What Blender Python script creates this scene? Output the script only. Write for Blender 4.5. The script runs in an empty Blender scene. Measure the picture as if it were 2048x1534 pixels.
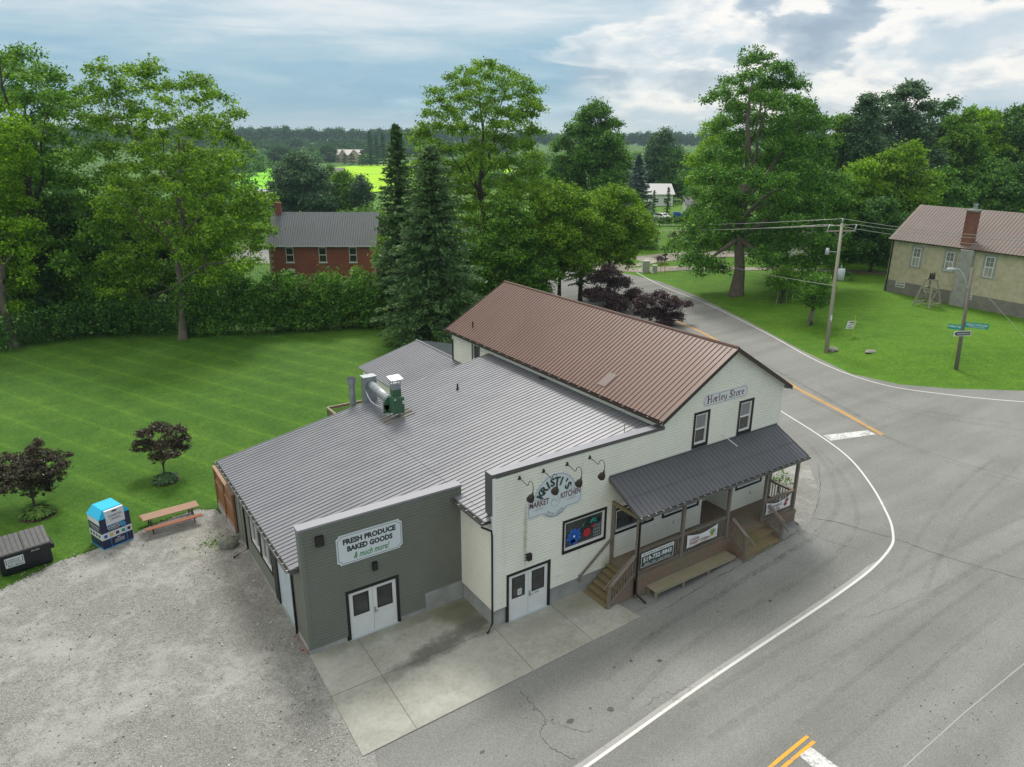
import bpy, math, random
import numpy as np
from mathutils import Vector, Matrix
from mathutils.geometry import tessellate_polygon
scene = bpy.context.scene
COL = scene.collection
rad = math.radians
rnd = random.Random(11)
rng = np.random.default_rng(5)

# ------------------------------------------------------------------ camera
CAM = Vector((-6.5338, -23.7239, 19.0739))
CR = Vector((0.83121, -0.55594, 0.00496)); CU = Vector((0.17264, 0.26658, 0.94822)); CF = Vector((0.52847, 0.78732, -0.31756))
FPX = 1442.17
cd = bpy.data.cameras.new('camera'); cam = bpy.data.objects.new('camera', cd); COL.objects.link(cam)
cam.matrix_world = Matrix(((CR.x, CU.x, -CF.x, CAM.x), (CR.y, CU.y, -CF.y, CAM.y), (CR.z, CU.z, -CF.z, CAM.z), (0, 0, 0, 1)))
cd.sensor_width = 36; cd.lens = FPX / 2048 * 36; cd.clip_start = 0.5; cd.clip_end = 12000
scene.camera = cam
# ------------------------------------------------------------------ light
SUN_EL, SUN_AZ = rad(52), rad(28)        # azimuth measured from +Y towards +X
w = bpy.data.worlds.new("World"); scene.world = w; w.use_nodes = True
nt = w.node_tree; N = nt.nodes; L = nt.links
for n in list(N): N.remove(n)
def nd(t, **kw):
    n = N.new(t)
    for k, v in kw.items(): setattr(n, k, v)
    return n
def mth(op, a, b=None, c=None, clamp=False):
    n = nd('ShaderNodeMath', operation=op); n.use_clamp = clamp
    for i, s in enumerate((a, b, c)):
        if s is None: continue
        if isinstance(s, (int, float)): n.inputs[i].default_value = s
        else: L.new(s, n.inputs[i])
    return n.outputs[0]
def ramp(fac, stops, interp='LINEAR'):
    n = nd('ShaderNodeValToRGB'); cr = n.color_ramp; cr.interpolation = interp
    while len(cr.elements) < len(stops): cr.elements.new(0.5)
    for e, (p, c) in zip(cr.elements, stops): e.position = p; e.color = (*c, 1)
    L.new(fac, n.inputs[0]); return n.outputs[0]
def wmix(f, a, b, t='MIX'):
    n = nd('ShaderNodeMix', data_type='RGBA', blend_type=t)
    for i, s in ((0, f), (6, a), (7, b)):
        if isinstance(s, (int, float)): n.inputs[i].default_value = s
        elif isinstance(s, tuple): n.inputs[i].default_value = (*s, 1)
        else: L.new(s, n.inputs[i])
    return n.outputs[2]
sky = nd('ShaderNodeTexSky', sky_type='NISHITA', sun_disc=False, sun_elevation=SUN_EL, sun_rotation=SUN_AZ)
tc = nd('ShaderNodeTexCoord'); sp = nd('ShaderNodeSeparateXYZ'); L.new(tc.outputs['Generated'], sp.inputs[0])
zz = mth('MAXIMUM', sp.outputs[2], 0.0)
def dnoise(scale, detail, rough, off, zs, dist=0.0):
    mp = nd('ShaderNodeMapping'); mp.inputs['Location'].default_value = off; mp.inputs['Scale'].default_value = (1, 1, zs); L.new(tc.outputs['Generated'], mp.inputs[0])
    n = nd('ShaderNodeTexNoise'); n.inputs['Scale'].default_value = scale; n.inputs['Detail'].default_value = detail; n.inputs['Roughness'].default_value = rough; n.inputs['Distortion'].default_value = dist
    L.new(mp.outputs[0], n.inputs[0]); return n.outputs['Fac']
# heaped clouds towards the right of the view (azimuth about 60 degrees), a streaky sheet elsewhere
side = mth('MULTIPLY_ADD', sp.outputs[0], 0.831, mth('MULTIPLY', sp.outputs[1], -0.556))
wob = dnoise(3.0, 4, 0.6, (5, 2, 1), 2.0)
rmask = ramp(mth('MULTIPLY_ADD', wob, 0.5, mth('SUBTRACT', side, 0.25)), [(0.06, (0, 0, 0)), (0.26, (1, 1, 1))], 'EASE')
heap = mth('ADD', mth('MULTIPLY', dnoise(2.7, 3, 0.5, (2.3, 7.1, 0.4), 2.8), 0.66), mth('MULTIPLY', dnoise(8.0, 10, 0.58, (1.3, 4.2, 6.0), 2.4, 0.2), 0.34))
heap = mth('MULTIPLY_ADD', zz, 0.42, mth('SUBTRACT', heap, 0.035))
c_heap = ramp(heap, [(0.34, (0.30, 0.50, 0.66)), (0.41, (0.46, 0.60, 0.70)), (0.46, (0.62, 0.70, 0.76)), (0.49, (0.74, 0.79, 0.82)), (0.525, (0.52, 0.60, 0.67)), (0.57, (0.34, 0.43, 0.53)), (0.64, (0.25, 0.34, 0.44)), (0.74, (0.36, 0.45, 0.54))])
lit = mth('MULTIPLY', ramp(heap, [(0.445, (0, 0, 0)), (0.485, (1, 1, 1)), (0.505, (1, 1, 1)), (0.53, (0, 0, 0))]), ramp(dnoise(4.5, 5, 0.6, (8.0, 3.0, 2.0), 2.6), [(0.46, (0, 0, 0)), (0.55, (1, 1, 1))]))
c_heap = wmix(lit, c_heap, (1.0, 0.97, 0.92))
streak = mth('ADD', mth('MULTIPLY', dnoise(2.6, 7, 0.6, (0.3, 1.1, 4.0), 9.0, 0.2), 0.6), mth('MULTIPLY', dnoise(6.0, 8, 0.62, (7.0, 1.0, 2.0), 5.0, 0.5), 0.4))
elev = mth('MULTIPLY_ADD', mth('SUBTRACT', streak, 0.5), 0.34, zz)
c_sheet = ramp(elev, [(0.0, (0.50, 0.64, 0.70)), (0.025, (0.38, 0.58, 0.70)), (0.055, (0.23, 0.43, 0.58)), (0.085, (0.30, 0.49, 0.62)), (0.125, (0.44, 0.59, 0.68)), (0.165, (0.66, 0.74, 0.78)), (0.21, (0.84, 0.86, 0.86)), (0.24, (0.60, 0.68, 0.73)), (0.32, (0.78, 0.81, 0.82))])
puff = ramp(dnoise(5.0, 8, 0.55, (4.0, 9.0, 3.0), 4.5, 0.2), [(0.56, (0, 0, 0)), (0.62, (0.9, 0.9, 0.9)), (0.70, (0.4, 0.4, 0.4))])
c_sheet = wmix(mth('MULTIPLY', puff, ramp(side, [(0.0, (0, 0, 0)), (0.12, (1, 1, 1))])), c_sheet, (0.95, 0.93, 0.90))
ccol = wmix(rmask, c_sheet, c_heap)
hz = ramp(zz, [(0.0, (1, 1, 1)), (0.012, (0.75, 0.75, 0.75)), (0.05, (0, 0, 0))], 'EASE')
ccol = wmix(mth('MULTIPLY', hz, 0.6), ccol, (0.58, 0.68, 0.72))
skc = wmix(1.0, sky.outputs[0], (0.11, 0.11, 0.11), 'MULTIPLY')
gain = ramp(zz, [(0.0, (1, 1, 1)), (0.35, (1.05, 1.05, 1.05)), (0.8, (2.05, 1.85, 1.6)), (1.0, (2.3, 2.05, 1.75))])
ccol = wmix(1.0, ccol, gain, 'MULTIPLY')
tot = wmix(0.88, skc, ccol)
bg = nd('ShaderNodeBackground'); bg.inputs[1].default_value = 1.0; L.new(tot, bg.inputs[0])
ow = nd('ShaderNodeOutputWorld'); L.new(bg.outputs[0], ow.inputs[0])
sd = bpy.data.lights.new('sun', 'SUN'); sd.energy = 2.8; sd.angle = rad(16); sd.color = (1.0, 0.96, 0.9)
so = bpy.data.objects.new('sun', sd); COL.objects.link(so)
sdir = Vector((math.sin(SUN_AZ) * math.cos(SUN_EL), math.cos(SUN_AZ) * math.cos(SUN_EL), math.sin(SUN_EL)))
so.rotation_euler = sdir.to_track_quat('Z', 'Y').to_euler(); so.location = (0, 0, 60)
scene.view_settings.view_transform = 'Standard'; scene.view_settings.look = 'None'; scene.view_settings.exposure = 0.03; scene.view_settings.gamma = 1.0

# ------------------------------------------------------------------ terrain height
EDGE = [(130, -32), (95, -15.5), (75, -7.6), (66, -4.2), (59.5, -0.9), (54.8, 2.8), (52.3, 5.7), (51.6, 9.7), (54.6, 16.9), (59.7, 27.0), (65.4, 39.5), (69.0, 50.0), (69.5, 56.5), (68.5, 66), (64, 80), (56, 94), (44, 108), (20, 132), (-40, 190)]
def sstep(t): t = min(1.0, max(0.0, t)); return t * t * (3 - 2 * t)
def edge_d(x, y):
    best = 1e9; sg = 1
    for (ax, ay), (bx, by) in zip(EDGE, EDGE[1:]):
        dx, dy = bx - ax, by - ay; l2 = dx * dx + dy * dy
        t = min(1, max(0, ((x - ax) * dx + (y - ay) * dy) / l2))
        qx, qy = ax + t * dx, ay + t * dy; d = (x - qx) ** 2 + (y - qy) ** 2
        if d < best - 1e-9: best = d; sg = 1 if (dx * (y - ay) - dy * (x - ax)) < 0 else -1
    return math.sqrt(best) * sg
def H(x, y):
    h = 0.9 * sstep((edge_d(x, y) - 2.0) / 7.0) if x > 15 else 0.0
    if y < 0 and 13 < x < 31: h += 0.5 * sstep((x - 15.5) / 7.5) * sstep((y + 8.3) / 3.2) * sstep((30.5 - x) / 5)   # yard rises along the porch
    r = math.hypot(x - CAM.x, y - CAM.y)
    h += 13 * sstep((r - 830) / 300)
    return h
def ray(px, py): return CF * FPX + CR * (px - 1024) - CU * (py - 767)
def gp(px, py, dz=0.0):                   # point of the terrain seen at a pixel of the photograph
    d = ray(px, py); z = dz
    for _ in range(6):
        t = (z - CAM.z) / d.z; p = CAM + d * t; z = H(p.x, p.y) + dz
    return Vector((p.x, p.y, z))
def atd(px, py, D): return CAM + ray(px, py) * (D / FPX)
def depth(p): return (Vector(p) - CAM).dot(CF)
def gz(px, py, z): d = ray(px, py); return CAM + d * ((z - CAM.z) / d.z)

# ------------------------------------------------------------------ materials
def newmat(name):
    m = bpy.data.materials.new(name); m.use_nodes = True; nt = m.node_tree
    return m, nt, nt.nodes['Principled BSDF']
def simple(name, c, rough=0.6, metal=0.0, spec=0.5):
    m, nt, b = newmat(name); b.inputs['Base Color'].default_value = (*c, 1); b.inputs['Roughness'].default_value = rough; b.inputs['Metallic'].default_value = metal; b.inputs['Specular IOR Level'].default_value = spec
    return m
class MT:
    def __init__(s, name, coord='Object'):
        s.m, s.nt, s.b = newmat(name); s.n = s.nt.nodes; s.l = s.nt.links
        s.tc = s.n.new('ShaderNodeTexCoord'); s.co = s.tc.outputs['Object']
        if coord == 'World': g = s.n.new('ShaderNodeNewGeometry'); s.co = g.outputs['Position']
    def inp(s, sock, v):
        if isinstance(v, (int, float)): sock.default_value = v
        elif isinstance(v, tuple): sock.default_value = (*v, 1) if len(v) == 3 and sock.type == 'RGBA' else v
        else: s.l.new(v, sock)
    def noise(s, scale, detail=4, rough=0.55, dist=0, vec=None, out='Fac'):
        n = s.n.new('ShaderNodeTexNoise'); s.inp(n.inputs['Scale'], scale); n.inputs['Detail'].default_value = detail; n.inputs['Roughness'].default_value = rough; n.inputs['Distortion'].default_value = dist
        s.l.new(vec or s.co, n.inputs['Vector']); return n.outputs[out]
    def voro(s, scale, feat='F1', vec=None, out='Distance'):
        n = s.n.new('ShaderNodeTexVoronoi'); n.feature = feat; n.inputs['Scale'].default_value = scale; s.l.new(vec or s.co, n.inputs['Vector']); return n.outputs[out]
    def mapping(s, scale=(1, 1, 1), rot=(0, 0, 0), loc=(0, 0, 0)):
        n = s.n.new('ShaderNodeMapping'); n.inputs['Scale'].default_value = scale; n.inputs['Rotation'].default_value = rot; n.inputs['Location'].default_value = loc
        s.l.new(s.co, n.inputs[0]); return n.outputs[0]
    def ramp(s, f, stops):
        n = s.n.new('ShaderNodeValToRGB'); cr = n.color_ramp
        while len(cr.elements) < len(stops): cr.elements.new(0.5)
        for e, (p, c) in zip(cr.elements, stops): e.position = p; e.color = (*(c if isinstance(c, tuple) else (c, c, c)), 1)
        s.l.new(f, n.inputs[0]); return n.outputs[0]
    def mix(s, f, a, b, t='MIX'):
        n = s.n.new('ShaderNodeMix'); n.data_type = 'RGBA'; n.blend_type = t
        s.inp(n.inputs[0], f); s.inp(n.inputs[6], a); s.inp(n.inputs[7], b); return n.outputs[2]
    def math(s, op, a, b=0.0, clamp=False):
        n = s.n.new('ShaderNodeMath'); n.operation = op; n.use_clamp = clamp; s.inp(n.inputs[0], a); s.inp(n.inputs[1], b); return n.outputs[0]
    def bump(s, h, strength=0.3, dist=0.02):
        n = s.n.new('ShaderNodeBump'); n.inputs['Strength'].default_value = strength; n.inputs['Distance'].default_value = dist; s.l.new(h, n.inputs['Height']); s.l.new(n.outputs[0], s.b.inputs['Normal'])
    def fin(s, col, rough=0.7, metal=0.0, spec=0.4):
        s.inp(s.b.inputs['Base Color'], col); s.inp(s.b.inputs['Roughness'], rough); s.inp(s.b.inputs['Metallic'], metal); s.b.inputs['Specular IOR Level'].default_value = spec
        return s.m
def mottled(name, c1, c2, scale=2.0, rough=0.6, metal=0.0, spec=0.4, bump=0.0, detail=5, coord='Object', stretch=(1, 1, 1)):
    t = MT(name, coord); v = t.mapping(stretch); n = t.noise(scale, detail, 0.6, vec=v)
    if bump: t.bump(n, bump, 0.02)
    return t.fin(t.ramp(n, [(0.3, c1), (0.7, c2)]), rough, metal, spec)

M = {}
# grass lawns
def grass(name, dark, mid, lite, stripe_rot=0.4, stripe_w=1.4, amt=0.25):
    t = MT(name, 'World')
    big = t.noise(0.07, 4, 0.6); med = t.noise(0.6, 5, 0.65); fine = t.noise(9, 4, 0.7); ff = t.noise(38, 2, 0.7)
    v = t.mapping((1, 1, 1), (0, 0, stripe_rot)); wv = t.n.new('ShaderNodeTexWave'); wv.wave_type = 'BANDS'; wv.bands_direction = 'Y'; wv.inputs['Scale'].default_value = 0.314 / stripe_w; wv.inputs['Distortion'].default_value = 0.7; wv.inputs['Detail'].default_value = 2; wv.inputs['Detail Scale'].default_value = 0.25; t.l.new(v, wv.inputs[0])
    base = t.ramp(t.math('ADD', t.math('MULTIPLY', big, 0.5), t.math('MULTIPLY', med, 0.5)), [(0.30, dark), (0.5, mid), (0.72, lite)])
    s = t.ramp(wv.outputs[1], [(0.05, (0.90, 0.92, 0.92)), (0.55, (1.0, 1.0, 1.0)), (0.93, (1.04, 1.03, 1.01)), (1.0, (1.36, 1.30, 1.24))])
    base = t.mix(amt, base, t.mix(1.0, base, s, 'MULTIPLY'))
    g = t.ramp(t.math('ADD', t.math('MULTIPLY', fine, 0.5), t.math('MULTIPLY', ff, 0.5)), [(0.34, (0.36, 0.42, 0.35)), (0.5, (0.95, 0.95, 0.9)), (0.66, (1.75, 1.6, 1.4))])
    base = t.mix(0.85, base, t.mix(1.0, base, g, 'MULTIPLY')); cl = t.noise(3.2, 5, 0.8)
    base = t.mix(0.8, base, t.mix(1.0, base, t.ramp(cl, [(0.34, (0.68, 0.72, 0.7)), (0.5, (1, 1, 1)), (0.66, (1.5, 1.32, 1.1))]), 'MULTIPLY'))
    t.bump(t.math('ADD', fine, ff), 0.35, 0.05)
    return t.fin(base, 0.85, 0, 0.15)
M['lawn'] = grass('lawn_grass', (0.028, 0.090, 0.010), (0.052, 0.132, 0.014), (0.088, 0.178, 0.020), 1.144, 2.6, 0.8)
M['lawn2'] = grass('corner_lawn_grass', (0.045, 0.125, 0.010), (0.074, 0.175, 0.013), (0.112, 0.225, 0.022), 0.55, 1.6, 0.22)
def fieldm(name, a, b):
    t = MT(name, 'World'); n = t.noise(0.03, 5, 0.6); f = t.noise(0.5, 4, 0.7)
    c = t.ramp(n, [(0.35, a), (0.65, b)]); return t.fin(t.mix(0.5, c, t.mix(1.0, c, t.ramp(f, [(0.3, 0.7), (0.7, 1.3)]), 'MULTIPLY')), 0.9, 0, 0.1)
M['field'] = fieldm('sunlit_crop', (0.26, 0.50, 0.012), (0.37, 0.61, 0.02))  # sunlight falling on the far crop is put into its base colour
M['field2'] = fieldm('sunlit_pasture', (0.17, 0.50, 0.02), (0.24, 0.58, 0.03))  # pasture colour likewise has the sunlight painted in
def gravelm(name, lo, hi, patch):
    t = MT(name, 'World')
    st = t.n.new('ShaderNodeTexVoronoi'); st.inputs['Scale'].default_value = 23; t.l.new(t.co, st.inputs[0])
    sep = t.n.new('ShaderNodeSeparateColor'); t.l.new(st.outputs['Color'], sep.inputs[0])
    st2 = t.n.new('ShaderNodeTexVoronoi'); st2.inputs['Scale'].default_value = 34; t.l.new(t.co, st2.inputs[0]); sep2 = t.n.new('ShaderNodeSeparateColor'); t.l.new(st2.outputs['Color'], sep2.inputs[0])
    g = t.math('ADD', t.math('MULTIPLY', sep.outputs[0], 0.5), t.math('MULTIPLY', sep2.outputs[0], 0.5))
    col = t.ramp(g, [(0.1, lo), (0.55, tuple((a + b) / 2 for a, b in zip(lo, hi))), (0.95, hi)])
    big = t.math('ADD', t.math('MULTIPLY', t.noise(0.28, 6, 0.7, 0.4), 0.6), t.math('MULTIPLY', t.noise(1.7, 6, 0.75, 0.3), 0.4))
    col = t.mix(t.ramp(big, [(0.49, 0.0), (0.58, 1.0)]), col, t.mix(0.55, col, patch))
    drk = t.noise(0.16, 5, 0.6, 0.3, vec=t.mapping((1, 1, 1), (0, 0, 0), (9, 5, 0)))
    col = t.mix(t.ramp(drk, [(0.38, 0.42), (0.62, 0.0)]), col, t.mix(1.0, col, (0.52, 0.52, 0.50), 'MULTIPLY'))
    t.bump(st.outputs['Distance'], 0.8, 0.03)
    return t.fin(col, 0.9, 0, 0.2)
M['gravel'] = gravelm('crushed_gravel', (0.17, 0.170, 0.160), (0.39, 0.39, 0.365), (0.45, 0.45, 0.425))
M['gravel2'] = gravelm('driveway_gravel', (0.16, 0.145, 0.12), (0.36, 0.33, 0.28), (0.5, 0.47, 0.42))
def asphaltm(name, lo=0.085, hi=0.30, mul=(1, 1, 0.97)):
    t = MT(name, 'World')
    st = t.voro(55, out='Color'); sep = t.n.new('ShaderNodeSeparateColor'); t.l.new(st, sep.inputs[0]); fine = t.noise(24, 3, 0.8)
    g = t.math('ADD', t.math('MULTIPLY', sep.outputs[0], 0.55), t.math('MULTIPLY', fine, 0.45))
    col = t.ramp(g, [(0.15, tuple(lo * k for k in mul)), (0.5, tuple((lo * 0.55 + hi * 0.45) * k for k in mul)), (0.9, tuple(hi * k for k in mul))])
    big = t.noise(0.22, 6, 0.65, 0.6)
    col = t.mix(1.0, col, t.ramp(big, [(0.3, (0.90, 0.905, 0.90)), (0.7, (1.07, 1.07, 1.065))]), 'MULTIPLY')
    trk = t.noise(0.5, 3, 0.5, vec=t.mapping((0.10, 1, 1), (0, 0, 0.05)))
    col = t.mix(1.0, col, t.ramp(trk, [(0.35, (0.88, 0.88, 0.87)), (0.62, (1.08, 1.08, 1.08))]), 'MULTIPLY')
    sp = t.noise(2.6, 2, 0.4, vec=t.mapping((1, 1, 1), (0, 0, 0.3), (3, 1, 0)))
    col = t.mix(t.ramp(sp, [(0.74, 0.0), (0.78, 0.7)]), col, (0.05, 0.05, 0.05))
    t.bump(g, 0.35, 0.01)
    return t.fin(col, 0.88, 0, 0.25)
M['asphalt'] = asphaltm('worn_asphalt', 0.135, 0.31, (0.98, 1.0, 0.955))
def paintm(name, c, wear=0.5):
    t = MT(name, 'World'); n = t.noise(7, 6, 0.75); n2 = t.noise(1.2, 3, 0.6)
    f = t.math('ADD', t.math('MULTIPLY', n, 0.6), t.math('MULTIPLY', n2, 0.4))
    return t.fin(t.mix(t.ramp(f, [(wear, 0.0), (wear + 0.12, 1.0)]), c, (0.20, 0.20, 0.195)), 0.7, 0, 0.3)
M['wpaint'] = paintm('white_road_paint', (0.62, 0.63, 0.60), 0.57)
M['wpaint_worn'] = paintm('worn_white_road_paint', (0.62, 0.63, 0.62), 0.48)
M['ypaint'] = paintm('orange_road_paint', (0.72, 0.36, 0.035), 0.52)
M['halo'] = paintm('thin_overspray_paint', (0.33, 0.33, 0.32), 0.52)
M['crack'] = simple('asphalt_crack', (0.06, 0.06, 0.058), 0.95)
M['oil'] = simple('oil_stain', (0.045, 0.045, 0.045), 0.6)
# concrete pad with moss and damp stain
t = MT('broomed_concrete', 'World'); a = t.noise(0.5, 6, 0.65, 0.3); b = t.noise(6, 4, 0.7); c3 = t.noise(30, 2, 0.7)
col = t.ramp(t.math('ADD', t.math('MULTIPLY', a, 0.65), t.math('MULTIPLY', b, 0.35)), [(0.34, (0.24, 0.24, 0.205)), (0.5, (0.335, 0.338, 0.30)), (0.66, (0.41, 0.413, 0.38))])
def spot(t, x, y, rx, ry, rot=0.0):
    v = t.n.new('ShaderNodeMapping'); v.vector_type = 'TEXTURE'; v.inputs['Location'].default_value = (x, y, 0); v.inputs['Rotation'].default_value = (0, 0, rot); v.inputs['Scale'].default_value = (rx, ry, 1000)
    nn = t.n.new('ShaderNodeVectorMath'); nn.operation = 'ADD'; nz = t.noise(1.6, 4, 0.7, out='Color'); sc = t.n.new('ShaderNodeVectorMath'); sc.operation = 'SCALE'; t.l.new(nz, sc.inputs[0]); sc.inputs['Scale'].default_value = 1.1
    sb = t.n.new('ShaderNodeVectorMath'); sb.operation = 'SUBTRACT'; t.l.new(sc.outputs[0], sb.inputs[0]); sb.inputs[1].default_value = (0.55, 0.55, 0.55)
    t.l.new(t.co, nn.inputs[0]); t.l.new(sb.outputs[0], nn.inputs[1]); t.l.new(nn.outputs[0], v.inputs[0])
    ln = t.n.new('ShaderNodeVectorMath'); ln.operation = 'LENGTH'; t.l.new(v.outputs[0], ln.inputs[0])
    return t.ramp(ln.outputs['Value'], [(0.35, 1.0), (1.0, 0.0)])
col = t.mix(t.math('MULTIPLY', spot(t, 6.2, -0.8, 1.6, 1.3), 0.75), col, (0.10, 0.115, 0.045))
col = t.mix(t.math('MULTIPLY', spot(t, 4.2, -2.4, 3.3, 0.55, 0.18), 0.75), col, (0.075, 0.08, 0.07))
col = t.mix(t.math('MULTIPLY', spot(t, 6.3, -1.9, 1.0, 0.9), 0.6), col, (0.06, 0.065, 0.05))
col = t.mix(t.math('MULTIPLY', spot(t, 11.5, -3.2, 2.6, 0.9), 0.45), col, (0.15, 0.165, 0.09))
col = t.mix(t.math('MULTIPLY', spot(t, 4.0, -0.3, 5.5, 0.5), 0.4), col, (0.12, 0.135, 0.07))
col = t.mix(t.math('MULTIPLY', spot(t, 8.2, -3.4, 1.6, 0.8), 0.3), col, (0.16, 0.14, 0.10))
t.bump(c3, 0.15, 0.01); M['pad'] = t.fin(col, 0.85, 0, 0.3)
M['concrete'] = mottled('foundation_concrete', (0.26, 0.27, 0.26), (0.40, 0.41, 0.395), 1.3, 0.85, 0, 0.3, 0.1, 6)
M['joint'] = simple('concrete_joint', (0.10, 0.10, 0.09), 0.95)
# building
def sidingm(name, c1, c2, moss=False):
    t = MT(name, 'World'); n = t.noise(0.7, 5, 0.6, vec=t.mapping((1, 1, 0.45))); col = t.ramp(n, [(0.3, c1), (0.7, c2)])
    if moss:
        v = t.n.new('ShaderNodeMapping'); v.vector_type = 'TEXTURE'; v.inputs['Location'].default_value = (8.36, 0, 3.9); v.inputs['Scale'].default_value = (0.13, 1000, 1.9); t.l.new(t.co, v.inputs[0])
        ln = t.n.new('ShaderNodeVectorMath'); ln.operation = 'LENGTH'; t.l.new(v.outputs[0], ln.inputs[0])
        g = t.math('MULTIPLY', t.ramp(ln.outputs['Value'], [(0.15, 1.0), (1.0, 0.0)]), t.ramp(t.noise(5, 4, 0.7), [(0.35, 0.35), (0.6, 1.0)]))
        col = t.mix(t.math('MULTIPLY', g, 0.75), col, (0.16, 0.22, 0.06))
        v = t.n.new('ShaderNodeMapping'); v.vector_type = 'TEXTURE'; v.inputs['Location'].default_value = (12.85, 0, 1.0); v.inputs['Scale'].default_value = (0.35, 1000, 0.5); t.l.new(t.co, v.inputs[0])
        ln = t.n.new('ShaderNodeVectorMath'); ln.operation = 'LENGTH'; t.l.new(v.outputs[0], ln.inputs[0])
        col = t.mix(t.math('MULTIPLY', t.ramp(ln.outputs['Value'], [(0.15, 0.8), (1.0, 0.0)]), t.ramp(t.noise(5, 4, 0.7), [(0.35, 0.35), (0.6, 1.0)])), col, (0.18, 0.23, 0.06))
        st = t.noise(2.2, 5, 0.7, vec=t.mapping((1, 1, 0.06)))
        col = t.mix(t.ramp(st, [(0.58, 0.0), (0.75, 0.35)]), col, (0.50, 0.50, 0.40))
    return t.fin(col, 0.5, 0, 0.35)
M['white'] = sidingm('white_vinyl_siding', (0.72, 0.715, 0.62), (0.80, 0.795, 0.71), True)
M['grey'] = sidingm('grey_green_siding', (0.145, 0.155, 0.128), (0.17, 0.18, 0.15))
M['corner'] = simple('white_corner_trim', (0.78, 0.79, 0.75), 0.5)
M['gcorner'] = simple('grey_corner_trim', (0.155, 0.17, 0.15), 0.5)
def roofm(name, c1, c2, rough, spec=0.5, metal=0.0, st=(0.06, 1, 1)):
    t = MT(name, 'World'); n = t.math('ADD', t.math('MULTIPLY', t.noise(0.5, 6, 0.6), 0.5), t.math('MULTIPLY', t.noise(2.6, 6, 0.7, vec=t.mapping(st)), 0.5)); f = t.noise(8, 3, 0.6)
    c1 = tuple(k * .9 for k in c1); c2 = tuple(k * 1.1 for k in c2)
    col = t.mix(0.25, t.ramp(n, [(0.3, c1), (0.7, c2)]), t.ramp(f, [(0.3, c1), (0.7, c2)]))
    t.inp(t.b.inputs['Roughness'], t.ramp(n, [(0.3, rough - 0.06), (0.7, rough + 0.08)]))
    m = t.fin(col, rough, metal, spec); t.l.new(t.ramp(n, [(0.3, rough - 0.06), (0.7, rough + 0.08)]), t.b.inputs['Roughness']); return m
M['groof'] = roofm('grey_metal_roofing', (0.158, 0.165, 0.187), (0.195, 0.203, 0.225), 0.34, 0.6)
M['proof'] = roofm('charcoal_metal_roofing', (0.080, 0.081, 0.090), (0.10, 0.101, 0.112), 0.36, 0.5, 0.0, (1, .06, 1))
M['broof'] = roofm('brown_metal_roofing', (0.118, 0.066, 0.050), (0.15, 0.086, 0.067), 0.45, 0.4)
M['brownfascia'] = simple('dark_brown_fascia', (0.035, 0.022, 0.018), 0.45)
M['capw'] = simple('pale_metal_cap', (0.25, 0.255, 0.285), 0.35, 0.0, 0.6)
M['capd'] = simple('dark_grey_trim', (0.095, 0.092, 0.095), 0.4)
M['black'] = simple('black_trim', (0.012, 0.011, 0.010), 0.45)
M['gutter'] = mottled('weathered_gutter', (0.05, 0.05, 0.05), (0.16, 0.16, 0.15), 9, 0.5)
M['gutterw'] = mottled('grey_gutter_brackets', (0.25, 0.25, 0.24), (0.55, 0.55, 0.53), 7, 0.5)
M['wframe'] = simple('white_vinyl_frame', (0.75, 0.76, 0.74), 0.4)
M['soffit'] = simple('white_soffit', (0.62, 0.62, 0.58), 0.6)
M['door'] = mottled('white_door_paint', (0.66, 0.67, 0.66), (0.74, 0.75, 0.75), 2, 0.45)
M['glass'] = mottled('dark_window_glass', (0.022, 0.025, 0.024), (0.065, 0.070, 0.066), 1.3, 0.05, 0, 0.9)
M['curtain'] = mottled('net_curtain_behind_glass', (0.16, 0.18, 0.18), (0.26, 0.28, 0.28), 9, 0.08, 0, 0.8, stretch=(1, 1, 0.1))
M['panelblue'] = mottled('pale_blue_panel', (0.42, 0.50, 0.56), (0.52, 0.60, 0.66), 1.5, 0.4)
def woodm(name, a, b, c=None, stretch=(1, 1, 14)):
    t = MT(name, 'World'); n = t.noise(3.0, 6, 0.7, vec=t.mapping(stretch)); n2 = t.noise(1.1, 4, 0.6)
    col = t.ramp(n, [(0.3, a), (0.7, b)])
    if c: col = t.mix(t.ramp(n2, [(0.42, 0.0), (0.62, 0.85)]), col, c)
    t.bump(n, 0.2, 0.01)
    return t.fin(col, 0.85, 0, 0.2)
M['wood'] = woodm('weathered_grey_wood', (0.124, 0.112, 0.099), (0.281, 0.256, 0.223), (0.198, 0.157, 0.124), (14, 14, 1))
M['deck'] = woodm('brown_deck_boards', (0.162, 0.111, 0.078), (0.297, 0.216, 0.155), (0.203, 0.196, 0.149), (1, 14, 14))
M['green_wood'] = woodm('algae_green_boards', (0.165, 0.13, 0.075), (0.28, 0.225, 0.14), (0.175, 0.165, 0.075), (1, 14, 14))
M['skirt'] = woodm('reddish_skirting_boards', (0.140, 0.095, 0.070), (0.294, 0.203, 0.154), (0.182, 0.161, 0.119), (14, 14, 1))
M['bench'] = woodm('bench_boards', (0.22, 0.195, 0.135), (0.335, 0.30, 0.215), (0.245, 0.23, 0.145), (1, 14, 14))
M['cedar'] = woodm('orange_cedar_boards', (0.22, 0.10, 0.045), (0.36, 0.19, 0.09), (0.28, 0.17, 0.10), (14, 14, 1))
M['redwood'] = woodm('red_stained_picnic_boards', (0.22, 0.085, 0.05), (0.33, 0.14, 0.085), (0.27, 0.12, 0.08), (1, 14, 14))
M['tanwood'] = woodm('sun_bleached_picnic_boards', (0.24, 0.15, 0.10), (0.40, 0.28, 0.20), (0.34, 0.22, 0.16), (1, 14, 14))
M['rust'] = simple('brown_steel_frame', (0.05, 0.032, 0.025), 0.6)
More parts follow.
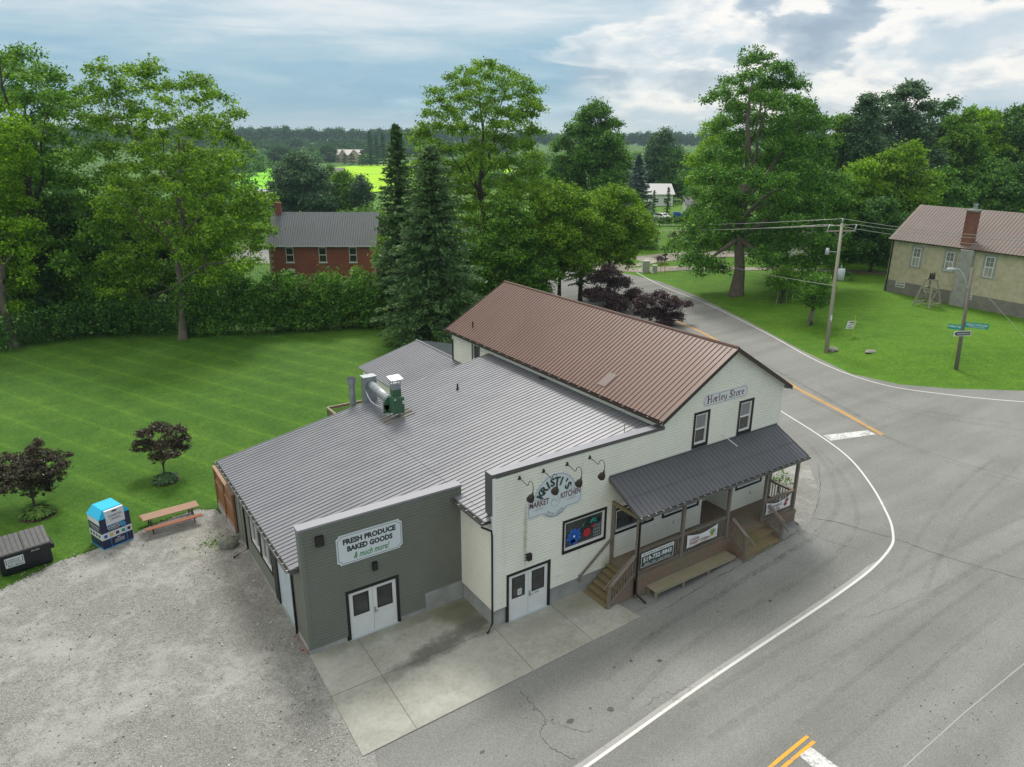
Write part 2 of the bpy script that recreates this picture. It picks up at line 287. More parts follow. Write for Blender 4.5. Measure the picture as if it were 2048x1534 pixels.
M['galv'] = mottled('galvanised_steel', (0.25, 0.28, 0.30), (0.40, 0.43, 0.45), 3, 0.48, 0.5)
M['ggreen'] = mottled('green_enamel', (0.045, 0.115, 0.065), (0.06, 0.145, 0.08), 2, 0.4)
M['bronze'] = simple('bronze_lamp_metal', (0.045, 0.032, 0.026), 0.4, 0.3)
M['signw'] = simple('white_sign_board', (0.62, 0.68, 0.72), 0.45)
M['signw2'] = simple('white_banner_vinyl', (0.68, 0.70, 0.72), 0.5)
M['ink'] = simple('black_ink', (0.02, 0.024, 0.024), 0.5)
M['ing'] = simple('dark_green_ink', (0.02, 0.06, 0.045), 0.5)
M['inr'] = simple('brown_ink', (0.12, 0.04, 0.035), 0.5)
M['green'] = simple('green_ink', (0.03, 0.22, 0.06), 0.5)
M['maroon'] = simple('maroon_ink', (0.10, 0.015, 0.04), 0.5)
M['red'] = simple('red_paint', (0.55, 0.06, 0.05), 0.5)
M['yellow'] = simple('yellow_paint', (0.65, 0.45, 0.05), 0.5)
M['blue'] = simple('blue_paint', (0.02, 0.10, 0.45), 0.5)
M['teal'] = simple('teal_sign', (0.0, 0.30, 0.26), 0.5)
M['navy'] = simple('navy_panel', (0.018, 0.022, 0.07), 0.4)
M['cyan'] = simple('cyan_plastic', (0.01, 0.47, 0.76), 0.35)
M['cyan2'] = simple('sky_blue_trim', (0.03, 0.30, 0.62), 0.4)
M['dump'] = mottled('black_steel_bin', (0.008, 0.009, 0.012), (0.02, 0.021, 0.025), 6, 0.4)
M['lid'] = mottled('grey_black_lid', (0.045, 0.047, 0.05), (0.075, 0.078, 0.08), 4, 0.5)
M['car'] = simple('white_car_paint', (0.75, 0.76, 0.78), 0.2, 0, 0.6)
M['tyre'] = simple('black_rubber', (0.015, 0.015, 0.015), 0.8)
t = MT('field_stone'); n = t.noise(2.5, 6, 0.65); t.bump(n, 0.6, 0.08); M['stone'] = t.fin(t.ramp(n, [(0.3, (0.10, 0.105, 0.085)), (0.7, (0.32, 0.32, 0.28))]), 0.9)
def brickm(name, a, b, mo, sc=1.0):
    t = MT(name, 'World'); g = t.n.new('ShaderNodeNewGeometry')
    cx = t.n.new('ShaderNodeSeparateXYZ'); t.l.new(t.co, cx.inputs[0]); cc = t.n.new('ShaderNodeCombineXYZ'); t.l.new(t.math('ADD', cx.outputs[0], cx.outputs[1]), cc.inputs[0]); t.l.new(cx.outputs[2], cc.inputs[1])
    br = t.n.new('ShaderNodeTexBrick'); br.inputs['Scale'].default_value = 4.5 / sc; br.inputs['Color1'].default_value = (*a, 1); br.inputs['Color2'].default_value = (*b, 1); br.inputs['Mortar'].default_value = (*mo, 1); br.inputs['Mortar Size'].default_value = 0.012
    t.l.new(cc.outputs[0], br.inputs[0]); n = t.noise(0.6, 5, 0.6)
    return t.fin(t.mix(0.6, br.outputs[0], t.mix(1.0, br.outputs[0], t.ramp(n, [(0.3, 0.7), (0.7, 1.3)]), 'MULTIPLY')), 0.85)
M['brick'] = brickm('red_brick', (0.36, 0.105, 0.065), (0.26, 0.07, 0.045), (0.28, 0.2, 0.17), 0.8)
M['buff'] = mottled('buff_brick', (0.42, 0.33, 0.2), (0.5, 0.4, 0.27), 4, 0.85)
M['stucco'] = mottled('cream_stucco', (0.40, 0.365, 0.26), (0.56, 0.52, 0.39), 1.6, 0.9, bump=0.2, coord='World')
M['blockst'] = brickm('grey_block_foundation', (0.24, 0.235, 0.21), (0.19, 0.185, 0.165), (0.13, 0.13, 0.12), 2.2)
M['croof'] = roofm('faded_brown_metal_roofing', (0.135, 0.105, 0.095), (0.17, 0.132, 0.12), 0.6, 0.3)
M['sroof'] = roofm('slate_blue_metal_roofing', (0.08, 0.10, 0.112), (0.10, 0.122, 0.137), 0.42, 0.4)
M['shingle'] = mottled('brown_shingles', (0.10, 0.075, 0.06), (0.17, 0.13, 0.105), 3, 0.9)
M['greysh'] = mottled('grey_shingles', (0.15, 0.15, 0.155), (0.22, 0.22, 0.225), 3, 0.8)
M['pole'] = woodm('grey_utility_pole_wood', (0.19, 0.18, 0.145), (0.38, 0.36, 0.29), (0.28, 0.28, 0.21), (14, 14, 0.7))
M['pole2'] = woodm('dark_utility_pole_wood', (0.08, 0.072, 0.058), (0.24, 0.22, 0.18), (0.15, 0.14, 0.115), (14, 14, 0.7))
M['wire'] = simple('aluminium_wire', (0.42, 0.42, 0.40), 0.4, 0.3)
M['tfm'] = simple('pale_grey_steel', (0.42, 0.48, 0.50), 0.4)
M['tfg'] = simple('pale_green_steel', (0.42, 0.47, 0.40), 0.5)
M['lime'] = simple('yellow_green_stake', (0.45, 0.50, 0.04), 0.5)
M['mulch'] = mottled('brown_mulch', (0.05, 0.035, 0.025), (0.12, 0.09, 0.07), 6, 0.95)

# foliage and bark
def leafm(name, dark, mid, lite, trans=0.35, nscale=0.9, tcol=None, rough=0.55):
    t = MT(name); g = t.n.new('ShaderNodeNewGeometry'); n = t.noise(nscale, 3, 0.6)
    f = t.math('ADD', t.math('MULTIPLY', n, 0.55), t.math('MULTIPLY', g.outputs['Random Per Island'], 0.45))
    oi = t.n.new('ShaderNodeObjectInfo')
    col = t.ramp(f, [(0.30, dark), (0.52, mid), (0.72, lite)])
    t.fin(col, rough, 0, 0.25)
    tr = t.n.new('ShaderNodeBsdfTranslucent'); t.l.new(t.mix(1.0, col, tcol or (1.3, 1.35, 0.6), 'MULTIPLY'), tr.inputs[0])
    mx = t.n.new('ShaderNodeMixShader'); mx.inputs[0].default_value = trans
    out = t.n['Material Output']; t.l.new(t.b.outputs[0], mx.inputs[1]); t.l.new(tr.outputs[0], mx.inputs[2]); t.l.new(mx.outputs[0], out.inputs[0])
    return t.m
LF = {
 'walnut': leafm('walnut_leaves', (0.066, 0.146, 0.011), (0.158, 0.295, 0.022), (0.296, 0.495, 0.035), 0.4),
 'bright': leafm('yellow_green_leaves', (0.087, 0.175, 0.010), (0.195, 0.365, 0.016), (0.338, 0.584, 0.031), 0.42),  # bright yellow-green leaf tone
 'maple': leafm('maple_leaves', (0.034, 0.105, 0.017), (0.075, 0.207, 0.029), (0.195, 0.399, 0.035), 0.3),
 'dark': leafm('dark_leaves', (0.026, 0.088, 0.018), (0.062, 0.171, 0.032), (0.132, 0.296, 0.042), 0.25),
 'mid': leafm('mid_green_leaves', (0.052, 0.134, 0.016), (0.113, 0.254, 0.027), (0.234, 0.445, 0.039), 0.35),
 'ash': leafm('grey_green_leaves', (0.041, 0.088, 0.047), (0.082, 0.171, 0.082), (0.158, 0.296, 0.131), 0.25, tcol=(1.1, 1.1, 0.8)),
 'spruce': leafm('spruce_needles', (0.062, 0.134, 0.050), (0.108, 0.206, 0.074), (0.180, 0.300, 0.102), 0.3, tcol=(1, 1, 0.8)),
 'blue': leafm('blue_spruce_needles', (0.090, 0.150, 0.132), (0.132, 0.204, 0.186), (0.192, 0.276, 0.240), 0.15, tcol=(1, 1, 0.9)),
 'purple': leafm('purple_leaves', (0.029, 0.017, 0.021), (0.065, 0.039, 0.043), (0.150, 0.111, 0.111), 0.15, 5.0, (1.3, 0.8, 0.8), 0.4),
 'purpleg': leafm('purple_green_leaves', (0.033, 0.019, 0.018), (0.072, 0.052, 0.039), (0.130, 0.143, 0.072), 0.15, 3.0, (1.3, 0.9, 0.7), 0.4),
 'hosta': leafm('hosta_leaves', (0.05, 0.13, 0.02), (0.11, 0.22, 0.04), (0.24, 0.36, 0.08), 0.3, 5.0),
 'hostab': leafm('blue_hosta_leaves', (0.04, 0.10, 0.04), (0.07, 0.15, 0.06), (0.13, 0.22, 0.09), 0.3, 5.0),
 'hedge': leafm('hedge_leaves', (0.036, 0.108, 0.017), (0.085, 0.216, 0.029), (0.200, 0.399, 0.047), 0.3, 0.6),
 'far': leafm('distant_wood_leaves', (0.041, 0.115, 0.049), (0.062, 0.155, 0.061), (0.101, 0.216, 0.074), 0.15, 0.02, None, 0.9),
 'farlite': leafm('distant_pale_leaves', (0.09, 0.20, 0.06), (0.13, 0.28, 0.07), (0.18, 0.36, 0.09), 0.2, 0.2),  # paler green than the other distant leaves
}
BK = {'grey': mottled('grey_bark', (0.075, 0.066, 0.050), (0.19, 0.165, 0.13), 5, 0.95, bump=0.6, stretch=(1, 1, 0.25)),
      'brown': mottled('brown_bark', (0.028, 0.024, 0.018), (0.075, 0.064, 0.05), 5, 0.95, bump=0.6, stretch=(1, 1, 0.25))}

# ------------------------------------------------------------------ mesh helpers
class MB:
    def __init__(s): s.v = []; s.f = []; s.mi = []; s.cur = 0
    def add(s, vs, fs):
        b = len(s.v); s.v.extend([tuple(v) for v in vs])
        for f in fs: s.f.append(tuple(b + i for i in f)); s.mi.append(s.cur)
        return s
    def quad(s, a, b, c, d): return s.add([a, b, c, d], [(0, 1, 2, 3)])
    def box(s, x0, x1, y0, y1, z0, z1):
        return s.add([(x0, y0, z0), (x1, y0, z0), (x1, y1, z0), (x0, y1, z0), (x0, y0, z1), (x1, y0, z1), (x1, y1, z1), (x0, y1, z1)],
                     [(0, 3, 2, 1), (4, 5, 6, 7), (0, 1, 5, 4), (1, 2, 6, 5), (2, 3, 7, 6), (3, 0, 4, 7)])
    def obox(s, o, ax, ay, az):          # box from corner o along three vectors
        o, ax, ay, az = map(Vector, (o, ax, ay, az)); P = [o, o + ax, o + ax + ay, o + ay]; P += [p + az for p in P]
        return s.add(P, [(0, 3, 2, 1), (4, 5, 6, 7), (0, 1, 5, 4), (1, 2, 6, 5), (2, 3, 7, 6), (3, 0, 4, 7)])
    def beam(s, a, b, w, h, up=(0, 0, 1)):   # rectangular bar centred on the line a-b
        a, b = Vector(a), Vector(b); d = (b - a).normalized(); up = Vector(up)
        if abs(d.dot(up)) > 0.99: up = Vector((0, 1, 0))
        sx = d.cross(up).normalized(); u = sx.cross(d).normalized()
        return s.obox(a - sx * w / 2 - u * h / 2, b - a, sx * w, u * h) if False else s.obox(a - sx * w / 2 - u * h / 2, sx * w, b - a, u * h)
    def tube(s, pts, rs, n=8, cap=True):
        pts = [Vector(p) for p in pts]
        if isinstance(rs, (int, float)): rs = [rs] * len(pts)
        rings = []
        for i, p in enumerate(pts):
            d = (pts[min(i + 1, len(pts) - 1)] - pts[max(i - 1, 0)]).normalized()
            up = Vector((0, 0, 1)) if abs(d.z) < 0.9 else Vector((1, 0, 0))
            a = d.cross(up).normalized(); b = d.cross(a).normalized()
            rings.append([p + (a * math.cos(2 * math.pi * k / n) + b * math.sin(2 * math.pi * k / n)) * rs[i] for k in range(n)])
        vs = [v for r in rings for v in r]; fs = []
        for i in range(len(pts) - 1):
            for k in range(n): k2 = (k + 1) % n; fs.append((i * n + k, (i + 1) * n + k, (i + 1) * n + k2, i * n + k2))
        if cap: fs.append(tuple(range(n))); fs.append(tuple((len(pts) - 1) * n + n - 1 - k for k in range(n)))
        return s.add(vs, fs)
    def prism(s, poly, vec):             # planar polygon (3-D points) pushed along vec
        n = len(poly); P = [Vector(p) for p in poly]; v = Vector(vec); Q = [p + v for p in P]
        tri = tessellate_polygon([P]); fs = [tuple(t) for t in tri] + [tuple(n + i for i in reversed(t)) for t in tri]
        fs += [(i, (i + 1) % n, n + (i + 1) % n, n + i) for i in range(n)]
        return s.add(P + Q, fs)
    def poly(s, pts):
        P = [Vector(p) for p in pts]; return s.add(P, [tuple(t) for t in tessellate_polygon([P])])
    def build(s, name, mats, parent=None, smooth=False, off=None):
        me = bpy.data.meshes.new(name); o = off
        if o is None: o = world_of(parent) if parent else Vector((0, 0, 0))
        me.from_pydata([(x - o.x, y - o.y, z - o.z) for x, y, z in s.v], [], s.f)
        for m in (mats if isinstance(mats, (list, tuple)) else [mats]): me.materials.append(m)
        if any(s.mi): me.polygons.foreach_set('material_index', s.mi)
        if smooth: me.polygons.foreach_set('use_smooth', [True] * len(s.f))
        me.update()
        ob = bpy.data.objects.new(name, me); COL.objects.link(ob)
        if parent: ob.parent = parent
        return ob
def build_boxes(mb, name, mat, parent):          # every box of the collector becomes a part of its own
    for i in range(0, len(mb.v), 8):
        m = MB(); m.v = mb.v[i:i + 8]; m.f = [tuple(k - i for k in f) for f in mb.f if i <= f[0] < i + 8]; m.mi = [0] * len(m.f); m.build(name, mat, parent)
def build_by_mat(mb, names, mats, parent):
    out = []
    for k, nm in enumerate(names):
        m = MB(); mp = {}
        for f, q in zip(mb.f, mb.mi):
            if q != k: continue
            for v in f:
                if v not in mp: mp[v] = len(m.v); m.v.append(mb.v[v])
            m.f.append(tuple(mp[v] for v in f)); m.mi.append(0)
        if m.f: out.append(m.build(nm, mats[k], parent))
    return out
def world_of(o):
    v = Vector((0, 0, 0))
    while o is not None: v += o.location; o = o.parent
    return v
def tag(o, label=None, cat=None, group=None, kind=None):
    if label: o['label'] = label
    if cat: o['category'] = cat
    if group: o['group'] = group
    if kind: o['kind'] = kind
    return o
def thing(name, loc, label, cat, group=None, rz=0.0):
    o = bpy.data.objects.new(name, None); COL.objects.link(o); o.location = loc; o.rotation_euler.z = rz; o.empty_display_size = 0.3
    return tag(o, label, cat, group)
def solo(mb, name, mats, loc, label, cat, group=None, smooth=False):   # a thing that is one mesh, origin at its base
    o = mb.build(name, mats, None, smooth, off=Vector(loc)); o.location = loc
    return tag(o, label, cat, group)
def copy_thing(o, loc, label, rz=None):
    def rec(q, par):
        c = q.copy(); COL.objects.link(c); c.parent = par
        for ch in q.children: rec(ch, c)
        return c
    c = rec(o, None); c.location = loc; c['label'] = label
    if rz is not None: c.rotation_euler.z = rz
    return c
# lettering: Blender's built-in font as mesh outlines
_gc = {}
def glyphs(txt, bold=0.0, shear=0.0):
    k = (txt, bold, shear)
    if k not in _gc:
        cu = bpy.data.curves.new('lettering', 'FONT'); cu.body = txt; cu.size = 1; cu.offset = bold; cu.shear = shear; cu.resolution_u = 2; cu.fill_mode = 'FRONT'
        ob = bpy.data.objects.new('lettering', cu); COL.objects.link(ob); dg = bpy.context.evaluated_depsgraph_get(); dg.update()
        me = ob.evaluated_get(dg).to_mesh(); vs = [v.co.copy() for v in me.vertices]; fs = [tuple(p.vertices) for p in me.polygons]
        ob.evaluated_get(dg).to_mesh_clear(); bpy.data.objects.remove(ob); bpy.data.curves.remove(cu)
        _gc[k] = (vs, fs)
    return _gc[k]
def text(mb, txt, cx, cz, width, height, place, bold=0.01, shear=0.0):   # fitted in a box of a sign's own plane; place(u,v) -> 3-D
    vs, fs = glyphs(txt, bold, shear); x0 = min(v.x for v in vs); x1 = max(v.x for v in vs); y0 = min(v.y for v in vs); y1 = max(v.y for v in vs)
    sx = width / (x1 - x0) if width else height / (y1 - y0); sy = height / (y1 - y0)
    mb.add([place(cx + (v.x - (x0 + x1) / 2) * sx, cz + (v.y - (y0 + y1) / 2) * sy) for v in vs], fs)
def arc_text(mb, txt, cx, cz, r, a0, a1, h, place, bold=0.01, inside=False, wid=None):
    n = len(txt)
    for i, ch in enumerate(txt):
        if ch == ' ': continue
        a = rad(a0 + (a1 - a0) * (i / max(1, n - 1))); vs, fs = glyphs(ch, bold)
        x0 = min(v.x for v in vs); x1 = max(v.x for v in vs); s = h / 0.72; ox, oz = cx + r * math.cos(a), cz + r * math.sin(a)
        th = a - math.pi / 2 if not inside else a + math.pi / 2
        c, sn = math.cos(th), math.sin(th); pts = []
        for v in vs:
            lx, ly = (v.x - (x0 + x1) / 2) * s * (wid or 1), (v.y - 0.36) * s
            pts.append(place(ox + lx * c - ly * sn, oz + lx * sn + ly * c))
        mb.add(pts, fs)
def ribbon(pts, w, zf, mb=None, close=False):     # flat strip following a ground line
    mb = mb or MB(); P = [Vector((p[0], p[1], 0)) for p in pts]; A = []; B = []
    for i, p in enumerate(P):
        d = (P[min(i + 1, len(P) - 1)] - P[max(i - 1, 0)]).normalized(); n = Vector((-d.y, d.x, 0)); ww = w[i] if isinstance(w, (list, tuple)) else w
        a = p + n * ww / 2; b = p - n * ww / 2; A.append((a.x, a.y, zf(a.x, a.y))); B.append((b.x, b.y, zf(b.x, b.y)))
    vs = A + B; n = len(P); mb.add(vs, [(n + i, n + i + 1, i + 1, i) for i in range(n - 1)]); return mb
def smooth_line(pts, k=6):                       # Catmull-Rom through points
    P = [Vector((p[0], p[1], 0)) for p in pts]; out = []
    for i in range(len(P) - 1):
        a, b, c, d = P[max(i - 1, 0)], P[i], P[i + 1], P[min(i + 2, len(P) - 1)]
        for j in range(k):
            t = j / k; out.append(0.5 * ((2 * b) + (c - a) * t + (2 * a - 5 * b + 4 * c - d) * t * t + (3 * b - a - 3 * c + d) * t ** 3))
    out.append(P[-1]); return out
def pxl(lst, dz=0): return [gp(x, y) for x, y in lst]
def sheet(name, pts, z, mat, kind='structure', drape=False):
    mb = MB()
    if drape: mb.poly([(p[0], p[1], H(p[0], p[1]) + z) for p in pts])
    else: mb.poly([(p[0], p[1], z) for p in pts])
    return tag(mb.build(name, mat), kind=kind)

# ------------------------------------------------------------------ ground
def axis(lo, hi, step, far): 
    a = list(np.arange(lo, hi + .01, step)); s = step; b = [lo]
    while b[-1] > -far: s = min(s * 1.3, 60) if b[-1] > -1500 else s * 1.5; b.append(b[-1] - s)
    s = step; c = [a[-1]]
    while c[-1] < far: s = min(s * 1.3, 60) if c[-1] < 1500 else s * 1.5; c.append(c[-1] + s)
    return list(reversed(b[1:])) + a + c[1:]
xs = axis(30, 130, 2.0, 6500); ys = axis(-40, 140, 2.0, 6500)
g = MB(); nx = len(xs)
g.add([(x, y, H(x, y) if x > 45 or y > 20 or abs(x) > 100 else (-.12 if (y < -3 and x > 2 and x < 36) else 0.0)) for y in ys for x in xs], [(j * nx + i, j * nx + i + 1, (j + 1) * nx + i + 1, (j + 1) * nx + i) for j in range(len(ys) - 1) for i in range(nx - 1)])
gm = []
for (a, b_, c, d) in g.f:
    x_, y_, _ = g.v[a]; x2, y2, _ = g.v[c]; gm.append(1 if x_ > 12 and max(edge_d(x_, y_), edge_d(x2, y2), edge_d(x_, y2), edge_d(x2, y_)) > 0 and max(abs(x_), abs(y_)) < 400 else 0)
g.mi = gm; tag(g.build('ground', [M['lawn'], M['lawn2']], smooth=True), kind='structure')
# asphalt: two roads meeting, one sheet
left_edge = [(-0.6, -6.6), (-2.6, -14), (-12, -18), (-60, -21)]
road_left = [(25.0, 1.2), (30, 8), (40, 30), (45.5, 43), (48.5, 52), (48.5, 62), (45, 73), (37, 86), (25, 98), (0, 122), (-40, 160)]
asp = [(-60, -60), (150, -60), (130, -32)] + [tuple(p)[:2] for p in EDGE[1:]] + list(reversed(road_left)) + [(25, -2.4), (6, -2.4), (6, -4.5), (-0.22, -4.5)] + left_edge
sheet('asphalt_road', asp, 0.010, M['asphalt'])
# gravel yard
gy = pxl([(474, 1046), (440, 1024), (396, 1020), (330, 1040), (270, 1068), (190, 1098), (120, 1124), (60, 1150), (0, 1178), (-120, 1225), (-400, 1330)]) 
gyp = [(p.x, p.y) for p in smooth_line(gy, 4)]
rnd.seed(3)
gyp = [(x + rnd.uniform(-.12, .12), y + rnd.uniform(-.12, .12)) for x, y in gyp]
sheet('gravel_yard', [(1.0, 14.9)] + gyp + [(-40, -6), (-40, -19.5), (-12, -17.3), (-2.0, -13.5), (0.2, -5.6), (1.0, 0.5)], 0.014, M['gravel'])
# gravel apron beside the porch, and the asphalt where the yard rises along the porch
def grid_sheet(name, x0, x1, y0, y1, st, z, mat):
    mb = MB(); nx_ = int((x1 - x0) / st) + 1; ny_ = int((y1 - y0) / st) + 1
    mb.add([(x0 + i * st, y0 + k * st, H(x0 + i * st, y0 + k * st) + z) for k in range(ny_) for i in range(nx_)], [(k * nx_ + i, k * nx_ + i + 1, (k + 1) * nx_ + i + 1, (k + 1) * nx_ + i) for k in range(ny_ - 1) for i in range(nx_ - 1)])
    return tag(mb.build(name, mat, smooth=True), kind='structure')
grid_sheet('asphalt_ramp', 12.5, 31.0, -9.0, -0.5, .5, .0115, M['asphalt'])
ap = smooth_line(pxl([(1600, 1075), (1622, 1040), (1634, 1005), (1634, 975), (1624, 945), (1606, 910), (1575, 868), (1540, 835)]), 4)
g = MB(); rows = []
for k, p in enumerate(ap):
    t = k / (len(ap) - 1); q = Vector((24.1, -4.6 + 12 * t ** 1.5, 0)); rows.append([(q + (p - q) * (i / 10)) for i in range(11)])
g.add([(v.x, v.y, H(v.x, v.y) + .020) for r_ in rows for v in r_], [(a * 11 + i, a * 11 + i + 1, (a + 1) * 11 + i + 1, (a + 1) * 11 + i) for a in range(len(rows) - 1) for i in range(10)])
tag(g.build('gravel_apron', M['gravel'], smooth=True), kind='structure')
# concrete pad: a slab 3 cm proud of the yard
pd = MB(); padpts = [(-0.05, -0.02), (-0.24, -5.72), (12.45, -5.35), (11.9, -2.4), (6.9, -2.4), (6.9, -0.02)]
pd.prism([(x, y, 0.045) for x, y in padpts], (0, 0, -0.12)); padob = tag(pd.build('concrete_pad', M['pad']), kind='structure')
j = MB()
for a, b in (((1.9, -0.05), (1.75, -5.66)), ((-0.15, -2.6), (6.8, -2.62)), ((6.86, -2.56), (6.75, -5.5)), ((9.75, -2.54), (9.75, -5.42))): ribbon([a, b], 0.022, lambda x, y: 0.0475, j)
tag(j.build('pad_joint', M['joint'], padob), None)
# paint: white edge lines, centre lines, stop bars
z1 = lambda x, y: 0.018 + (H(x, y) if x < 31 else 0)
WL = smooth_line(pxl([(1375, 700), (1470, 762), (1558, 820), (1640, 872), (1700, 918), (1745, 975), (1775, 1030), (1786, 1068), (1781, 1095), (1743, 1138), (1680, 1186), (1600, 1240), (1400, 1373), (1172, 1534), (1000, 1650)]), 8)
wl = ribbon(WL, 0.12, z1); tag(wl.build('white_edge_line', M['wpaint']), kind='structure')
hl = ribbon([p + Vector((0.05, 0.10, 0)) for p in WL[46:]], 0.30, lambda x, y: 0.0135); tag(hl.build('faded_edge_line', M['halo']), kind='structure')
wl = ribbon(smooth_line(pxl([(1270, 543), (1320, 570), (1420, 611), (1530, 665), (1640, 725), (1760, 768), (1900, 790), (2048, 804), (2200, 812)]), 6), 0.13, z1); tag(wl.build('far_edge_line', M['wpaint']), kind='structure')
yl = MB()
cl = smooth_line(pxl([(1220, 585), (1290, 612), (1350, 641), (1410, 668), (1500, 719), (1590, 774), (1680, 822), (1765, 870)]), 6)
for s in (-0.11, 0.11): ribbon([p + Vector((s, 0, 0)) for p in cl], 0.10, z1, yl)
c2 = pxl([(1622, 1478), (1565, 1525), (1490, 1590)])
for s in (-0.13, 0.13): ribbon([p + Vector((0, s, 0)) for p in c2], 0.12, z1, yl)
tag(yl.build('orange_centre_line', M['ypaint']), kind='structure')
sb = MB(); a = [gp(*q) for q in ((1646, 871), (1735, 861), (1752, 869), (1662, 882))]; sb.poly([(p.x, p.y, 0.019) for p in a])
a = [gp(*q) for q in ((1598, 1512), (1622, 1495), (1690, 1545), (1655, 1560))]; sb.poly([(p.x, p.y, 0.019) for p in a])
tag(sb.build('stop_bar', M['wpaint_worn']), kind='structure')
tl = ribbon(pxl([(2060, 1318), (1930, 1425), (1805, 1538)]), 0.05, z1); tag(tl.build('thin_road_line', M['halo']), kind='structure')
# cracks and oil drips in the asphalt
ck = MB()
def crack(px, w=0.025, jit=0.12):
    p = smooth_line(pxl(px), 10); ribbon([q + Vector((rnd.uniform(-jit, jit), rnd.uniform(-jit, jit), 0)) for q in p], [w * rnd.uniform(.3, 1.3) for _ in p], lambda x, y: H(x, y) + 0.0165, ck)
crack([(1625, 1037), (1700, 1052), (1790, 1078), (1880, 1110), (2048, 1160)], 0.035, .04)
crack([(1636, 930), (1640, 975), (1632, 1015), (1610, 1050), (1560, 1085), (1480, 1130), (1400, 1175), (1320, 1225)], 0.03, .04)
crack([(1040, 1382), (1065, 1410), (1090, 1440), (1080, 1470), (1110, 1500), (1150, 1520)], 0.022, .05)
crack([(1090, 1440), (1130, 1452), (1190, 1462)], 0.015); crack([(1600, 1060), (1650, 1080), (1720, 1100)], 0.015, .04)
crack([(1700, 1240), (1800, 1210), (1900, 1160)], 0.012); crack([(1290, 1410), (1330, 1390), (1380, 1375)], 0.015)
tag(ck.build('asphalt_cracks', M['crack']), kind='structure')
t = MT('tyre_darkened_asphalt', 'World'); nn_ = t.noise(1.3, 5, 0.7); n3 = t.noise(9, 3, 0.7); t.fin((0.07, 0.07, 0.068), 0.8, 0, 0.3)
tb_ = t.n.new('ShaderNodeBsdfTransparent'); mx_ = t.n.new('ShaderNodeMixShader'); t.l.new(t.ramp(t.math('ADD', t.math('MULTIPLY', nn_, .6), t.math('MULTIPLY', n3, .4)), [(0.40, 0.0), (0.66, 0.16)]), mx_.inputs[0]); t.l.new(tb_.outputs[0], mx_.inputs[1]); t.l.new(t.b.outputs[0], mx_.inputs[2]); t.l.new(mx_.outputs[0], t.n['Material Output'].inputs[0])
tm = MB(); zt = lambda x, y: H(x, y) + 0.0150 if x < 31 else .015
for pl in ([(1240, 1420), (1330, 1330), (1420, 1265), (1520, 1205), (1620, 1150), (1690, 1090), (1715, 1030), (1690, 960), (1640, 900)], [(1300, 1270), (1400, 1215), (1480, 1165), (1560, 1115), (1620, 1080)], [(1420, 1480), (1560, 1385), (1700, 1300), (1830, 1215), (1980, 1120), (2100, 1060)], [(1650, 1520), (1780, 1410), (1920, 1290), (2060, 1180)], [(1620, 800), (1720, 850), (1830, 900), (1960, 945), (2100, 985)], [(1660, 780), (1780, 815), (1900, 840), (2060, 862)], [(1450, 690), (1560, 745), (1660, 800), (1750, 850)], [(1850, 1180), (1900, 1080), (1960, 1000), (2040, 930)]):
    c_ = smooth_line(pxl(pl), 8); ribbon(c_, rnd.uniform(.22, .4), zt, tm); ribbon([q + Vector((.5, 1.45, 0)) for q in c_], rnd.uniform(.2, .35), zt, tm)
tag(tm.build('tyre_marks', t.m), kind='structure')
ol = MB(); rnd.seed(21)
def blob(c, r, mb, z=0.0145):
    n = 9; mb.poly([(c.x + math.cos(i * 6.283 / n) * r * rnd.uniform(.6, 1.2), c.y + math.sin(i * 6.283 / n) * r * rnd.uniform(.5, 1.0), z + H(c.x, c.y) * 1.03) for i in range(n)])
for q, r in (((1222, 1420), .17), ((1140, 1443), .15), ((1320, 1322), .12), ((1540, 1202), .10), ((1262, 1322), .09), ((964, 1505), .10), ((1181, 1417), .06), ((1228, 1335), .06), ((1436, 1224), .06), ((1068, 1420), .05), ((1012, 1512), .04), ((1105, 1440), .06), ((1265, 1397), .05)): blob(gp(*q), r, ol)
for i in range(46): blob(gp(rnd.gauss(1880, 75), rnd.gauss(1420, 55)), rnd.uniform(.015, .05), ol)
for i in range(30): blob(gp(rnd.uniform(1300, 2040), rnd.uniform(880, 1500)), rnd.uniform(.015, .04), ol)
tag(ol.build('oil_spots', M['oil']), kind='structure')
# driveways across the road (draped), far fields
dz = lambda x, y: H(x, y) + 0.05
def drive(name, px, w, mat):
    tag(ribbon(smooth_line(pxl(px), 8), w, dz).build(name, mat), kind='structure')
drive('gravel_drive', [(1190, 548), (1225, 541), (1290, 538), (1400, 537), (1520, 538), (1650, 541), (1770, 547)], 2.6, M['gravel2'])
drive('curved_gravel_drive', [(1170, 545), (1230, 528), (1290, 519), (1360, 512), (1430, 509), (1520, 507)], 6.5, M['gravel2'])
drive('house_drive', [(1290, 441), (1350, 437), (1420, 434), (1480, 436)], 6, M['gravel2'])
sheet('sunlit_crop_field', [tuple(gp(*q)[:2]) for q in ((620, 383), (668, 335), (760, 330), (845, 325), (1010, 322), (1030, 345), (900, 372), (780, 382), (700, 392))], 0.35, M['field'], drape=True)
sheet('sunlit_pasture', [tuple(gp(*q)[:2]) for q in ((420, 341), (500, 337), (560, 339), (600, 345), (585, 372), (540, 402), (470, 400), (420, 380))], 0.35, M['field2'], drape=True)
sheet('garden_strip', [tuple(gp(*q)[:2]) for q in ((985, 404), (1030, 398), (1200, 400), (1190, 430), (1000, 440))], 0.12, M['field2'])

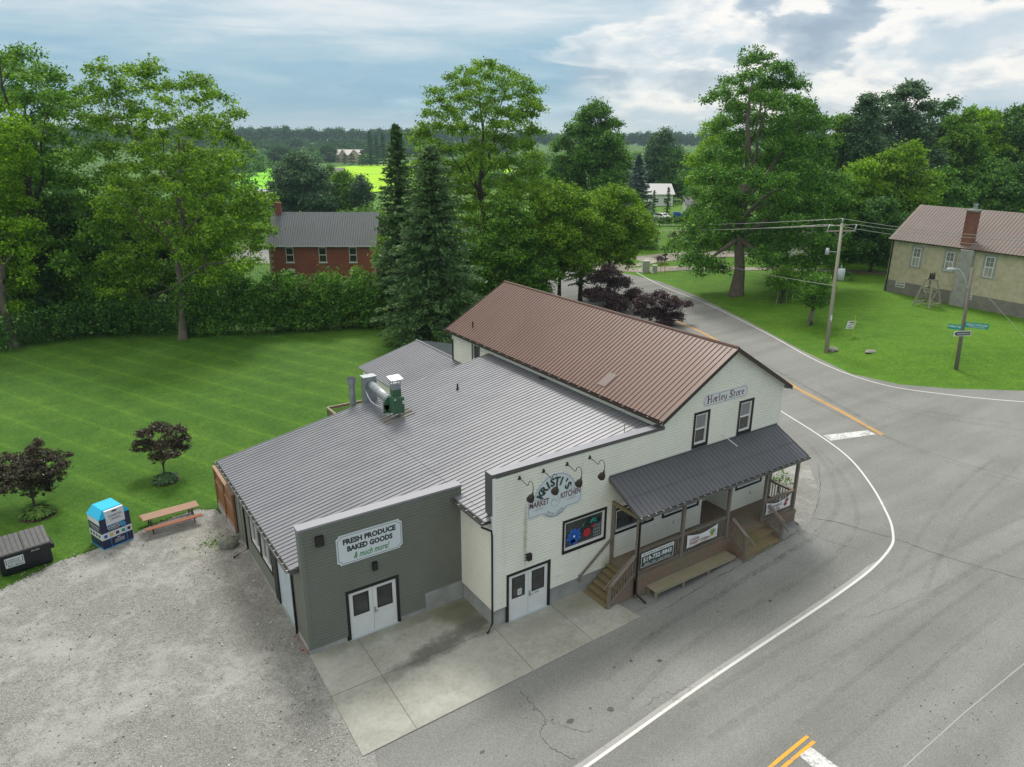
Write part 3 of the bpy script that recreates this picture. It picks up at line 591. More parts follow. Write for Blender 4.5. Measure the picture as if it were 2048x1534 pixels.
# ------------------------------------------------------------------ the store
S = thing('store_building', (0, 0, 0), 'white and grey-green clapboard country store with brown and grey metal roofs at the road corner', 'store')
X1, X2, X3 = 6.84, 15.88, 24.3; YF = -2.52; XR, ZR, ZE = 20.15, 9.98, 7.55; YB = 16.7
def siding(mb, P, xr, z0, z1, nrm, holes=(), h=0.135, lip=0.046):
    """clapboards on a vertical wall: P(s) -> (x,y) along the wall, xr(z) -> (s0,s1), nrm outward"""
    n = int(round((z1 - z0) / h)); h = (z1 - z0) / n; nx_, ny_ = nrm
    for i in range(n):
        a, b = z0 + i * h, z0 + (i + 1) * h
        segs = [(0, 1)]
        (s0a, s1a), (s0b, s1b) = xr(a), xr(b)
        cuts = [(hx0, hx1) for hx0, hx1, hz0, hz1 in holes if hz0 < (a + b) / 2 < hz1]
        parts = []; cur = [s0a, s0b]
        for hx0, hx1 in sorted(cuts): parts.append((cur[0], hx0, cur[1], hx0)); cur = [hx1, hx1]
        parts.append((cur[0], s1a, cur[1], s1b))
        for a0, a1, b0, b1 in parts:
            if a1 - a0 < 0.01 and b1 - b0 < 0.01: continue
            pa0, pa1, pb0, pb1 = P(a0), P(a1), P(b0), P(b1)
            B = lambda p, z, o: (p[0] + nx_ * o, p[1] + ny_ * o, z)
            k_ = .52; zc = a + (b - a) * k_; pc0 = [pa0[q] + (pb0[q] - pa0[q]) * k_ for q in (0, 1)]; pc1 = [pa1[q] + (pb1[q] - pa1[q]) * k_ for q in (0, 1)]   # dutch-lap board: flat face, bevelled top
            mb.add([B(pa0, a, 0), B(pa1, a, 0), B(pa0, a, lip), B(pa1, a, lip), B(pc0, zc, lip * .93), B(pc1, zc, lip * .93), B(pb0, b, 0), B(pb1, b, 0)], [(0, 1, 3, 2), (2, 3, 5, 4), (4, 5, 7, 6)])
# front wall holes (x0,x1,z0,z1)
W_FLOWER = (10.38, 12.62, 2.45, 3.82); W_P1 = (13.28, 15.56, 2.45, 3.55); W_P2 = (16.32, 18.6, 2.36, 3.5); W_P3 = (21.5, 23.35, 2.36, 3.5)
W_U1 = (17.95, 18.78, 5.60, 7.12); W_U2 = (21.1, 21.95, 5.57, 7.08); RECESS = (18.92, 21.15, 1.15, 3.6); D_K = (7.5, 9.62, 0.0, 2.28)
holes = [W_FLOWER, W_P1, W_P2, W_P3, W_U1, W_U2, RECESS, D_K]
mw = MB()
def fr(z):
    if z < 6.93: return (X1, X3)
    if z < ZE: return (X2 - .02, X3)
    t = (z - ZE) / (ZR - ZE); return (X2 + (XR - X2) * t, X3 + (XR - X3) * t)
siding(mw, lambda s: (s, YF), fr, 0.85, 6.93, (0, -1), holes); siding(mw, lambda s: (s, YF), fr, 6.93, ZR - 0.04, (0, -1), holes)
siding(mw, lambda s: (X1, s), lambda z: (YF, 0.0), 0.85, 5.1, (-1, 0))                  # return beside the pad
siding(mw, lambda s: (X2, s), lambda z: (YF, YB), 4.0, ZE, (-1, 0), [(13.30, 14.10, 6.0, 7.05)])
siding(mw, lambda s: (X3, s), lambda z: (YF, YB), 0.3, ZE, (1, 0)); siding(mw, lambda s: (s, YB), lambda z: (X2, X3) if z < ZE else fr(z), 0.3, ZR - .04, (0, 1))
# recessed entrance: side and back walls
siding(mw, lambda s: (RECESS[0] - .0, s), lambda z: (YF, YF + 1.5), 1.15, 3.6, (1, 0)); siding(mw, lambda s: (RECESS[1], s), lambda z: (YF, YF + 1.5), 1.15, 3.6, (-1, 0))
mw.box(RECESS[0], RECESS[1], YF, YF + 1.6, 3.6, 3.66)
mw.build('white_siding_wall', M['white'], S)
ct = MB()
ct.box(X1 - .058, X1 + .09, YF - .058, YF + .08, 0.85, 6.95); ct.box(X3 - .09, X3 + .058, YF - .058, YF + .09, 0.4, ZE); ct.box(X2 - .058, X2 + .08, YB - .09, YB + .03, 4.5, ZE)
for x in (RECESS[0] - .12, RECESS[1] + .002): ct.box(x, x + .118, YF - .056, YF + .06, 1.15, 3.6)
ct.box(X1 - .05, X1 + .02, -0.16, -0.032, .85, 5.1)
build_boxes(ct, 'corner_trim', M['corner'], S)
fd = MB()
fd.box(X1 + .03, X3 - .05, YF + .03, YF + .25, -0.2, 0.85); fd.box(X1 + .03, X1 + .2, YF + .26, 0.02, -0.2, 0.85); fd.box(5.0, X1 + .02, -0.02, 0.2, -.2, 0.95)
fd.box(0.0, 1.5, -0.018, 0.2, -.2, .27); fd.box(3.86, 4.99, -0.018, 0.2, -.2, .27); fd.box(-.018, .2, 0.2, 12.1, -.2, .27); fd.box(X3 - .25, X3 - .03, YF + .26, YB - .03, -.2, .3)
build_boxes(fd, 'foundation', M['concrete'], S)
# grey-green wing
gw = MB()
D_G = (1.57, 3.80, 0.0, 2.26)
siding(gw, lambda s: (s, 0.0), lambda z: (0.0, X1 - .05), 0.27, 5.46, (0, -1), [D_G, (5.0, 7, 0, .94)])
gw.box(.32, 6.8, .26, .27, 3.6, 5.40)
siding(gw, lambda s: (0.0, s), lambda z: (0.05, 1.55), 0.27, 3.6, (-1, 0), h=.2, lip=.008); siding(gw, lambda s: (0.0, s), lambda z: (0.05, 0.32), 3.6, 5.46, (-1, 0))
siding(gw, lambda s: (0.0, s), lambda z: (4.2, 12.1), .27, 3.8, (-1, 0), [(4.5, 6.05, 1.25, 3.15), (6.3, 7.85, 1.25, 3.15)]); siding(gw, lambda s: (s, 12.1), lambda z: (0, X2), .27, 3.8, (0, 1))
gw.build('grey_siding_wall', M['grey'], S)
gc = MB(); gc.box(-.056, .1, -.056, .06, .27, 5.46); gc.box(X1 - .17, X1 - .055, -.035, .04, .95, 5.46); gc.box(-.026, .32, .32, .40, 3.75, 5.46); gc.box(X1 - .05, X1 - .0, -.03, .32, 5.0, 5.46); build_boxes(gc, 'corner_trim', M['gcorner'], S)
cp = MB(); cp.box(-.07, X1 + .01, -.06, .42, 5.465, 5.55); cp.build('parapet_cap', M['capw'], S)
cp = MB(); cp.box(X1 - .09, X2 - .38, YF - .06, YF + .40, 6.95, 7.0); cp.cur = 1; cp.box(X1 - .10, X2 + .05, YF - .075, YF - .062, 6.86, 7.02); cp.box(X1 - .105, X1 - .092, YF - .075, YF + .40, 5.25, 7.02); cp.box(X1 - .10, X1 + .0, YF + .401, YF + .42, 5.2, 7.0)
cp.box(X2 - .38, X2 + .06, YF - .06, YF + .35, 6.95, 7.015)
cp.build('parapet_cap', [M['capw'], M['capd']], S); 
pb = MB(); pb.box(X1 - .04, X2 - .03, YF + .30, YF + .34, 5.2, 6.94); pb.box(X1 - .02, X1 + .02, YF + .02, YF + .30, 5.2, 6.94); pb.build('parapet_back', M['capd'], S)
# metal roofs: pans with ribs
def rib_roof(name, mat, o, run, slope, length, nrun, pitch=0.27, rh=0.03, rw=0.034, th=0.05, gap=0.015):
    """steel roofing from corner o: pans along 'run' with a lap groove beside every rib; ribs parallel to 'slope'"""
    mb = MB(); o = Vector(o); run = Vector(run); sl = Vector(slope); nrm = run.cross(sl).normalized()
    if nrm.z < 0: nrm = -nrm
    mb.obox(o - nrm * (th + .012), run * length, sl, nrm * .01)
    k = int(length / pitch); e = (length - k * pitch) / 2
    mb.obox(o - nrm * th, run * e, sl, nrm * th)
    for i in range(k):
        p = o + run * (i * pitch + e); mb.obox(p - nrm * th, run * (pitch - gap), sl, nrm * th)
    mb.obox(o + run * (e + k * pitch) - nrm * th, run * max(e, .01), sl, nrm * th)
    for i in range(k):
        p = o + run * ((i + 1) * pitch + e - gap - rw)
        a, b, c, d = p, p + run * rw, p + run * (rw * .8) + nrm * rh, p + run * (rw * .2) + nrm * rh
        mb.add([a, b, c, d, a + sl, b + sl, c + sl, d + sl], [(0, 4, 7, 3), (3, 7, 6, 2), (2, 6, 5, 1), (0, 3, 2, 1), (4, 5, 6, 7)])
    return mb
RZ0, RZ1 = 3.74, 6.86; RX0 = -.36; slp = (RZ1 - RZ0) / (X2 - RX0)
rz = lambda x: RZ0 + slp * (x - RX0)
r = rib_roof('', None, (RX0, 0.44, RZ0), (0, 1, 0), (X1 - RX0, 0, slp * (X1 - RX0)), 12.2 - .44, 0)
r2 = rib_roof('', None, (X1 - .02, YF + .44, rz(X1) + .006), (0, 1, 0), (X2 - X1, 0, slp * (X2 - X1) - .006), 12.2 - YF - .44, 0); r.add(r2.v, r2.f)
r2 = rib_roof('', None, (X1 - .38, YF + .02, rz(X1 - .38)), (0, 1, 0), (.36, 0, slp * .36), -YF - .04, 0); r.add(r2.v, r2.f)
r.box(X2 - .02, X2 + .0, 0, 12.2, 6.84, 6.95)
r.build('grey_metal_roof', M['groof'], S)
g = MB()
def gutter(mb, a, b, out, w=.12, h=.12, br=0.55):
    a, b, out = Vector(a), Vector(b), Vector(out).normalized(); L_ = (b - a); t = .012; U = Vector((0, 0, 1))
    mb.cur = 0; mb.obox(a - U * h, L_, out * w, U * t); mb.obox(a - U * h + U * t, L_, out * t, U * (h - t)); mb.obox(a - U * h + out * (w - t) + U * t, L_, out * t, U * (h - t))
    mb.cur = 1; n = int(L_.length / br)
    for i in range(n + 1): mb.obox(a + L_ * ((i + .02) / (n + .05)) - U * .012 + out * .005, L_.normalized() * .035, out * (w - .01), U * .012)
    mb.cur = 0
gutter(g, (RX0 - .01, .5, RZ0 - .03), (RX0 - .01, 12.2, RZ0 - .03), (-1, 0, 0)); g.build('eaves_gutter', [M['gutter'], M['gutterw']], S); g = MB(); gutter(g, (X1 - .39, YF + .02, rz(X1 - .38) - .03), (X1 - .39, 0.0, rz(X1 - .38) - .03), (-1, 0, 0))
g.build('eaves_gutter', [M['gutter'], M['gutterw']], S)
fa = MB(); fa.box(RX0 + .0, RX0 + .03, .42, 12.2, RZ0 - .22, RZ0 - .045); fa.box(RX0 + .03, 0.0, .42, 12.2, RZ0 - .22, RZ0 - .19); fa.box(RX0, X2, 12.2, 12.24, RZ0 - .2, RZ0 - .05); fa.box(X1 - .37, X1 - .34, YF + .02, 0, 4.9, 5.06); fa.box(RX0, -.04, .40, .43, RZ0 - .2, RZ0 + .02)
fa.box(X1 - .34, X1 - .03, YF + .02, 0, 4.9, 4.93); build_boxes(fa, 'fascia', M['capd'], S)
# brown gable roof
ov, of = .36, .30; sr = (ZR - ZE) / (XR - X2); zl = ZE - sr * ov; sr2 = (ZR - ZE) / (X3 - XR); zr_ = ZE - sr2 * ov
r = rib_roof('', None, (X2 - ov, YF - of, zl + .06), (0, 1, 0), (XR - X2 + ov, 0, ZR - zl + .04), YB - YF + 2 * of, 0)
q = rib_roof('', None, (X3 + ov, YF - of, zr_ + .06), (0, 1, 0), (-(X3 - XR + ov), 0, ZR - zr_ + .04), YB - YF + 2 * of, 0); r.add(q.v, q.f)
r.tube([(XR, YF - of, ZR + .10), (XR, YB + of, ZR + .10)], .075, 6)
rf = r.build('brown_metal_roof', M['broof'], S)
b = MB()
for x0, z0 in ((X2 - ov, zl), (X3 + ov, zr_)):
    for y0, y1 in ((YF - of - .035, YF - of - .003), (YB + of, YB + of + .03)):
        b = MB(); b.prism([(x0, y0, z0 - .14), (x0, y0, z0 + .085), (XR, y0, ZR + .125), (XR, y0, ZR - .10)], (0, y1 - y0, 0)); b.build('barge_board', M['brownfascia'], rf)
b = MB()
for x0, x1, z0 in ((X2 - ov + .02, X2 - .03, zl), (X3 + ov - .02, X3 + .03, zr_)): b.quad((x0, YF - of, z0 - .05), (x1, YF - of, z0 - .05), (x1, YB + of, z0 - .05), (x0, YB + of, z0 - .05))
b.prism([(X2 - ov + .02, YF - of + .01, zl - .02), (XR, YF - of + .01, ZR - .01), (X3 + ov - .02, YF - of + .01, zr_ - .02), (X3 + ov - .02, YF - of + .01, zr_ - .04), (XR, YF - of + .01, ZR - .04), (X2 - ov + .02, YF - of + .01, zl - .04)], (0, of - .035, 0))
b.build('soffit', M['soffit'], rf)
g = MB(); gutter(g, (X2 - ov - .0, YF - of + .05, zl + .03), (X2 - ov, YB + of, zl + .03), (-1, 0, 0), br=.8); g.build('roof_gutter', [M['brownfascia'], M['gutterw']], rf); g = MB(); gutter(g, (X3 + ov, YF - of + .05, zr_ + .03), (X3 + ov, YB + of, zr_ + .03), (1, 0, 0), br=.8)
g.build('roof_gutter', [M['brownfascia'], M['gutterw']], rf)
# downspouts
def spout(pts, parent=S): mb = MB(); mb.tube(pts, .045, 8); mb.build('downspout', M['black'], parent, True)
spout([(X1 - .45, YF + .12, 4.95), (X1 - .45, YF + .12, 4.8), (X1 - .12, YF - .06, 4.62), (X1 - .10, YF - .08, 4.4), (X1 - .10, YF - .08, .32), (X1 - .45, YF - .25, .10)])
spout([(13.02, -4.62, 4.12), (13.02, -4.55, 3.95), (13.05, -4.33, 3.85), (13.05, -4.33, .35), (13.25, -4.8, .06)])
spout([(-.36, 8.8, 3.55), (-.2, 8.8, 3.3), (-.08, 8.8, 3.1), (-.08, 8.8, .3), (-.8, 8.75, .08)])
spout([(X2 - .42, YB - .1, 7.1), (X2 - .42, YB - .1, 6.95), (X2 - .08, YB - .1, 6.7), (X2 - .08, YB - .1, 5.0)])
spout([(X2 - .45, 6.3, 7.05), (X2 - .45, 6.3, 6.95), (X2 - .12, 6.3, 6.85), (X2 - .12, 6.3, 6.75)])
spout([(-.06, 1.5, 3.55), (-.06, 1.5, .1)])
# windows and doors on a Y-facing wall
def window(rect, y, mull='none', trim=.10, pane='glass', parent=S, name='window', low=0.0, side=(0, -1)):
    x0, x1, z0, z1 = rect; t = MB(); e = .07
    def bx(mb, a0, a1, c0, c1, d0, d1):    # d measured outward from the wall plane
        if side[0] == 0: mb.box(a0, a1, min(y + side[1] * d0, y + side[1] * d1), max(y + side[1] * d0, y + side[1] * d1), c0, c1)
        else: mb.box(min(y + side[0] * d0, y + side[0] * d1), max(y + side[0] * d0, y + side[0] * d1), a0, a1, c0, c1)
    bx(t, x0 - trim, x0, z0 - trim - low, z1 + trim, -.02, e); bx(t, x1, x1 + trim, z0 - trim - low, z1 + trim, -.02, e); bx(t, x0, x1, z1, z1 + trim, -.02, e); bx(t, x0, x1, z0 - trim - low, z0, -.02, e + .004)
    w_ = t.build(name, M['black'], parent)
    f = MB(); k = .075
    bx(f, x0 + .002, x0 + k, z0, z1, -.07, .028); bx(f, x1 - k, x1 - .002, z0, z1, -.07, .028); bx(f, x0 + k, x1 - k, z1 - k, z1 - .002, -.07, .028); bx(f, x0 + k, x1 - k, z0 + .002, z0 + k, -.07, .034)
    if mull == 'h': zm = (z0 + z1) / 2; bx(f, x0 + k, x1 - k, zm - .03, zm + .03, -.07, .02)
    if mull == 'v': xm = (x0 + x1) / 2; bx(f, xm - .03, xm + .03, z0 + k, z1 - k, -.07, .02)
    f.build('window_frame', M['wframe'], w_)
    p = MB(); bx(p, x0 + k * .8, x1 - k * .8, z0 + k * .8, z1 - k * .8, -.10, -.05); p.build('pane', M[pane], w_)
    return w_
wf = window(W_FLOWER, YF, low=.02)
for rct in (W_P1, W_P2, W_P3): window(rct, YF)
for rct in (W_U1, W_U2):
    x0, x1, z0, z1 = rct; o = window(rct, YF, 'h', .12, low=.05)
    c = MB(); c.box(x0 + .09, x1 - .09, YF + .036, YF + .048, (z0 + z1) / 2 + .04, z1 - .09); c.build('curtain', M['curtain'], o)
# flowers painted on the shop window
fl = MB(); Yp = YF + .045
def petal(mb, cx, cz, a, l, w):
    c, s = math.cos(a), math.sin(a); pts = []
    for u, v in ((0.08, 0), (.35, .42), (.7, .5), (1, 0), (.7, -.5), (.35, -.42)): pts.append((cx + (u * l) * c - (v * w) * s, Yp, cz + (u * l) * s + (v * w) * c))
    mb.add(pts, [(0, 1, 2, 3, 4, 5)])
for i in range(10): petal(fl, 11.0, 2.95, rad(i * 36 + 10), .40 + .06 * (i % 2), .17)
for i in range(3): petal(fl, 10.75 + i * .18, 2.52, rad(90 + (i - 1) * 22), .34, .10)
fl.cur = 1
for i in range(8): petal(fl, 11.72, 2.92, rad(i * 45), .24, .11)
for i in range(5): petal(fl, 12.05, 3.20, rad(i * 40 + 200), .12, .07)
fl.cur = 2
for i in range(6): petal(fl, 12.05, 3.36, rad(i * 36), .24, .06)
petal(fl, 11.4, 3.2, rad(60), .35, .05); petal(fl, 10.55, 3.3, rad(120), .2, .04)
fl.cur = 3; fl.prism([(11.0 + .06 * math.cos(i * .785), Yp - .004, 2.95 + .06 * math.sin(i * .785)) for i in range(8)], (0, .002, 0))
fl.cur = 4
for i in range(4): fl.box(12.08, 12.46, Yp, Yp + .002, 2.62 + i * .16, 2.635 + i * .16); fl.box(12.1 + i * .11, 12.115 + i * .11, Yp + .001, Yp + .003, 2.62, 3.25)
_fl = build_by_mat(fl, ['painted_flower', 'painted_flower', 'painted_leaves', 'flower_centre', 'painted_lattice'], [simple('flower_blue', (.02, .13, .55), .4), simple('flower_red', (.6, .03, .06), .4), simple('flower_teal', (.02, .35, .28), .4), M['signw2'], M['tfm']], wf)
_fl[0]['label'] = 'large blue flower painted on the glass'; _fl[1]['label'] = 'small red flower painted on the glass'
# double doors
def double_door(x0, x1, z1, y, zb, stickers=False):
    t = MB(); tr = .11
    t.box(x0, x0 + tr, y - .065, y + .06, zb, z1); t.box(x1 - tr, x1, y - .065, y + .06, zb, z1); t.box(x0 + tr, x1 - tr, y - .065, y + .06, z1 - tr, z1)
    d = t.build('double_door', M['black'], S); xm = (x0 + x1) / 2
    for a, b_ in ((x0 + tr + .01, xm - .006), (xm + .006, x1 - tr - .01)):
        lf = MB(); lf.box(a, b_, y - .005, y + .04, zb + .02, z1 - tr - .01); leaf = lf.build('door_leaf', M['door'], d)
        wz0, wz1 = zb + 1.02, z1 - tr - .16; wa, wb = a + .17, b_ - .17
        e = MB(); e.box(wa, wb, y - .02, y - .006, wz0, wz0 + .05); e.box(wa, wb, y - .02, y - .006, wz1 - .05, wz1); e.box(wa, wa + .05, y - .019, y - .006, wz0 + .05, wz1 - .05); e.box(wb - .05, wb, y - .019, y - .006, wz0 + .05, wz1 - .05)
        e.build('door_window_trim', M['black'], leaf) if False else None
        p = MB(); p.add(e.v, e.f); p.cur = 1; p.box(wa + .05, wb - .05, y - .012, y - .006, wz0 + .05, wz1 - .05); p.build('door_window', [M['black'], M['glass']], d)
    h = MB(); h.box(xm + .04, xm + .10, y - .03, y - .006, zb + .95, zb + 1.12); h.tube([(xm + .07, y - .06, zb + .93), (xm + .20, y - .06, zb + .93)], .015, 6); h.box(xm + .04, xm + .10, y - .06, y - .006, zb + .88, zb + .97); h.build('handle', M['galv'], d)
    th = MB(); th.box(x0 + .05, x1 - .05, y - .10, y + .04, zb - .0, zb + .018); th.build('threshold', M['tfm'], d)
    return d
double_door(1.55, 3.82, 2.30, 0.0, .048); dk = double_door(7.45, 9.68, 2.33, YF, .048)
st = MB(); st.box(8.02, 8.22, YF - .026, YF - .02, 1.15, 1.45); st.cur = 1
for i in range(4): st.box(8.05, 8.19, YF - .029, YF - .026, 1.2 + i * .06, 1.215 + i * .06)
st.build('notice', [M['signw2'], M['ink']], dk)
st = MB(); st.box(8.86, 9.16, YF - .012, YF - .006, .90, 1.02); st.cur = 1
st.box(8.88, 9.14, YF - .015, YF - .0125, .93, .945); st.box(8.90, 9.12, YF - .015, YF - .0125, .97, .985); st.build('notice', [M['signw2'], M['ink']], dk)
# recessed shop entrance
rd_ = MB(); rd_.box(RECESS[0] + .005, RECESS[1] - .005, YF + 1.5, YF + 1.56, 1.15, 3.6); rd_.build('entrance_wall', M['white'], S)
e = MB(); e.box(19.5, 20.6, YF + 1.44, YF + 1.495, 1.17, 3.3); ed = e.build('entrance_door', M['wframe'], S); e = MB(); e.box(19.62, 20.48, YF + 1.425, YF + 1.435, 1.35, 3.2); e.build('pane', M['glass'], ed)
# side wall (X = 0) openings facing the yard
for a in (4.5, 6.3): window((a, a + 1.55, 1.25, 3.15), 0.0, 'v', .08, side=(-1, 0))
e = MB(); e.box(-.03, 0.0, 1.62, 3.55, .30, 3.45); e.build('loading_door', M['panelblue'], S); e = MB(); e.box(-.012, 0, 8.9, 9.6, .25, 2.7); e.build('loading_door', M['panelblue'], S)
e = MB(); e.box(-.09, -.0, 3.56, 4.14, .28, 3.5); e.box(-.05, 0, 1.56, 1.61, .28, 3.5); e.box(-.05, 0, 9.61, 9.68, .25, 2.75); build_boxes(e, 'door_trim', M['black'], S)
# upper side window on the white wall above the grey roof
e = window((13.30, 14.10, 6.0, 7.05), X2, 'none', .07, side=(-1, 0))
# rear addition: low gable behind the brown-roofed block
AX, AY = 15.9, 22.2
pr = gz(840, 681, 5.35); 
ra = rib_roof('', None, (11.3, 12.26, 4.15), (0, 1, 0), (AX - 11.3, 0, 1.25), 9.9, 0)
ra.build('rear_metal_roof', M['groof'], S)
ra = rib_roof('', None, (21, 16.75, 4.15), (0, 1, 0), (AX - 21 + .0, 0, 1.25), 5.4, 0); ra.build('rear_metal_roof', M['sroof'], S)
e = MB(); e.tube([(AX, 16.75, 5.42), (AX, 22.2, 5.42)], .07, 6); e.build('ridge_cap', M['capw'], S)
e = MB(); siding(e, lambda s: (11.6, s), lambda z: (12.3, 21.9), .3, 4.1, (-1, 0)); siding(e, lambda s: (s, 21.9), lambda z: (11.6, 20.8), .3, 4.1, (0, 1)); siding(e, lambda s: (20.8, s), lambda z: (16.8, 21.9), .3, 4.1, (1, 0))
e.prism([(11.6, 21.85, 4.1), (AX, 21.85, 5.3), (20.8, 21.85, 4.1)], (0, .05, 0)); e.build('white_siding_wall', M['white'], S)
# ---- porch
PF, PX0, PX1, DZ = -4.22, 13.1, 24.2, 1.15
e = MB()
nb = 12
for i in range(nb):
    y0 = PF + (YF - PF) * i / nb; e.box(PX0, PX1, y0 + .004, y0 + (YF - PF) / nb - .006, DZ - .035, DZ)
for i in range(8): y0 = YF + i * .185; e.box(RECESS[0] + .01, RECESS[1] - .01, y0, y0 + .178, DZ - .035, DZ - .004)
e.box(PX0, PX1, PF + .03, YF - .03, DZ - .2, DZ - .04)
e.build('porch_deck', M['deck'], S)
e = MB(); rnd.seed(8); x = PX0
while x < PX1 - .05:
    wd = .135
    e.box(x, x + wd, PF - .03 - rnd.uniform(0, .008), PF, .03, DZ - .21)
    x += wd + .008
y = PF
while y < YF - .06: e.box(PX1 - .0, PX1 + .028, y, y + .13, .03, DZ - .21); y += .14
e.box(PX0 - .02, 19.35, PF - .055, PF - .032, DZ - .20, DZ - .002); e.box(21.85, PX1 + .03, PF - .055, PF - .032, DZ - .20, DZ - .002); e.box(PX1 + .03, PX1 + .055, PF - .05, YF, DZ - .20, DZ - .002)
e.build('porch_skirting', M['skirt'], S)
posts = [(13.18, PF + .08), (15.92, PF + .08), (18.98, PF + .08), (21.68, PF + .08), (24.1, PF + .08)]
for x, y in posts: e = MB(); e.box(x - .07, x + .07, y - .07, y + .07, DZ, 4.12); e.build('porch_post', M['wood'], S)
e = MB(); e.box(13.02, 13.16, YF - .16, YF - .03, DZ - .1, 3.98); e.build('porch_post', M['wood'], S)
e = MB(); e.box(24.02, 24.16, YF - .16, YF - .03, DZ - .1, 3.95); e.build('porch_post', M['wood'], S)
e = MB(); e.box(12.95, 24.2, PF + .04, PF + .12, 4.02, 4.22); e.beam((13.06, YF - .05, 4.03), (13.06, PF + .1, 4.03), .10, .16); e.beam((24.1, YF - .05, 4.6), (24.1, PF + .1, 4.1), .06, .14); e.build('porch_beam', M['green_wood'], S)
# porch roof in two laps
PY, zo, zi = -4.60, 4.29, 5.30
def lerp(a, b, t): return a + (b - a) * t
o = Vector((12.78, PY, zo)); sl = Vector((0, YF - PY - .03, zi - zo))
pr1 = rib_roof('', None, o, (1, 0, 0), sl * .46, 11.35, 0, .27, .018, .03); pr2 = rib_roof('', None, o + sl * .44 + Vector((0, 0, .02)), (1, 0, 0), sl * .56, 11.35, 0, .27, .018, .03); pr1.add(pr2.v, pr2.f)
pr1.box(12.76, 24.15, YF - .06, YF - .022, zi - .02, zi + .09)
pro = pr1.build('porch_roof', M['proof'], S)
e = MB(); gutter(e, (12.75, PY - .0, zo), (24.18, PY, zo), (0, -1, 0), .12, .11, .42); e.build('porch_gutter', [M['gutter'], M['gutterw']], pro)
e = MB(); e.prism([(12.755, PY, zo - .15), (12.755, PY, zo + .03), (12.755, YF - .03, zi + .03), (12.755, YF - .03, zi - .14)], (-.02, 0, 0)); e.prism([(24.15, PY, zo - .15), (24.15, PY, zo + .03), (24.15, YF - .03, zi + .03), (24.15, YF - .03, zi - .14)], (.02, 0, 0)); e.quad((12.8, PY + .03, zo - .08), (24.1, PY + .03, zo - .08), (24.1, YF - .03, zi - .1), (12.8, YF - .03, zi - .1)); e.build('porch_fascia', M['capd'], pro)
# railings
def railing(a, b, z0, z1, n=None, top=.0, name='railing', mat='wood'):
    a, b = Vector(a), Vector(b); mb = MB(); L_ = (b - a).length; za, zb_ = z0
    A, B = a + Vector((0, 0, z0[0])), b + Vector((0, 0, z0[1])); h = z1
    mb.beam(A + Vector((0, 0, .08)), B + Vector((0, 0, .08)), .05, .08); mb.beam(A + Vector((0, 0, h - .06)), B + Vector((0, 0, h - .06)), .05, .09)
    mb.beam(A + Vector((0, 0, h)), B + Vector((0, 0, h)), .15, .04)
    n = int(L_ / .14)
    for i in range(1, n): p = A + (B - A) * (i / n); mb.box(p.x - .018, p.x + .018, p.y - .018, p.y + .018, p.z + .1, p.z + h - .09)
    return mb.build(name, M[mat], S)
for (xa, xb) in ((13.25, 15.85), (15.99, 18.9), (21.75, 24.03)): railing((xa, PF + .08, 0), (xb, PF + .08, 0), (DZ, DZ), 1.14)
railing((24.1, PF + .15, 0), (24.1, YF - .17, 0), (DZ, DZ), 1.05)
# side stairs (towards the pad) and their rails
SX0 = 11.55
nst = 6; e = MB()
for i in range(nst):
    z = DZ - (i + 1) * DZ / (nst + .4); x1 = PX0 - i * (PX0 - SX0) / nst; x0 = x1 - (PX0 - SX0) / nst
    for k in (0, 1): e.box(x0 - .03 + k * .145, x0 + .105 + k * .145, PF + .12, YF - .06, z - .035, z)
    e.box(x0 + .02, x0 + .04, PF + .14, YF - .08, z - .19, z - .036)
e.build('side_stairs', M['green_wood'], S)
e = MB(); e.prism([(SX0 - .05, PF + .09, .02), (PX0, PF + .09, .02), (PX0, PF + .09, DZ - .05), (PX0 - .1, PF + .09, DZ - .05), (SX0 - .05, PF + .09, .16)], (0, .03, 0)); e.build('stair_skirt', M['skirt'], S)
e = MB(); e.box(SX0 + .02, SX0 + .16, PF - .0, PF + .09, .02, 1.18); e.build('stair_post', M['wood'], S)
railing((SX0 + .15, PF + .04, 0), (PX0 - .02, PF + .04, 0), (.16, DZ + .05), .98, name='stair_railing')
e = MB(); e.beam((11.3, YF - .12, .95), (13.05, YF - .12, 2.28), .05, .10); e.box(11.25, 11.32, YF - .14, YF - .03, .65, .98); e.build('wall_handrail', M['wood'], S)
e = MB(); e.beam((11.45, PF + .18, .98), (13.1, PF + .18, 2.12), .05, .07); e.build('stair_handrail', M['wood'], S)
# front steps
fx0, fx1 = 19.28, 21.9
e = MB()
e.box(fx0, fx1, PF - .03, PF - .005, .86, DZ - .04)
for z, ya, yb_, n in ((.85, PF - .52, PF - .03, 4), (.58, PF - .98, PF - .46, 4)):
    for k in range(n): e.box(fx0, fx1, ya + (yb_ - ya) * k / n + .003, ya + (yb_ - ya) * (k + 1) / n - .003, z - .035, z)
    e.box(fx0 + .02, fx1 - .02, ya + .02, ya + .045, z - .30, z - .036)
e.build('front_steps', M['green_wood'], S)
for x in (fx0 - .05, fx1 + .01):
    e = MB(); e.prism([(x, PF - .0, .02), (x, PF - .0, DZ - .1), (x, PF - 1.0, .62), (x, PF - 1.0, .02)], (.04, 0, 0)); e.build('stair_skirt', M['skirt'], S)
    e = MB(); e.box(x - .04, x + .08, PF - .98, PF - .86, .3, 1.62); e.build('stair_post', M['wood'], S)
    railing((x + .02, PF - .90, 0), (x + .02, PF - .02, 0), (.62, DZ - .02), .98, name='stair_railing')
    sx = x + (.11 if x < 20 else -.11); e = MB(); e.beam((sx, PF - 1.40, 1.25), (sx, PF + .02, 2.14), .04, .07); e.build('stair_handrail', M['wood'], S)
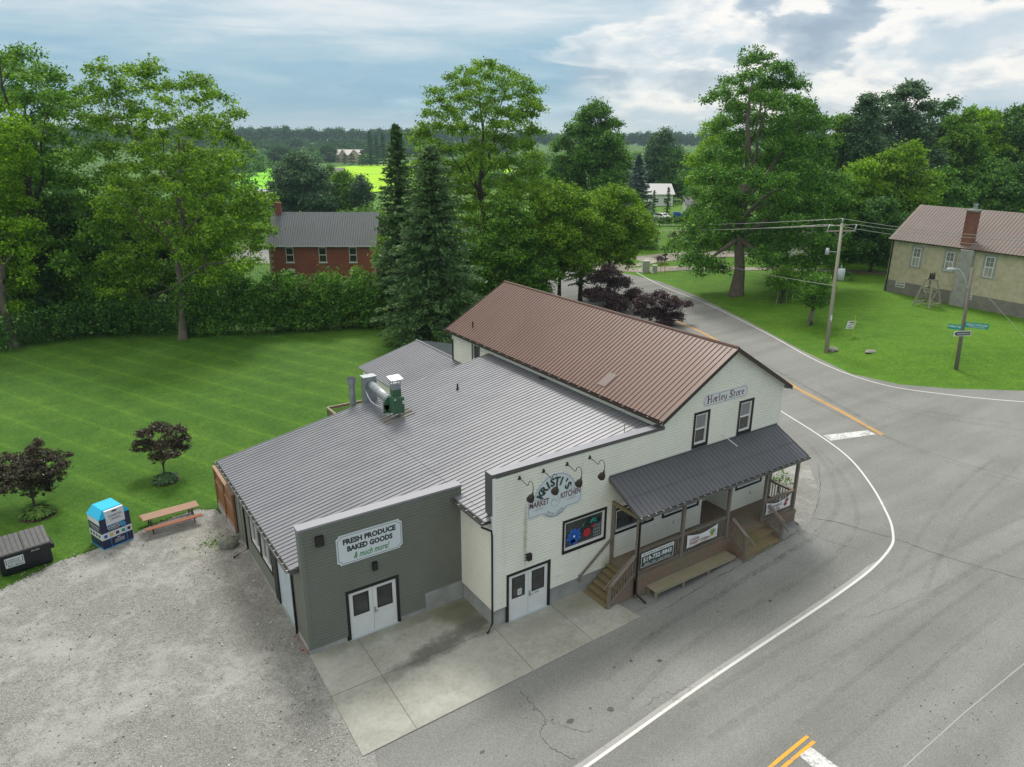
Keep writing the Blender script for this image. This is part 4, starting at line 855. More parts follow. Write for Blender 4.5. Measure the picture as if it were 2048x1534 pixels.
# rear deck with rail behind the grey wing, cedar privacy screen
e = MB()
for i in range(22): e.box(6.9 + i * .2, 7.09 + i * .2, 12.6, 16.4, 2.75, 2.79)
e.box(6.9, 11.3, 12.6, 16.4, 0, 2.74); e.build('rear_deck', M['cedar'], S)
def railX(a, b, z, h, mat='cedar'):
    a, b = Vector(a), Vector(b); mb = MB(); U = Vector((0, 0, 1)); n = int((b - a).length / .13)
    mb.beam(a + U * (z + h), b + U * (z + h), .12, .04); mb.beam(a + U * (z + h - .1), b + U * (z + h - .1), .04, .09); mb.beam(a + U * (z + .1), b + U * (z + .1), .04, .09)
    for i in range(n + 1): p = a + (b - a) * (i / n); mb.box(p.x - .017, p.x + .017, p.y - .017, p.y + .017, z, z + h)
    mb.build('deck_railing', M['bench'], S)
railX((6.95, 12.65, 0), (6.95, 16.35, 0), 2.79, 1.05); railX((6.95, 16.35, 0), (11.2, 16.35, 0), 2.79, 1.05)
# small fittings
def tiny(name, mat, boxes, parent=S):
    mb = MB()
    for q in boxes: mb.box(*q)
    return mb.build(name, M[mat], parent)
tiny('wall_lamp', 'black', [(.55, .85, -.19, -.03, 4.72, 5.12), (.62, .78, -.03, 0, 4.8, 5.0)]); tiny('wall_lamp', 'black', [(2.72, 2.92, -.17, -.02, 2.92, 3.25)]); tiny('wall_lamp', 'black', [(8.42, 8.62, YF - .19, YF - .02, 2.72, 3.02), (8.36, 8.42, YF - .04, YF - .02, 2.68, 3.06)])
tiny('outlet_box', 'signw2', [(10.0, 10.10, YF - .06, YF - .02, 1.28, 1.42), (10.14, 10.2, YF - .05, YF - .02, 1.3, 1.4)])
tiny('outlet_box', 'tfm', [(17.0, 17.08, YF - .05, YF - .02, 1.75, 1.9), (22.6, 22.7, YF - .05, YF - .02, 1.75, 1.9), (15.75, 15.8, YF - .05, YF - .02, 2.0, 2.1)])
e = MB(); e.tube([(11.95, 9.2, rz(11.95)), (11.95, 9.2, rz(11.95) + .34)], .05, 8); e.tube([(11.95, 9.2, rz(11.95)), (11.95, 9.2, rz(11.95) + .07)], .09, 8); e.build('vent_pipe', M['black'], S)
e = MB(); e.tube([(16.3, 14.8, 7.4), (16.3, 14.8, 8.25)], .05, 8); e.build('vent_pipe', M['brownfascia'], S)
fl_ = gz(691, 822, rz(7.2)); e = MB(); e.tube([(7.15, 12.55, .2), (7.15, 12.55, 6.45)], .17, 12); e.tube([(7.15, 12.55, 6.4), (7.15, 12.55, 6.72)], .24, 12, False); e.tube([(7.15, 12.55, 6.55), (7.15, 12.55, 6.6)], .2, 12); e.build('flue_pipe', M['galv'], S)
e = MB(); mx = Vector((14.2, YF + .7, rz(14.2))); e.tube([mx, mx + Vector((0, 0, .75))], .02, 6); e.tube([mx + Vector((-.12, -.12, 0)), mx + Vector((0, 0, .3))], .018, 5); e.tube([mx + Vector((.15, .1, 0)), mx + Vector((0, 0, .3))], .018, 5); e.tube([mx + Vector((0, 0, .05)), mx + Vector((0, 0, .2))], .06, 6); e.build('mast', M['galv'], S)
e = MB(); e.tube([(19.9, YF - .02, 5.75), (19.95, YF - 1.0, 5.42)], .018, 6); e.build('flag_holder', M['wframe'], S)
e = MB(); zz0 = lambda x: zl + .06 + (ZR - zl + .04) / (XR - X2 + ov) * (x - X2 + ov) + .035
e.add([(15.95, 1.6, zz0(15.95)), (16.75, 1.6, zz0(16.75)), (16.75, 2.2, zz0(16.75)), (15.95, 2.2, zz0(15.95))], [(0, 1, 2, 3)]); e.build('roof_patch', M['tfm'] if False else simple('faded_patch', (.135, .10, .09), .4), S)
cf = thing('privacy_screen', (-.1, 12.6, 0), 'orange cedar board privacy screen at the back corner of the grey wing', 'fence')
e = MB(); rnd.seed(2)
for i in range(27): y = 10.6 + i * .15; e.box(-.12 + .01 * (i % 2), -.09 + .01 * (i % 2), y, y + .142, .3, 2.42)
e.build('boards', M['cedar'], cf)
e = MB(); e.box(-.22, .02, 10.55, 14.65, 2.42, 2.47); e.box(-.16, -.121, 10.58, 14.62, 1.55, 1.68); e.box(-.16, -.121, 10.58, 14.62, .35, .47); e.build('rail', M['tanwood'], cf)
for y in (10.6, 12.6, 14.55): e = MB(); e.box(-.2, -.125, y, y + .09, 0, 2.42); e.build('post', M['cedar'], cf)
e = MB(); e.box(-.2, .02, 10.5, 14.7, -.1, .26); e.build('kerb', M['concrete'], cf)

# ------------------------------------------------------------------ signs on the store
def notched(x0, x1, z0, z1, k, n=4):
    pts = []
    for (cx, cz, a0) in ((x0, z0, 90), (x1, z0, 180), (x1, z1, 270), (x0, z1, 0)):
        for i in range(n + 1): a = rad(a0 - 90 * i / n); pts.append((cx + k * math.cos(a), cz + k * math.sin(a)))
    return pts
def outline(mb, pts, w, y):
    n = len(pts); c = Vector((sum(p[0] for p in pts) / n, sum(p[1] for p in pts) / n))
    for i in range(n):
        a, b = Vector(pts[i]), Vector(pts[(i + 1) % n])
        if (b - a).length < 1e-4: continue
        d = (b - a).normalized(); q = Vector((-d.y, d.x)) * w / 2
        mb.add([(a.x + q.x, y, a.y + q.y), (b.x + q.x, y, b.y + q.y), (b.x - q.x, y, b.y - q.y), (a.x - q.x, y, a.y - q.y)], [(0, 1, 2, 3)])
# fresh produce board
sg = thing('sign_board', (2.7, -.05, 4.18), 'white notched board reading FRESH PRODUCE BAKED GOODS on the grey-green wall', 'sign')
b = MB(); b.prism([(x, -.03, z) for x, z in notched(1.33, 4.07, 3.54, 4.83, .12)], (0, -.035, 0)); b.build('board', M['signw'], sg)
b = MB(); outline(b, notched(1.39, 4.01, 3.60, 4.77, .13), .018, -.067); P_ = lambda u, v: (u, -.0675, v)
text(b, 'FRESH PRODUCE', 2.7, 4.52, 2.2, .25, P_, .055); text(b, 'BAKED GOODS', 2.7, 4.19, 1.9, .25, P_, .055); b.build('lettering', M['ink'], sg)
b = MB(); text(b, '& much more!', 2.75, 3.84, 1.5, .29, P_, .02, .35); b.build('lettering', M['green'], sg)
# market kitchen board
sg = thing('sign_board', (9.8, YF - .05, 5.2), "white shaped board reading KRISTI'S MARKET KITCHEN high on the white wall", 'sign')
cx, cz, R_ = 9.83, 5.30, 1.0
pts = [(8.42, 4.66), (8.50, 4.58)]
pts += [(9.20, 4.60)]
for i in range(9): a = rad(218 + i * 13); pts.append((cx + .78 * math.cos(a), 5.02 + .72 * math.sin(a) ))
pts += [(10.42, 4.62), (11.10, 4.62), (11.22, 4.74), (11.22, 5.42), (11.12, 5.52)]
for i in range(15): a = rad(18 + i * 144 / 14); pts.append((cx + 1.14 * math.cos(a), 5.18 + 1.14 * math.sin(a)))
pts += [(8.54, 5.53), (8.42, 5.42)]
b = MB(); b.prism([(x, YF - .03, z) for x, z in pts], (0, -.04, 0)); b.build('board', M['signw'], sg)
Yk = YF - .0735; P_ = lambda u, v: (u, Yk, v)
b = MB(); ci = Vector((sum(p[0] for p in pts) / len(pts), sum(p[1] for p in pts) / len(pts))); outline(b, [(ci.x + (x - ci.x) * .95, ci.y + (z - ci.y) * .945) for x, z in pts], .014, Yk)
arc_text(b, "KRISTI'S", cx - .02, 5.12, .83, 149, 34, .35, P_, .05, wid=1.0)
arc_text(b, 'FRESH LOCAL', cx, 4.98, .50, 222, 318, .095, P_, .004, True)
for i in range(24): a0, a1 = rad(214 + i * 4.6), rad(214 + (i + 1) * 4.6); b.add([(cx + r_ * math.cos(a), Yk, 4.98 + r_ * math.sin(a)) for a, r_ in ((a0, .60), (a1, .60), (a1, .62), (a0, .62))], [(0, 1, 2, 3)])
b.build('lettering', M['ing'], sg)
b = MB(); text(b, 'MARKET', 9.02, 5.16, .98, .27, P_, .028); text(b, 'KITCHEN', 10.63, 5.20, 1.04, .27, P_, .028); b.build('lettering', M['inr'], sg)
b = MB()
for (ox, oz, sx) in ((8.95, 5.40, 1), (10.72, 5.44, -1), (9.0, 4.95, 1), (10.7, 5.0, -1)):
    for k in range(2):
        for i in range(12):
            a = i * .42; r0 = .035 + .006 * i; q = lambda a, r_: (ox + sx * (k * .17 - .05 + r_ * math.cos(a)), Yk - .0005, oz + r_ * math.sin(a) * .8)
            b.add([q(a, r0), q(a + .42, r0 + .006), q(a + .42, r0 + .016), q(a, r0 + .010)], [(0, 1, 2, 3)])
    b.add([(ox - .30, Yk - .0006, oz - .05), (ox + .30, Yk - .0006, oz - .05), (ox + .30, Yk - .0006, oz - .06), (ox - .30, Yk - .0006, oz - .06)], [(0, 1, 2, 3)])
b.build('scrollwork', M['ink'], sg)
b = MB(); lp = [(.0, -.28), (.17, -.22), (.23, -.05), (.17, .06), (.08, .10), (.09, .30), (.20, .34), (.14, .44), (-.02, .40), (-.13, .45), (-.24, .38), (-.10, .28), (-.09, .10), (-.22, .0), (-.22, -.14), (-.12, -.25)]
outline(b, [(cx + .02 + x, 5.08 + z) for x, z in lp], .016, Yk - .001); outline(b, [(cx - .19, 5.1), (cx + .0, 5.12), (cx + .15, 4.98), (cx + .0, 5.13)], .014, Yk - .0012); b.build('pot_outline', M['tfm'] if False else simple('pale_green_ink', (.15, .38, .28), .5), sg)
# old store board in the gable
sg = thing('sign_board', (19.95, YF - .05, 7.7), 'narrow white board in the gable with dark blackletter reading Harley Store', 'sign')
b = MB(); b.prism([(x, YF - .03, z) for x, z in notched(18.38, 21.45, 7.42, 7.98, .08)], (0, -.03, 0)); b.build('board', M['signw2'], sg)
b = MB(); outline(b, notched(18.43, 21.40, 7.46, 7.94, .09), .014, YF - .0635); P_ = lambda u, v: (u, YF - .064, v)
# blackletter built from broad-nib strokes
BL = {'H': [(.02, 0, .02, 1), (.02, .50, .5, .56), (.5, 0, .5, 1.0), (-.12, .95, .14, 1.03), (.40, .95, .62, 1.03), (-.12, 0, .15, .0), (.42, .0, .62, .04), (0.10, .08, .10, .95)], 'a': [(0, .08, 0, .35), (0, .35, .3, .42), (.34, .02, .34, .6), (0, .05, .2, 0), (.05, .6, .34, .62)], 'r': [(0, 0, 0, .62), (0, .55, .28, .64), (-.08, .55, .05, .65), (-.08, 0, .1, .0)], 'l': [(0, .02, 0, 1), (0, .02, .14, .0), (-.08, .9, .05, 1.0)], 'e': [(0, .1, 0, .55), (0, .55, .26, .62), (.26, .4, .26, .62), (0, .3, .26, .4), (0, .08, .26, .02)], 'y': [(0, .2, 0, .6), (0, .15, .3, .05), (.32, .6, .32, 0), (.32, 0, .05, -.25)], 'S': [(.0, .55, .05, .95), (.05, .95, .42, 1.0), (.05, .58, .42, .42), (.42, .05, .42, .45), (-.05, .05, .42, 0), (.2, .1, .2, .9), (.42, .8, .45, 1.0), (-.05, 0, -.05, .2)], 't': [(0, .03, 0, .85), (-.1, .6, .18, .62), (0, .03, .16, .02)], 'o': [(0, .08, 0, .54), (0, .54, .3, .62), (.3, .08, .3, .6), (0, .04, .3, .05)]}
wd = {'H': .78, 'a': .52, 'r': .42, 'l': .30, 'e': .44, 'y': .50, 'S': .66, 't': .34, 'o': .50, ' ': .35}
tw = sum(wd[c] for c in 'Harley Store'); u0 = 18.6; sc_ = 2.62 / tw; hh = .34
for c in 'Harley Store':
    for (a0, c0, a1, c1) in BL.get(c, []):
        vert = abs(a1 - a0) < .1; wn = .048 if vert else .020; ax_, az_ = u0 + (a0 + .1) * sc_, 7.56 + c0 * hh; bx_, bz_ = u0 + (a1 + .1) * sc_, 7.56 + c1 * hh
        if vert: pl = [(ax_ - wn / 2, az_ - .012), (ax_ + wn / 2, az_ + .012), (bx_ + wn / 2, bz_ + .012), (bx_ - wn / 2, bz_ - .012)]
        else: pl = [(ax_, az_ - wn), (bx_, bz_ - wn), (bx_, bz_ + wn), (ax_, az_ + wn)]
        b.add([P_(*q) for q in pl], [(0, 1, 2, 3)])
    u0 += wd[c] * sc_
b.build('lettering', M['maroon'], sg)
# banners on the railing
def banner(x0, x1, z0, z1, y, sag, label, mat, thick=.006):
    t = thing('banner', ((x0 + x1) / 2, y, z0), label, 'banner'); n = 14; mb = MB(); vs = []
    for i in range(n + 1):
        u = i / n; x = x0 + (x1 - x0) * u; s_ = sag * 4 * u * (1 - u)
        for v in range(5): w_ = v / 4; vs.append((x, y - .012 * math.sin(u * 9 + v), z0 + (z1 - z0 - s_) * w_))
    fs = [(i * 5 + k, (i + 1) * 5 + k, (i + 1) * 5 + k + 1, i * 5 + k + 1) for i in range(n) for k in range(4)]
    mb.add(vs, fs); mb.add([(a, b_ + thick, c) for a, b_, c in vs], [f[::-1] for f in fs]); mb.build('sheet', M[mat], t)
    return t
yb = PF - .075
t = banner(13.30, 15.22, 1.56, 2.24, yb, 0, 'rigid black and white phone number banner left of the corn banner on the porch rail', 'ing')
b = MB(); b.box(13.28, 15.24, yb - .022, yb - .016, 2.08, 2.25); b.box(13.28, 15.24, yb - .02, yb - .016, 1.545, 1.565); b.box(13.28, 13.30, yb - .02, yb - .016, 1.565, 2.08); b.box(15.22, 15.24, yb - .02, yb - .016, 1.565, 2.08)
P_ = lambda u, v: (u, yb - .0235, v); Q_ = lambda u, v: (u, yb - .022, v)
text(b, '519-732-9843', 14.26, 1.89, 1.72, .24, Q_, .035); text(b, 'ORDERS  \u2022  PIZZA  \u2022  LUNCH TAKEOUT', 14.26, 1.65, 1.6, .085, Q_, .01); b.build('lettering', M['signw2'], t)
b = MB(); text(b, 'PRE-ORDERS & CURBSIDE PICKUP', 14.26, 2.165, 1.8, .10, P_, .012); b.build('lettering', M['ink'], t)
t = banner(16.12, 18.15, 1.56, 2.22, yb, .16, 'sagging white banner reading LOCAL SWEET CORN with yellow corn cobs', 'signw2')
P_ = lambda u, v: (u, yb - .016, v)
b = MB(); text(b, 'LOCAL', 16.62, 1.93, .62, .15, P_, .02); text(b, 'SWEET CORN', 16.92, 1.73, 1.3, .16, P_, .02); b.build('lettering', simple('brown_red_ink', (.25, .07, .04), .5), t)
b = MB(); b.prism([(17.78 + .10 * math.cos(a) + .05 * math.sin(a), yb - .017, 1.87 + .20 * math.sin(a)) for a in [i * .52 for i in range(12)]], (0, -.002, 0)); b.build('corn_cob', M['yellow'], t)
b = MB()
for a in (50, 80, 105, 130, 200, 340): b.prism([(17.78, yb - .020, 1.72), (17.78 + .34 * math.cos(rad(a)) - .03, yb - .02, 1.78 + .34 * math.sin(rad(a)) * (1 if a < 140 else .2)), (17.78 + .26 * math.cos(rad(a)) + .05, yb - .02, 1.74 + .26 * math.sin(rad(a)) * (1 if a < 140 else .2))], (0, -.002, 0))
b.build('corn_husk', M['green'], t)
b = MB(); b.box(16.16, 18.11, yb - .016, yb - .014, 1.585, 1.592); b.build('border', M['ink'], t)
t = banner(21.68, 23.62, 1.58, 2.24, yb, .20, 'sagging white banner reading ONTARIO APPLES at the right end of the porch rail', 'signw2')
b = MB(); text(b, 'ONTARIO', 22.38, 1.90, 1.05, .15, P_, .02); text(b, 'APPLES', 22.3, 1.70, .95, .13, P_, .02); b.build('lettering', M['inr'], t)
b = MB()
for ax_, az_, r_ in ((23.28, 2.0, .13), (23.18, 1.80, .14)): b.prism([(ax_ + r_ * math.cos(i * .6283), yb - .017, az_ + r_ * .85 * math.sin(i * .6283)) for i in range(10)], (0, -.002, 0))
b.build('painted_apple', simple('apple_red', (.28, .02, .03), .4), t)
# gooseneck lamps
def lamp():
    t = thing('gooseneck_lamp', (0, 0, 0), '', 'wall lamp', 'gooseneck lamps over the white wall')
    m = MB(); m.tube([(0, .0, 0), (0, -.05, 0)], [.10, .06], 10); m.build('wall_plate', M['bronze'], t, True)
    m = MB(); p = [(0, -.04, 0), (0.02, -.30, -.06), (.04, -.52, -.12), (.03, -.60, 0.02), (.0, -.74, .16), (-.03, -.92, .20), (-.07, -1.04, .10), (-.08, -1.06, -.04), (-.08, -1.04, -.18)]
    m.tube([Vector((q.x, q.y, q.z)) for q in smooth3(p)], .016, 6); m.build('arm', M['bronze'], t, True)
    m = MB(); m.tube([(-.08, -1.04, -.16), (-.08, -1.03, -.26), (-.08, -1.0, -.30), (-.08, -.96, -.38), (-.08, -.90, -.50), (-.08, -.87, -.54)], [.03, .038, .07, .125, .152, .156], 14, False); m.tube([(-.08, -1.04, -.15), (-.08, -1.04, -.17)], [.02, .036], 10); m.build('lamp_shade', M['bronze'], t, True)
    m = MB(); m.tube([(-.08, -.98, -.32), (-.08, -.92, -.46)], [.03, .05], 8); m.build('bulb', M['tfm'], t, True)
    return t
def smooth3(P, k=3):
    P = [Vector(p) for p in P]; out = []
    for i in range(len(P) - 1):
        a, b, c, d = P[max(i - 1, 0)], P[i], P[i + 1], P[min(i + 2, len(P) - 1)]
        for j in range(k): t = j / k; out.append(0.5 * ((2 * b) + (c - a) * t + (2 * a - 5 * b + 4 * c - d) * t * t + (3 * b - a - 3 * c + d) * t ** 3))
    return out + [P[-1]]
l0 = lamp(); pos = [(8.05, 'brown gooseneck wall lamp over the left edge of the shaped sign, nearest the wall corner'), (9.22, 'brown gooseneck wall lamp whose shade hangs in front of the middle of the shaped sign'), (10.42, 'brown gooseneck wall lamp over the right edge of the shaped sign'), (11.62, 'brown gooseneck wall lamp to the right of the sign, closest to the porch roof')]
for i, (x, lb) in enumerate(pos):
    if i == 0: l0.location = (x, YF - .02, 6.54); l0['label'] = lb
    else: copy_thing(l0, (x, YF - .02, 6.54), lb)

# ------------------------------------------------------------------ exhaust fan on the roof
ex, ey = 9.2, 9.6; ez = rz(ex)
b0 = gz(795, 832, 5.45); ex, ey = b0.x, b0.y; ez = rz(ex)
E_ = thing('exhaust_fan', (ex, ey, ez), 'green kitchen exhaust fan with silver duct elbow and rain cap standing on the grey roof', 'exhaust fan')
m = MB()
for i in (-1, 0, 1): y = ey + i * .55 + .1; m.beam((ex - 1.1, y, rz(ex - 1.1) + .05), (ex + 1.2, y, rz(ex + 1.2) + .05), .09, .07)
m.build('skid', M['bench'], E_)
m = MB()
for dx in (-.35, .35):
    for dy in (-.3, .5): m.box(ex + dx - .03, ex + dx + .03, ey + dy - .03, ey + dy + .03, rz(ex + dx) + .05, ez + .45)
m.build('stand', M['galv'], E_)
m = MB(); m.box(ex - .42, ex + .42, ey - .38, ey + .42, ez + .42, ez + 1.62); m.build('fan_housing', M['ggreen'], E_)
m = MB(); m.tube([(ex - .2, ey + .43, ez + .95), (ex - .2, ey + .62, ez + .95)], [.62, .62], 20); m.box(ex - .82, ex - .2, ey + .43, ey + .60, ez + .3, ez + .95); m.build('fan_scroll', M['ggreen'], E_, False)
m = MB(); m.box(ex + .28, ex + .40, ey - .385, ey - .3805, ez + 1.1, ez + 1.35); m.box(ex - .36, ex - .22, ey - .385, ey - .3805, ez + 1.46, ez + 1.56); m.build('data_plate', M['signw2'], E_)
m = MB(); m.box(ex - .25, ex + .40, ey + .05, ey + .55, ez + 1.63, ez + 2.1); m.build('outlet_duct', M['ggreen'], E_)
m = MB(); m.box(ex - .25, ex + .40, ey + .05, ey + .55, ez + 2.1, ez + 2.5)
for dx in (-.22, .37):
    for dy in (.07, .53): m.box(ex + dx - .02, ex + dx + .02, ey + dy - .02, ey + dy + .02, ez + 2.5, ez + 2.85)
m.prism([(ex - .42, ey - .12, ez + 2.82), (ex + .57, ey - .12, ez + 2.82), (ex + .57, ey + .72, ez + 2.98), (ex - .42, ey + .72, ez + 2.98)], (0, 0, .05)); m.build('rain_cap', M['galv'], E_)
dx0 = Vector((ex - .35, ey + .60, ez + 1.25)); KS = .72; dx1 = Vector((ex + (8.05 - ex) / KS, ey + (12.0 - ey) / KS, ez + 1.30))
m = MB(); m.tube([dx0, dx0 + (dx1 - dx0) * .48, dx1], [.34, .34, .34], 18); m.tube([dx0 + (dx1 - dx0) * .47, dx0 + (dx1 - dx0) * .50], .36, 18, False); m.tube([dx0 + (dx1 - dx0) * .02, dx0 + (dx1 - dx0) * .06], .36, 18, False); m.build('round_duct', M['galv'], E_, True)
m = MB(); m.box(dx1.x - .55, dx1.x + .45, dx1.y - .05, dx1.y + .65, ez - 1.2, dx1.z + .62); m.box(dx1.x - .60, dx1.x + .50, dx1.y - .10, dx1.y + .70, dx1.z + .62, dx1.z + .66); m.build('riser_duct', M['galv'], E_)
m = MB(); m.tube(smooth3([(ex - .3, ey + .3, ez + .5), (ex - .9, ey + .9, ez + .7), (ex - 1.2, ey + 1.9, ez + .9), (dx1.x - .5, dx1.y, ez + 1.0)]), .025, 6); m.build('conduit', M['tfm'], E_, True); E_.scale = (KS, KS, KS)

# ------------------------------------------------------------------ bench, picnic table, bins
B_ = thing('long_bench', (16.4, -4.6, 0), 'long weathered wooden bench in front of the porch skirting', 'bench')
m = MB()
for i in range(4): y = -4.82 + i * .15; m.box(13.75, 19.0, y, y + .14, .42, .46)
m.box(13.75, 19.0, -4.86, -4.825, .33, .455); m.build('seat', M['bench'], B_)
for x in (13.85, 15.55, 17.2, 18.7):
    for y in (-4.78, -4.32): m = MB(); m.box(x, x + .12, y, y + .1, .0, .418); m.build('leg', M['bench'], B_)
pt = gp(350, 1046); PT = thing('picnic_table', (pt.x, pt.y, 0.014), 'long wooden picnic table with bleached top and red benches at the lawn edge', 'picnic table', rz=0)
a_ = gp(283, 1062); b_ = gp(398, 1030); ang = math.atan2(b_.y - a_.y, b_.x - a_.x); PT.rotation_euler.z = ang; PT.location = (*( (gz(340, 1022, .75)).to_2d() ), .014)
def lb(name, mat, fn, parent, smooth=False):
    m = MB(); fn(m); return m.build(name, mat, parent, smooth, off=Vector((0, 0, 0)))
def f(m):
    for i in range(5): y = -.37 + i * .15; m.box(-1.36, 1.36, y, y + .14, .73, .77)
lb('table_top', M['tanwood'], f, PT)
for s in (-1, 1):
    def f(m):
        for k in (0, 1): y = s * .78 + (k - .5) * .15 - .07; m.box(-1.36, 1.36, y, y + .14, .42, .46)
    lb('seat', M['redwood'], f, PT)
for x in (-1.0, 1.0):
    def f(m):
        for s in (-1, 1): m.beam((x, s * .30, .72), (x, s * .62, 0.02), .05, .05); m.beam((x, s * .88, .41), (x, s * .50, .41), .05, .05); m.beam((x * .95, s * .1, .70), (x * .45, s * .0, .70), .04, .04)
        m.beam((x, -.88, .39), (x, .88, .39), .05, .05); m.beam((x, -.32, .70), (x, .32, .70), .05, .05)
    lb('leg_frame', M['rust'], f, PT)
# clothing donation bin
c = gp(214, 1102); q = gp(262, 1079); c2_ = gp(176, 1066)
ang = math.atan2(q.y - gp(209, 1101).y, q.x - gp(209, 1101).x)
base = gp(209, 1101); ux = Vector((math.cos(ang), math.sin(ang))); uy = Vector((-math.sin(ang), math.cos(ang)))
W_, D_, Hh = 1.45, 1.25, 1.62
D0 = thing('donation_bin', (base.x + ux.x * W_ / 2, base.y + ux.y * W_ / 2, .014), 'navy clothing donation bin with bright blue sloping lid and white sign panel', 'donation bin', rz=ang)
def f(m): m.box(-W_ / 2, W_ / 2, 0, D_, .03, Hh)
lb('body', M['navy'], f, D0)
def f(m):
    m.box(-W_ / 2 - .02, W_ / 2 + .02, -.02, D_ + .02, 0, .04)
    for x in (-W_ / 2 + .38, W_ / 2 - .30): m.box(x, x + .02, -.012, -.001, .04, 1.0)
lb('base_trim', M['cyan2'], f, D0)
def f(m):
    T = .40; a = [(-W_ / 2 - .02, -.02, Hh), (W_ / 2 + .02, -.02, Hh), (W_ / 2 + .02, D_ + .02, Hh), (-W_ / 2 - .02, D_ + .02, Hh)]
    b = [(-W_ / 2 + .28, .10, Hh + T), (W_ / 2 - .28, .10, Hh + T), (W_ / 2 - .28, D_ - .1, Hh + T), (-W_ / 2 + .28, D_ - .1, Hh + T)]
    m.add(a + b, [(4, 5, 6, 7), (0, 1, 5, 4), (1, 2, 6, 5), (2, 3, 7, 6), (3, 0, 4, 7), (0, 3, 2, 1)])
lb('lid', M['cyan'], f, D0)
def f(m):
    m.box(-.42, .46, -.05, .12, 1.22, 1.98); m.cur = 1; m.box(-W_ / 2 - .004, -W_ / 2 - .0, .02, D_ - .02, 1.30, 1.58)
lb('chute_panel', [M['signw2'], M['signw2']], f, D0)
def f(m):
    m.box(-W_ / 2 - .006, W_ / 2 + .004, -.008, -.0005, .50, .84); m.box(-W_ / 2 - .008, -W_ / 2 - .0005, 0, D_, .50, .84)
lb('picture_band', M['signw2'], f, D0)
def f(m):
    P_ = lambda u, v: (u, -.0515, v); text(m, 'DIABETES', .03, 1.66, .62, .12, P_, .012)
    m.box(-.10, .12, -.054, -.051, 1.84, 1.92)
    for i in range(4): m.box(-W_ / 2 - .012, -W_ / 2 - .009, .15 + i * .28, .32 + i * .28, .60, .76)
lb('lettering', M['navy'], f, D0)
def f(m): P_ = lambda u, v: (u, -.0515, v); text(m, 'CANADA', .03, 1.49, .52, .13, P_, .015)
lb('lettering', M['maroon'], f, D0)
def f(m):
    P_ = lambda u, v: (u, -.0095, v); text(m, 'DONATIONS', .0, 1.08, .80, .13, P_, .025); m.box(-.38, .30, -.0085, -.001, .965, .985); m.box(-.30, .15, -.0085, -.001, .91, .92)
    for i in range(3): m.box(-.18 + .02 * i, .30, -.0085, -.001, .18 + i * .07, .20 + i * .07)
    m.box(-.02, .12, -.0085, -.001, .40, .43)
    Q_ = lambda u, v: (-W_ / 2 - .003, D_ - u, v); text(m, 'DONATIONS', .62, 1.12, .95, .12, Q_, .02); m.box(-W_ / 2 - .004, -W_ / 2 - .001, .2, 1.0, .97, .99)
lb('lettering', M['signw2'], f, D0)
def f(m): m.box(-.42, .46, -.018, -.001, 1.16, 1.215); m.prism([(.33 + .15 * math.cos(i * .785 + .4), -.02, 1.02 + .12 * math.sin(i * .785 + .4)) for i in range(8)], (0, .006, 0))
lb('blue_badge', M['cyan2'], f, D0)
for i, mm in enumerate(('blue', 'yellow', 'maroon', 'teal', 'rust')):
    def f(m): x = -.62 + i * .28; m.box(x, x + .15, -.016, -.009, .59, .75)
    lb('picture', M[mm], f, D0)
# skip bin
p0 = gp(8, 1156); p1 = gp(108, 1124); ang = math.atan2(p1.y - p0.y, p1.x - p0.x); Wd, Dd, Hd = 2.05, 1.25, 1.15
cx_, cy_ = p1.x - math.cos(ang) * Wd / 2, p1.y - math.sin(ang) * Wd / 2
DP = thing('rubbish_skip', (cx_, cy_, .014), 'black steel rubbish bin with two ribbed lids at the left edge of the yard', 'dumpster', rz=ang)
def f(m):
    m.prism([(-Wd / 2, .0, .08), (-Wd / 2, 0, Hd - .1), (-Wd / 2, Dd, Hd + .22), (-Wd / 2, Dd, .08)], (Wd, 0, 0)); m.box(-Wd / 2 - .04, Wd / 2 + .04, -.045, -.002, Hd - .20, Hd - .11); m.box(-Wd / 2 + .1, -Wd / 2 + .25, .1, Dd - .1, 0, .08); m.box(Wd / 2 - .25, Wd / 2 - .1, .1, Dd - .1, 0, .08)
lb('body', M['dump'], f, DP)
for s in (-1, 1):
    def f(m): m.box(s * (Wd / 2 + .09) - .085, s * (Wd / 2 + .09) + .085, .15, Dd - .2, Hd - .5, Hd - .28)
    lb('fork_pocket', M['dump'], f, DP)
    def f(m):
        sx = (Wd / 2 - .03); x0 = .02 if s > 0 else -Wd / 2 - .02; n = 5; v = Vector((0, Dd + .06, .34)); o = Vector((x0, -.05, Hd - .09)); m.obox(o, (Wd / 2, 0, 0), v, (0, 0, .035))
        for i in range(n): m.obox(o + Vector((.05 + i * (Wd / 2) / n, 0, .035)), (Wd / 2 / n - .055, 0, 0), v, (0, 0, .03))
        m.box(x0, x0 + Wd / 2, -.085, -.052, Hd - .10, Hd - .045)
    lb('lid', M['lid'], f, DP)
def f(m): m.box(-.82, -.08, -.062, -.046, .42, .90)
lb('sign_panel', M['signw2'], f, DP)
def f(m):
    P_ = lambda u, v: (u, -.064, v); text(m, 'NORFOLK', -.45, .79, .5, .09, P_, .012); text(m, 'DISPOSAL', -.45, .68, .5, .09, P_, .012); text(m, '443-8022', -.44, .50, .62, .10, P_, .015)
    m.box(-.78, -.75, -.0645, -.0625, .60, .86); m.box(-.78, -.13, -.0645, -.0625, .585, .60); m.box(-.15, -.12, -.0645, -.0625, .60, .86)
lb('lettering', M['ink'], f, DP)
def f(m): P_ = lambda u, v: (u, -.0025, v); text(m, '501620', .42, .90, .34, .07, P_, .02)
lb('lettering', M['signw2'], f, DP)
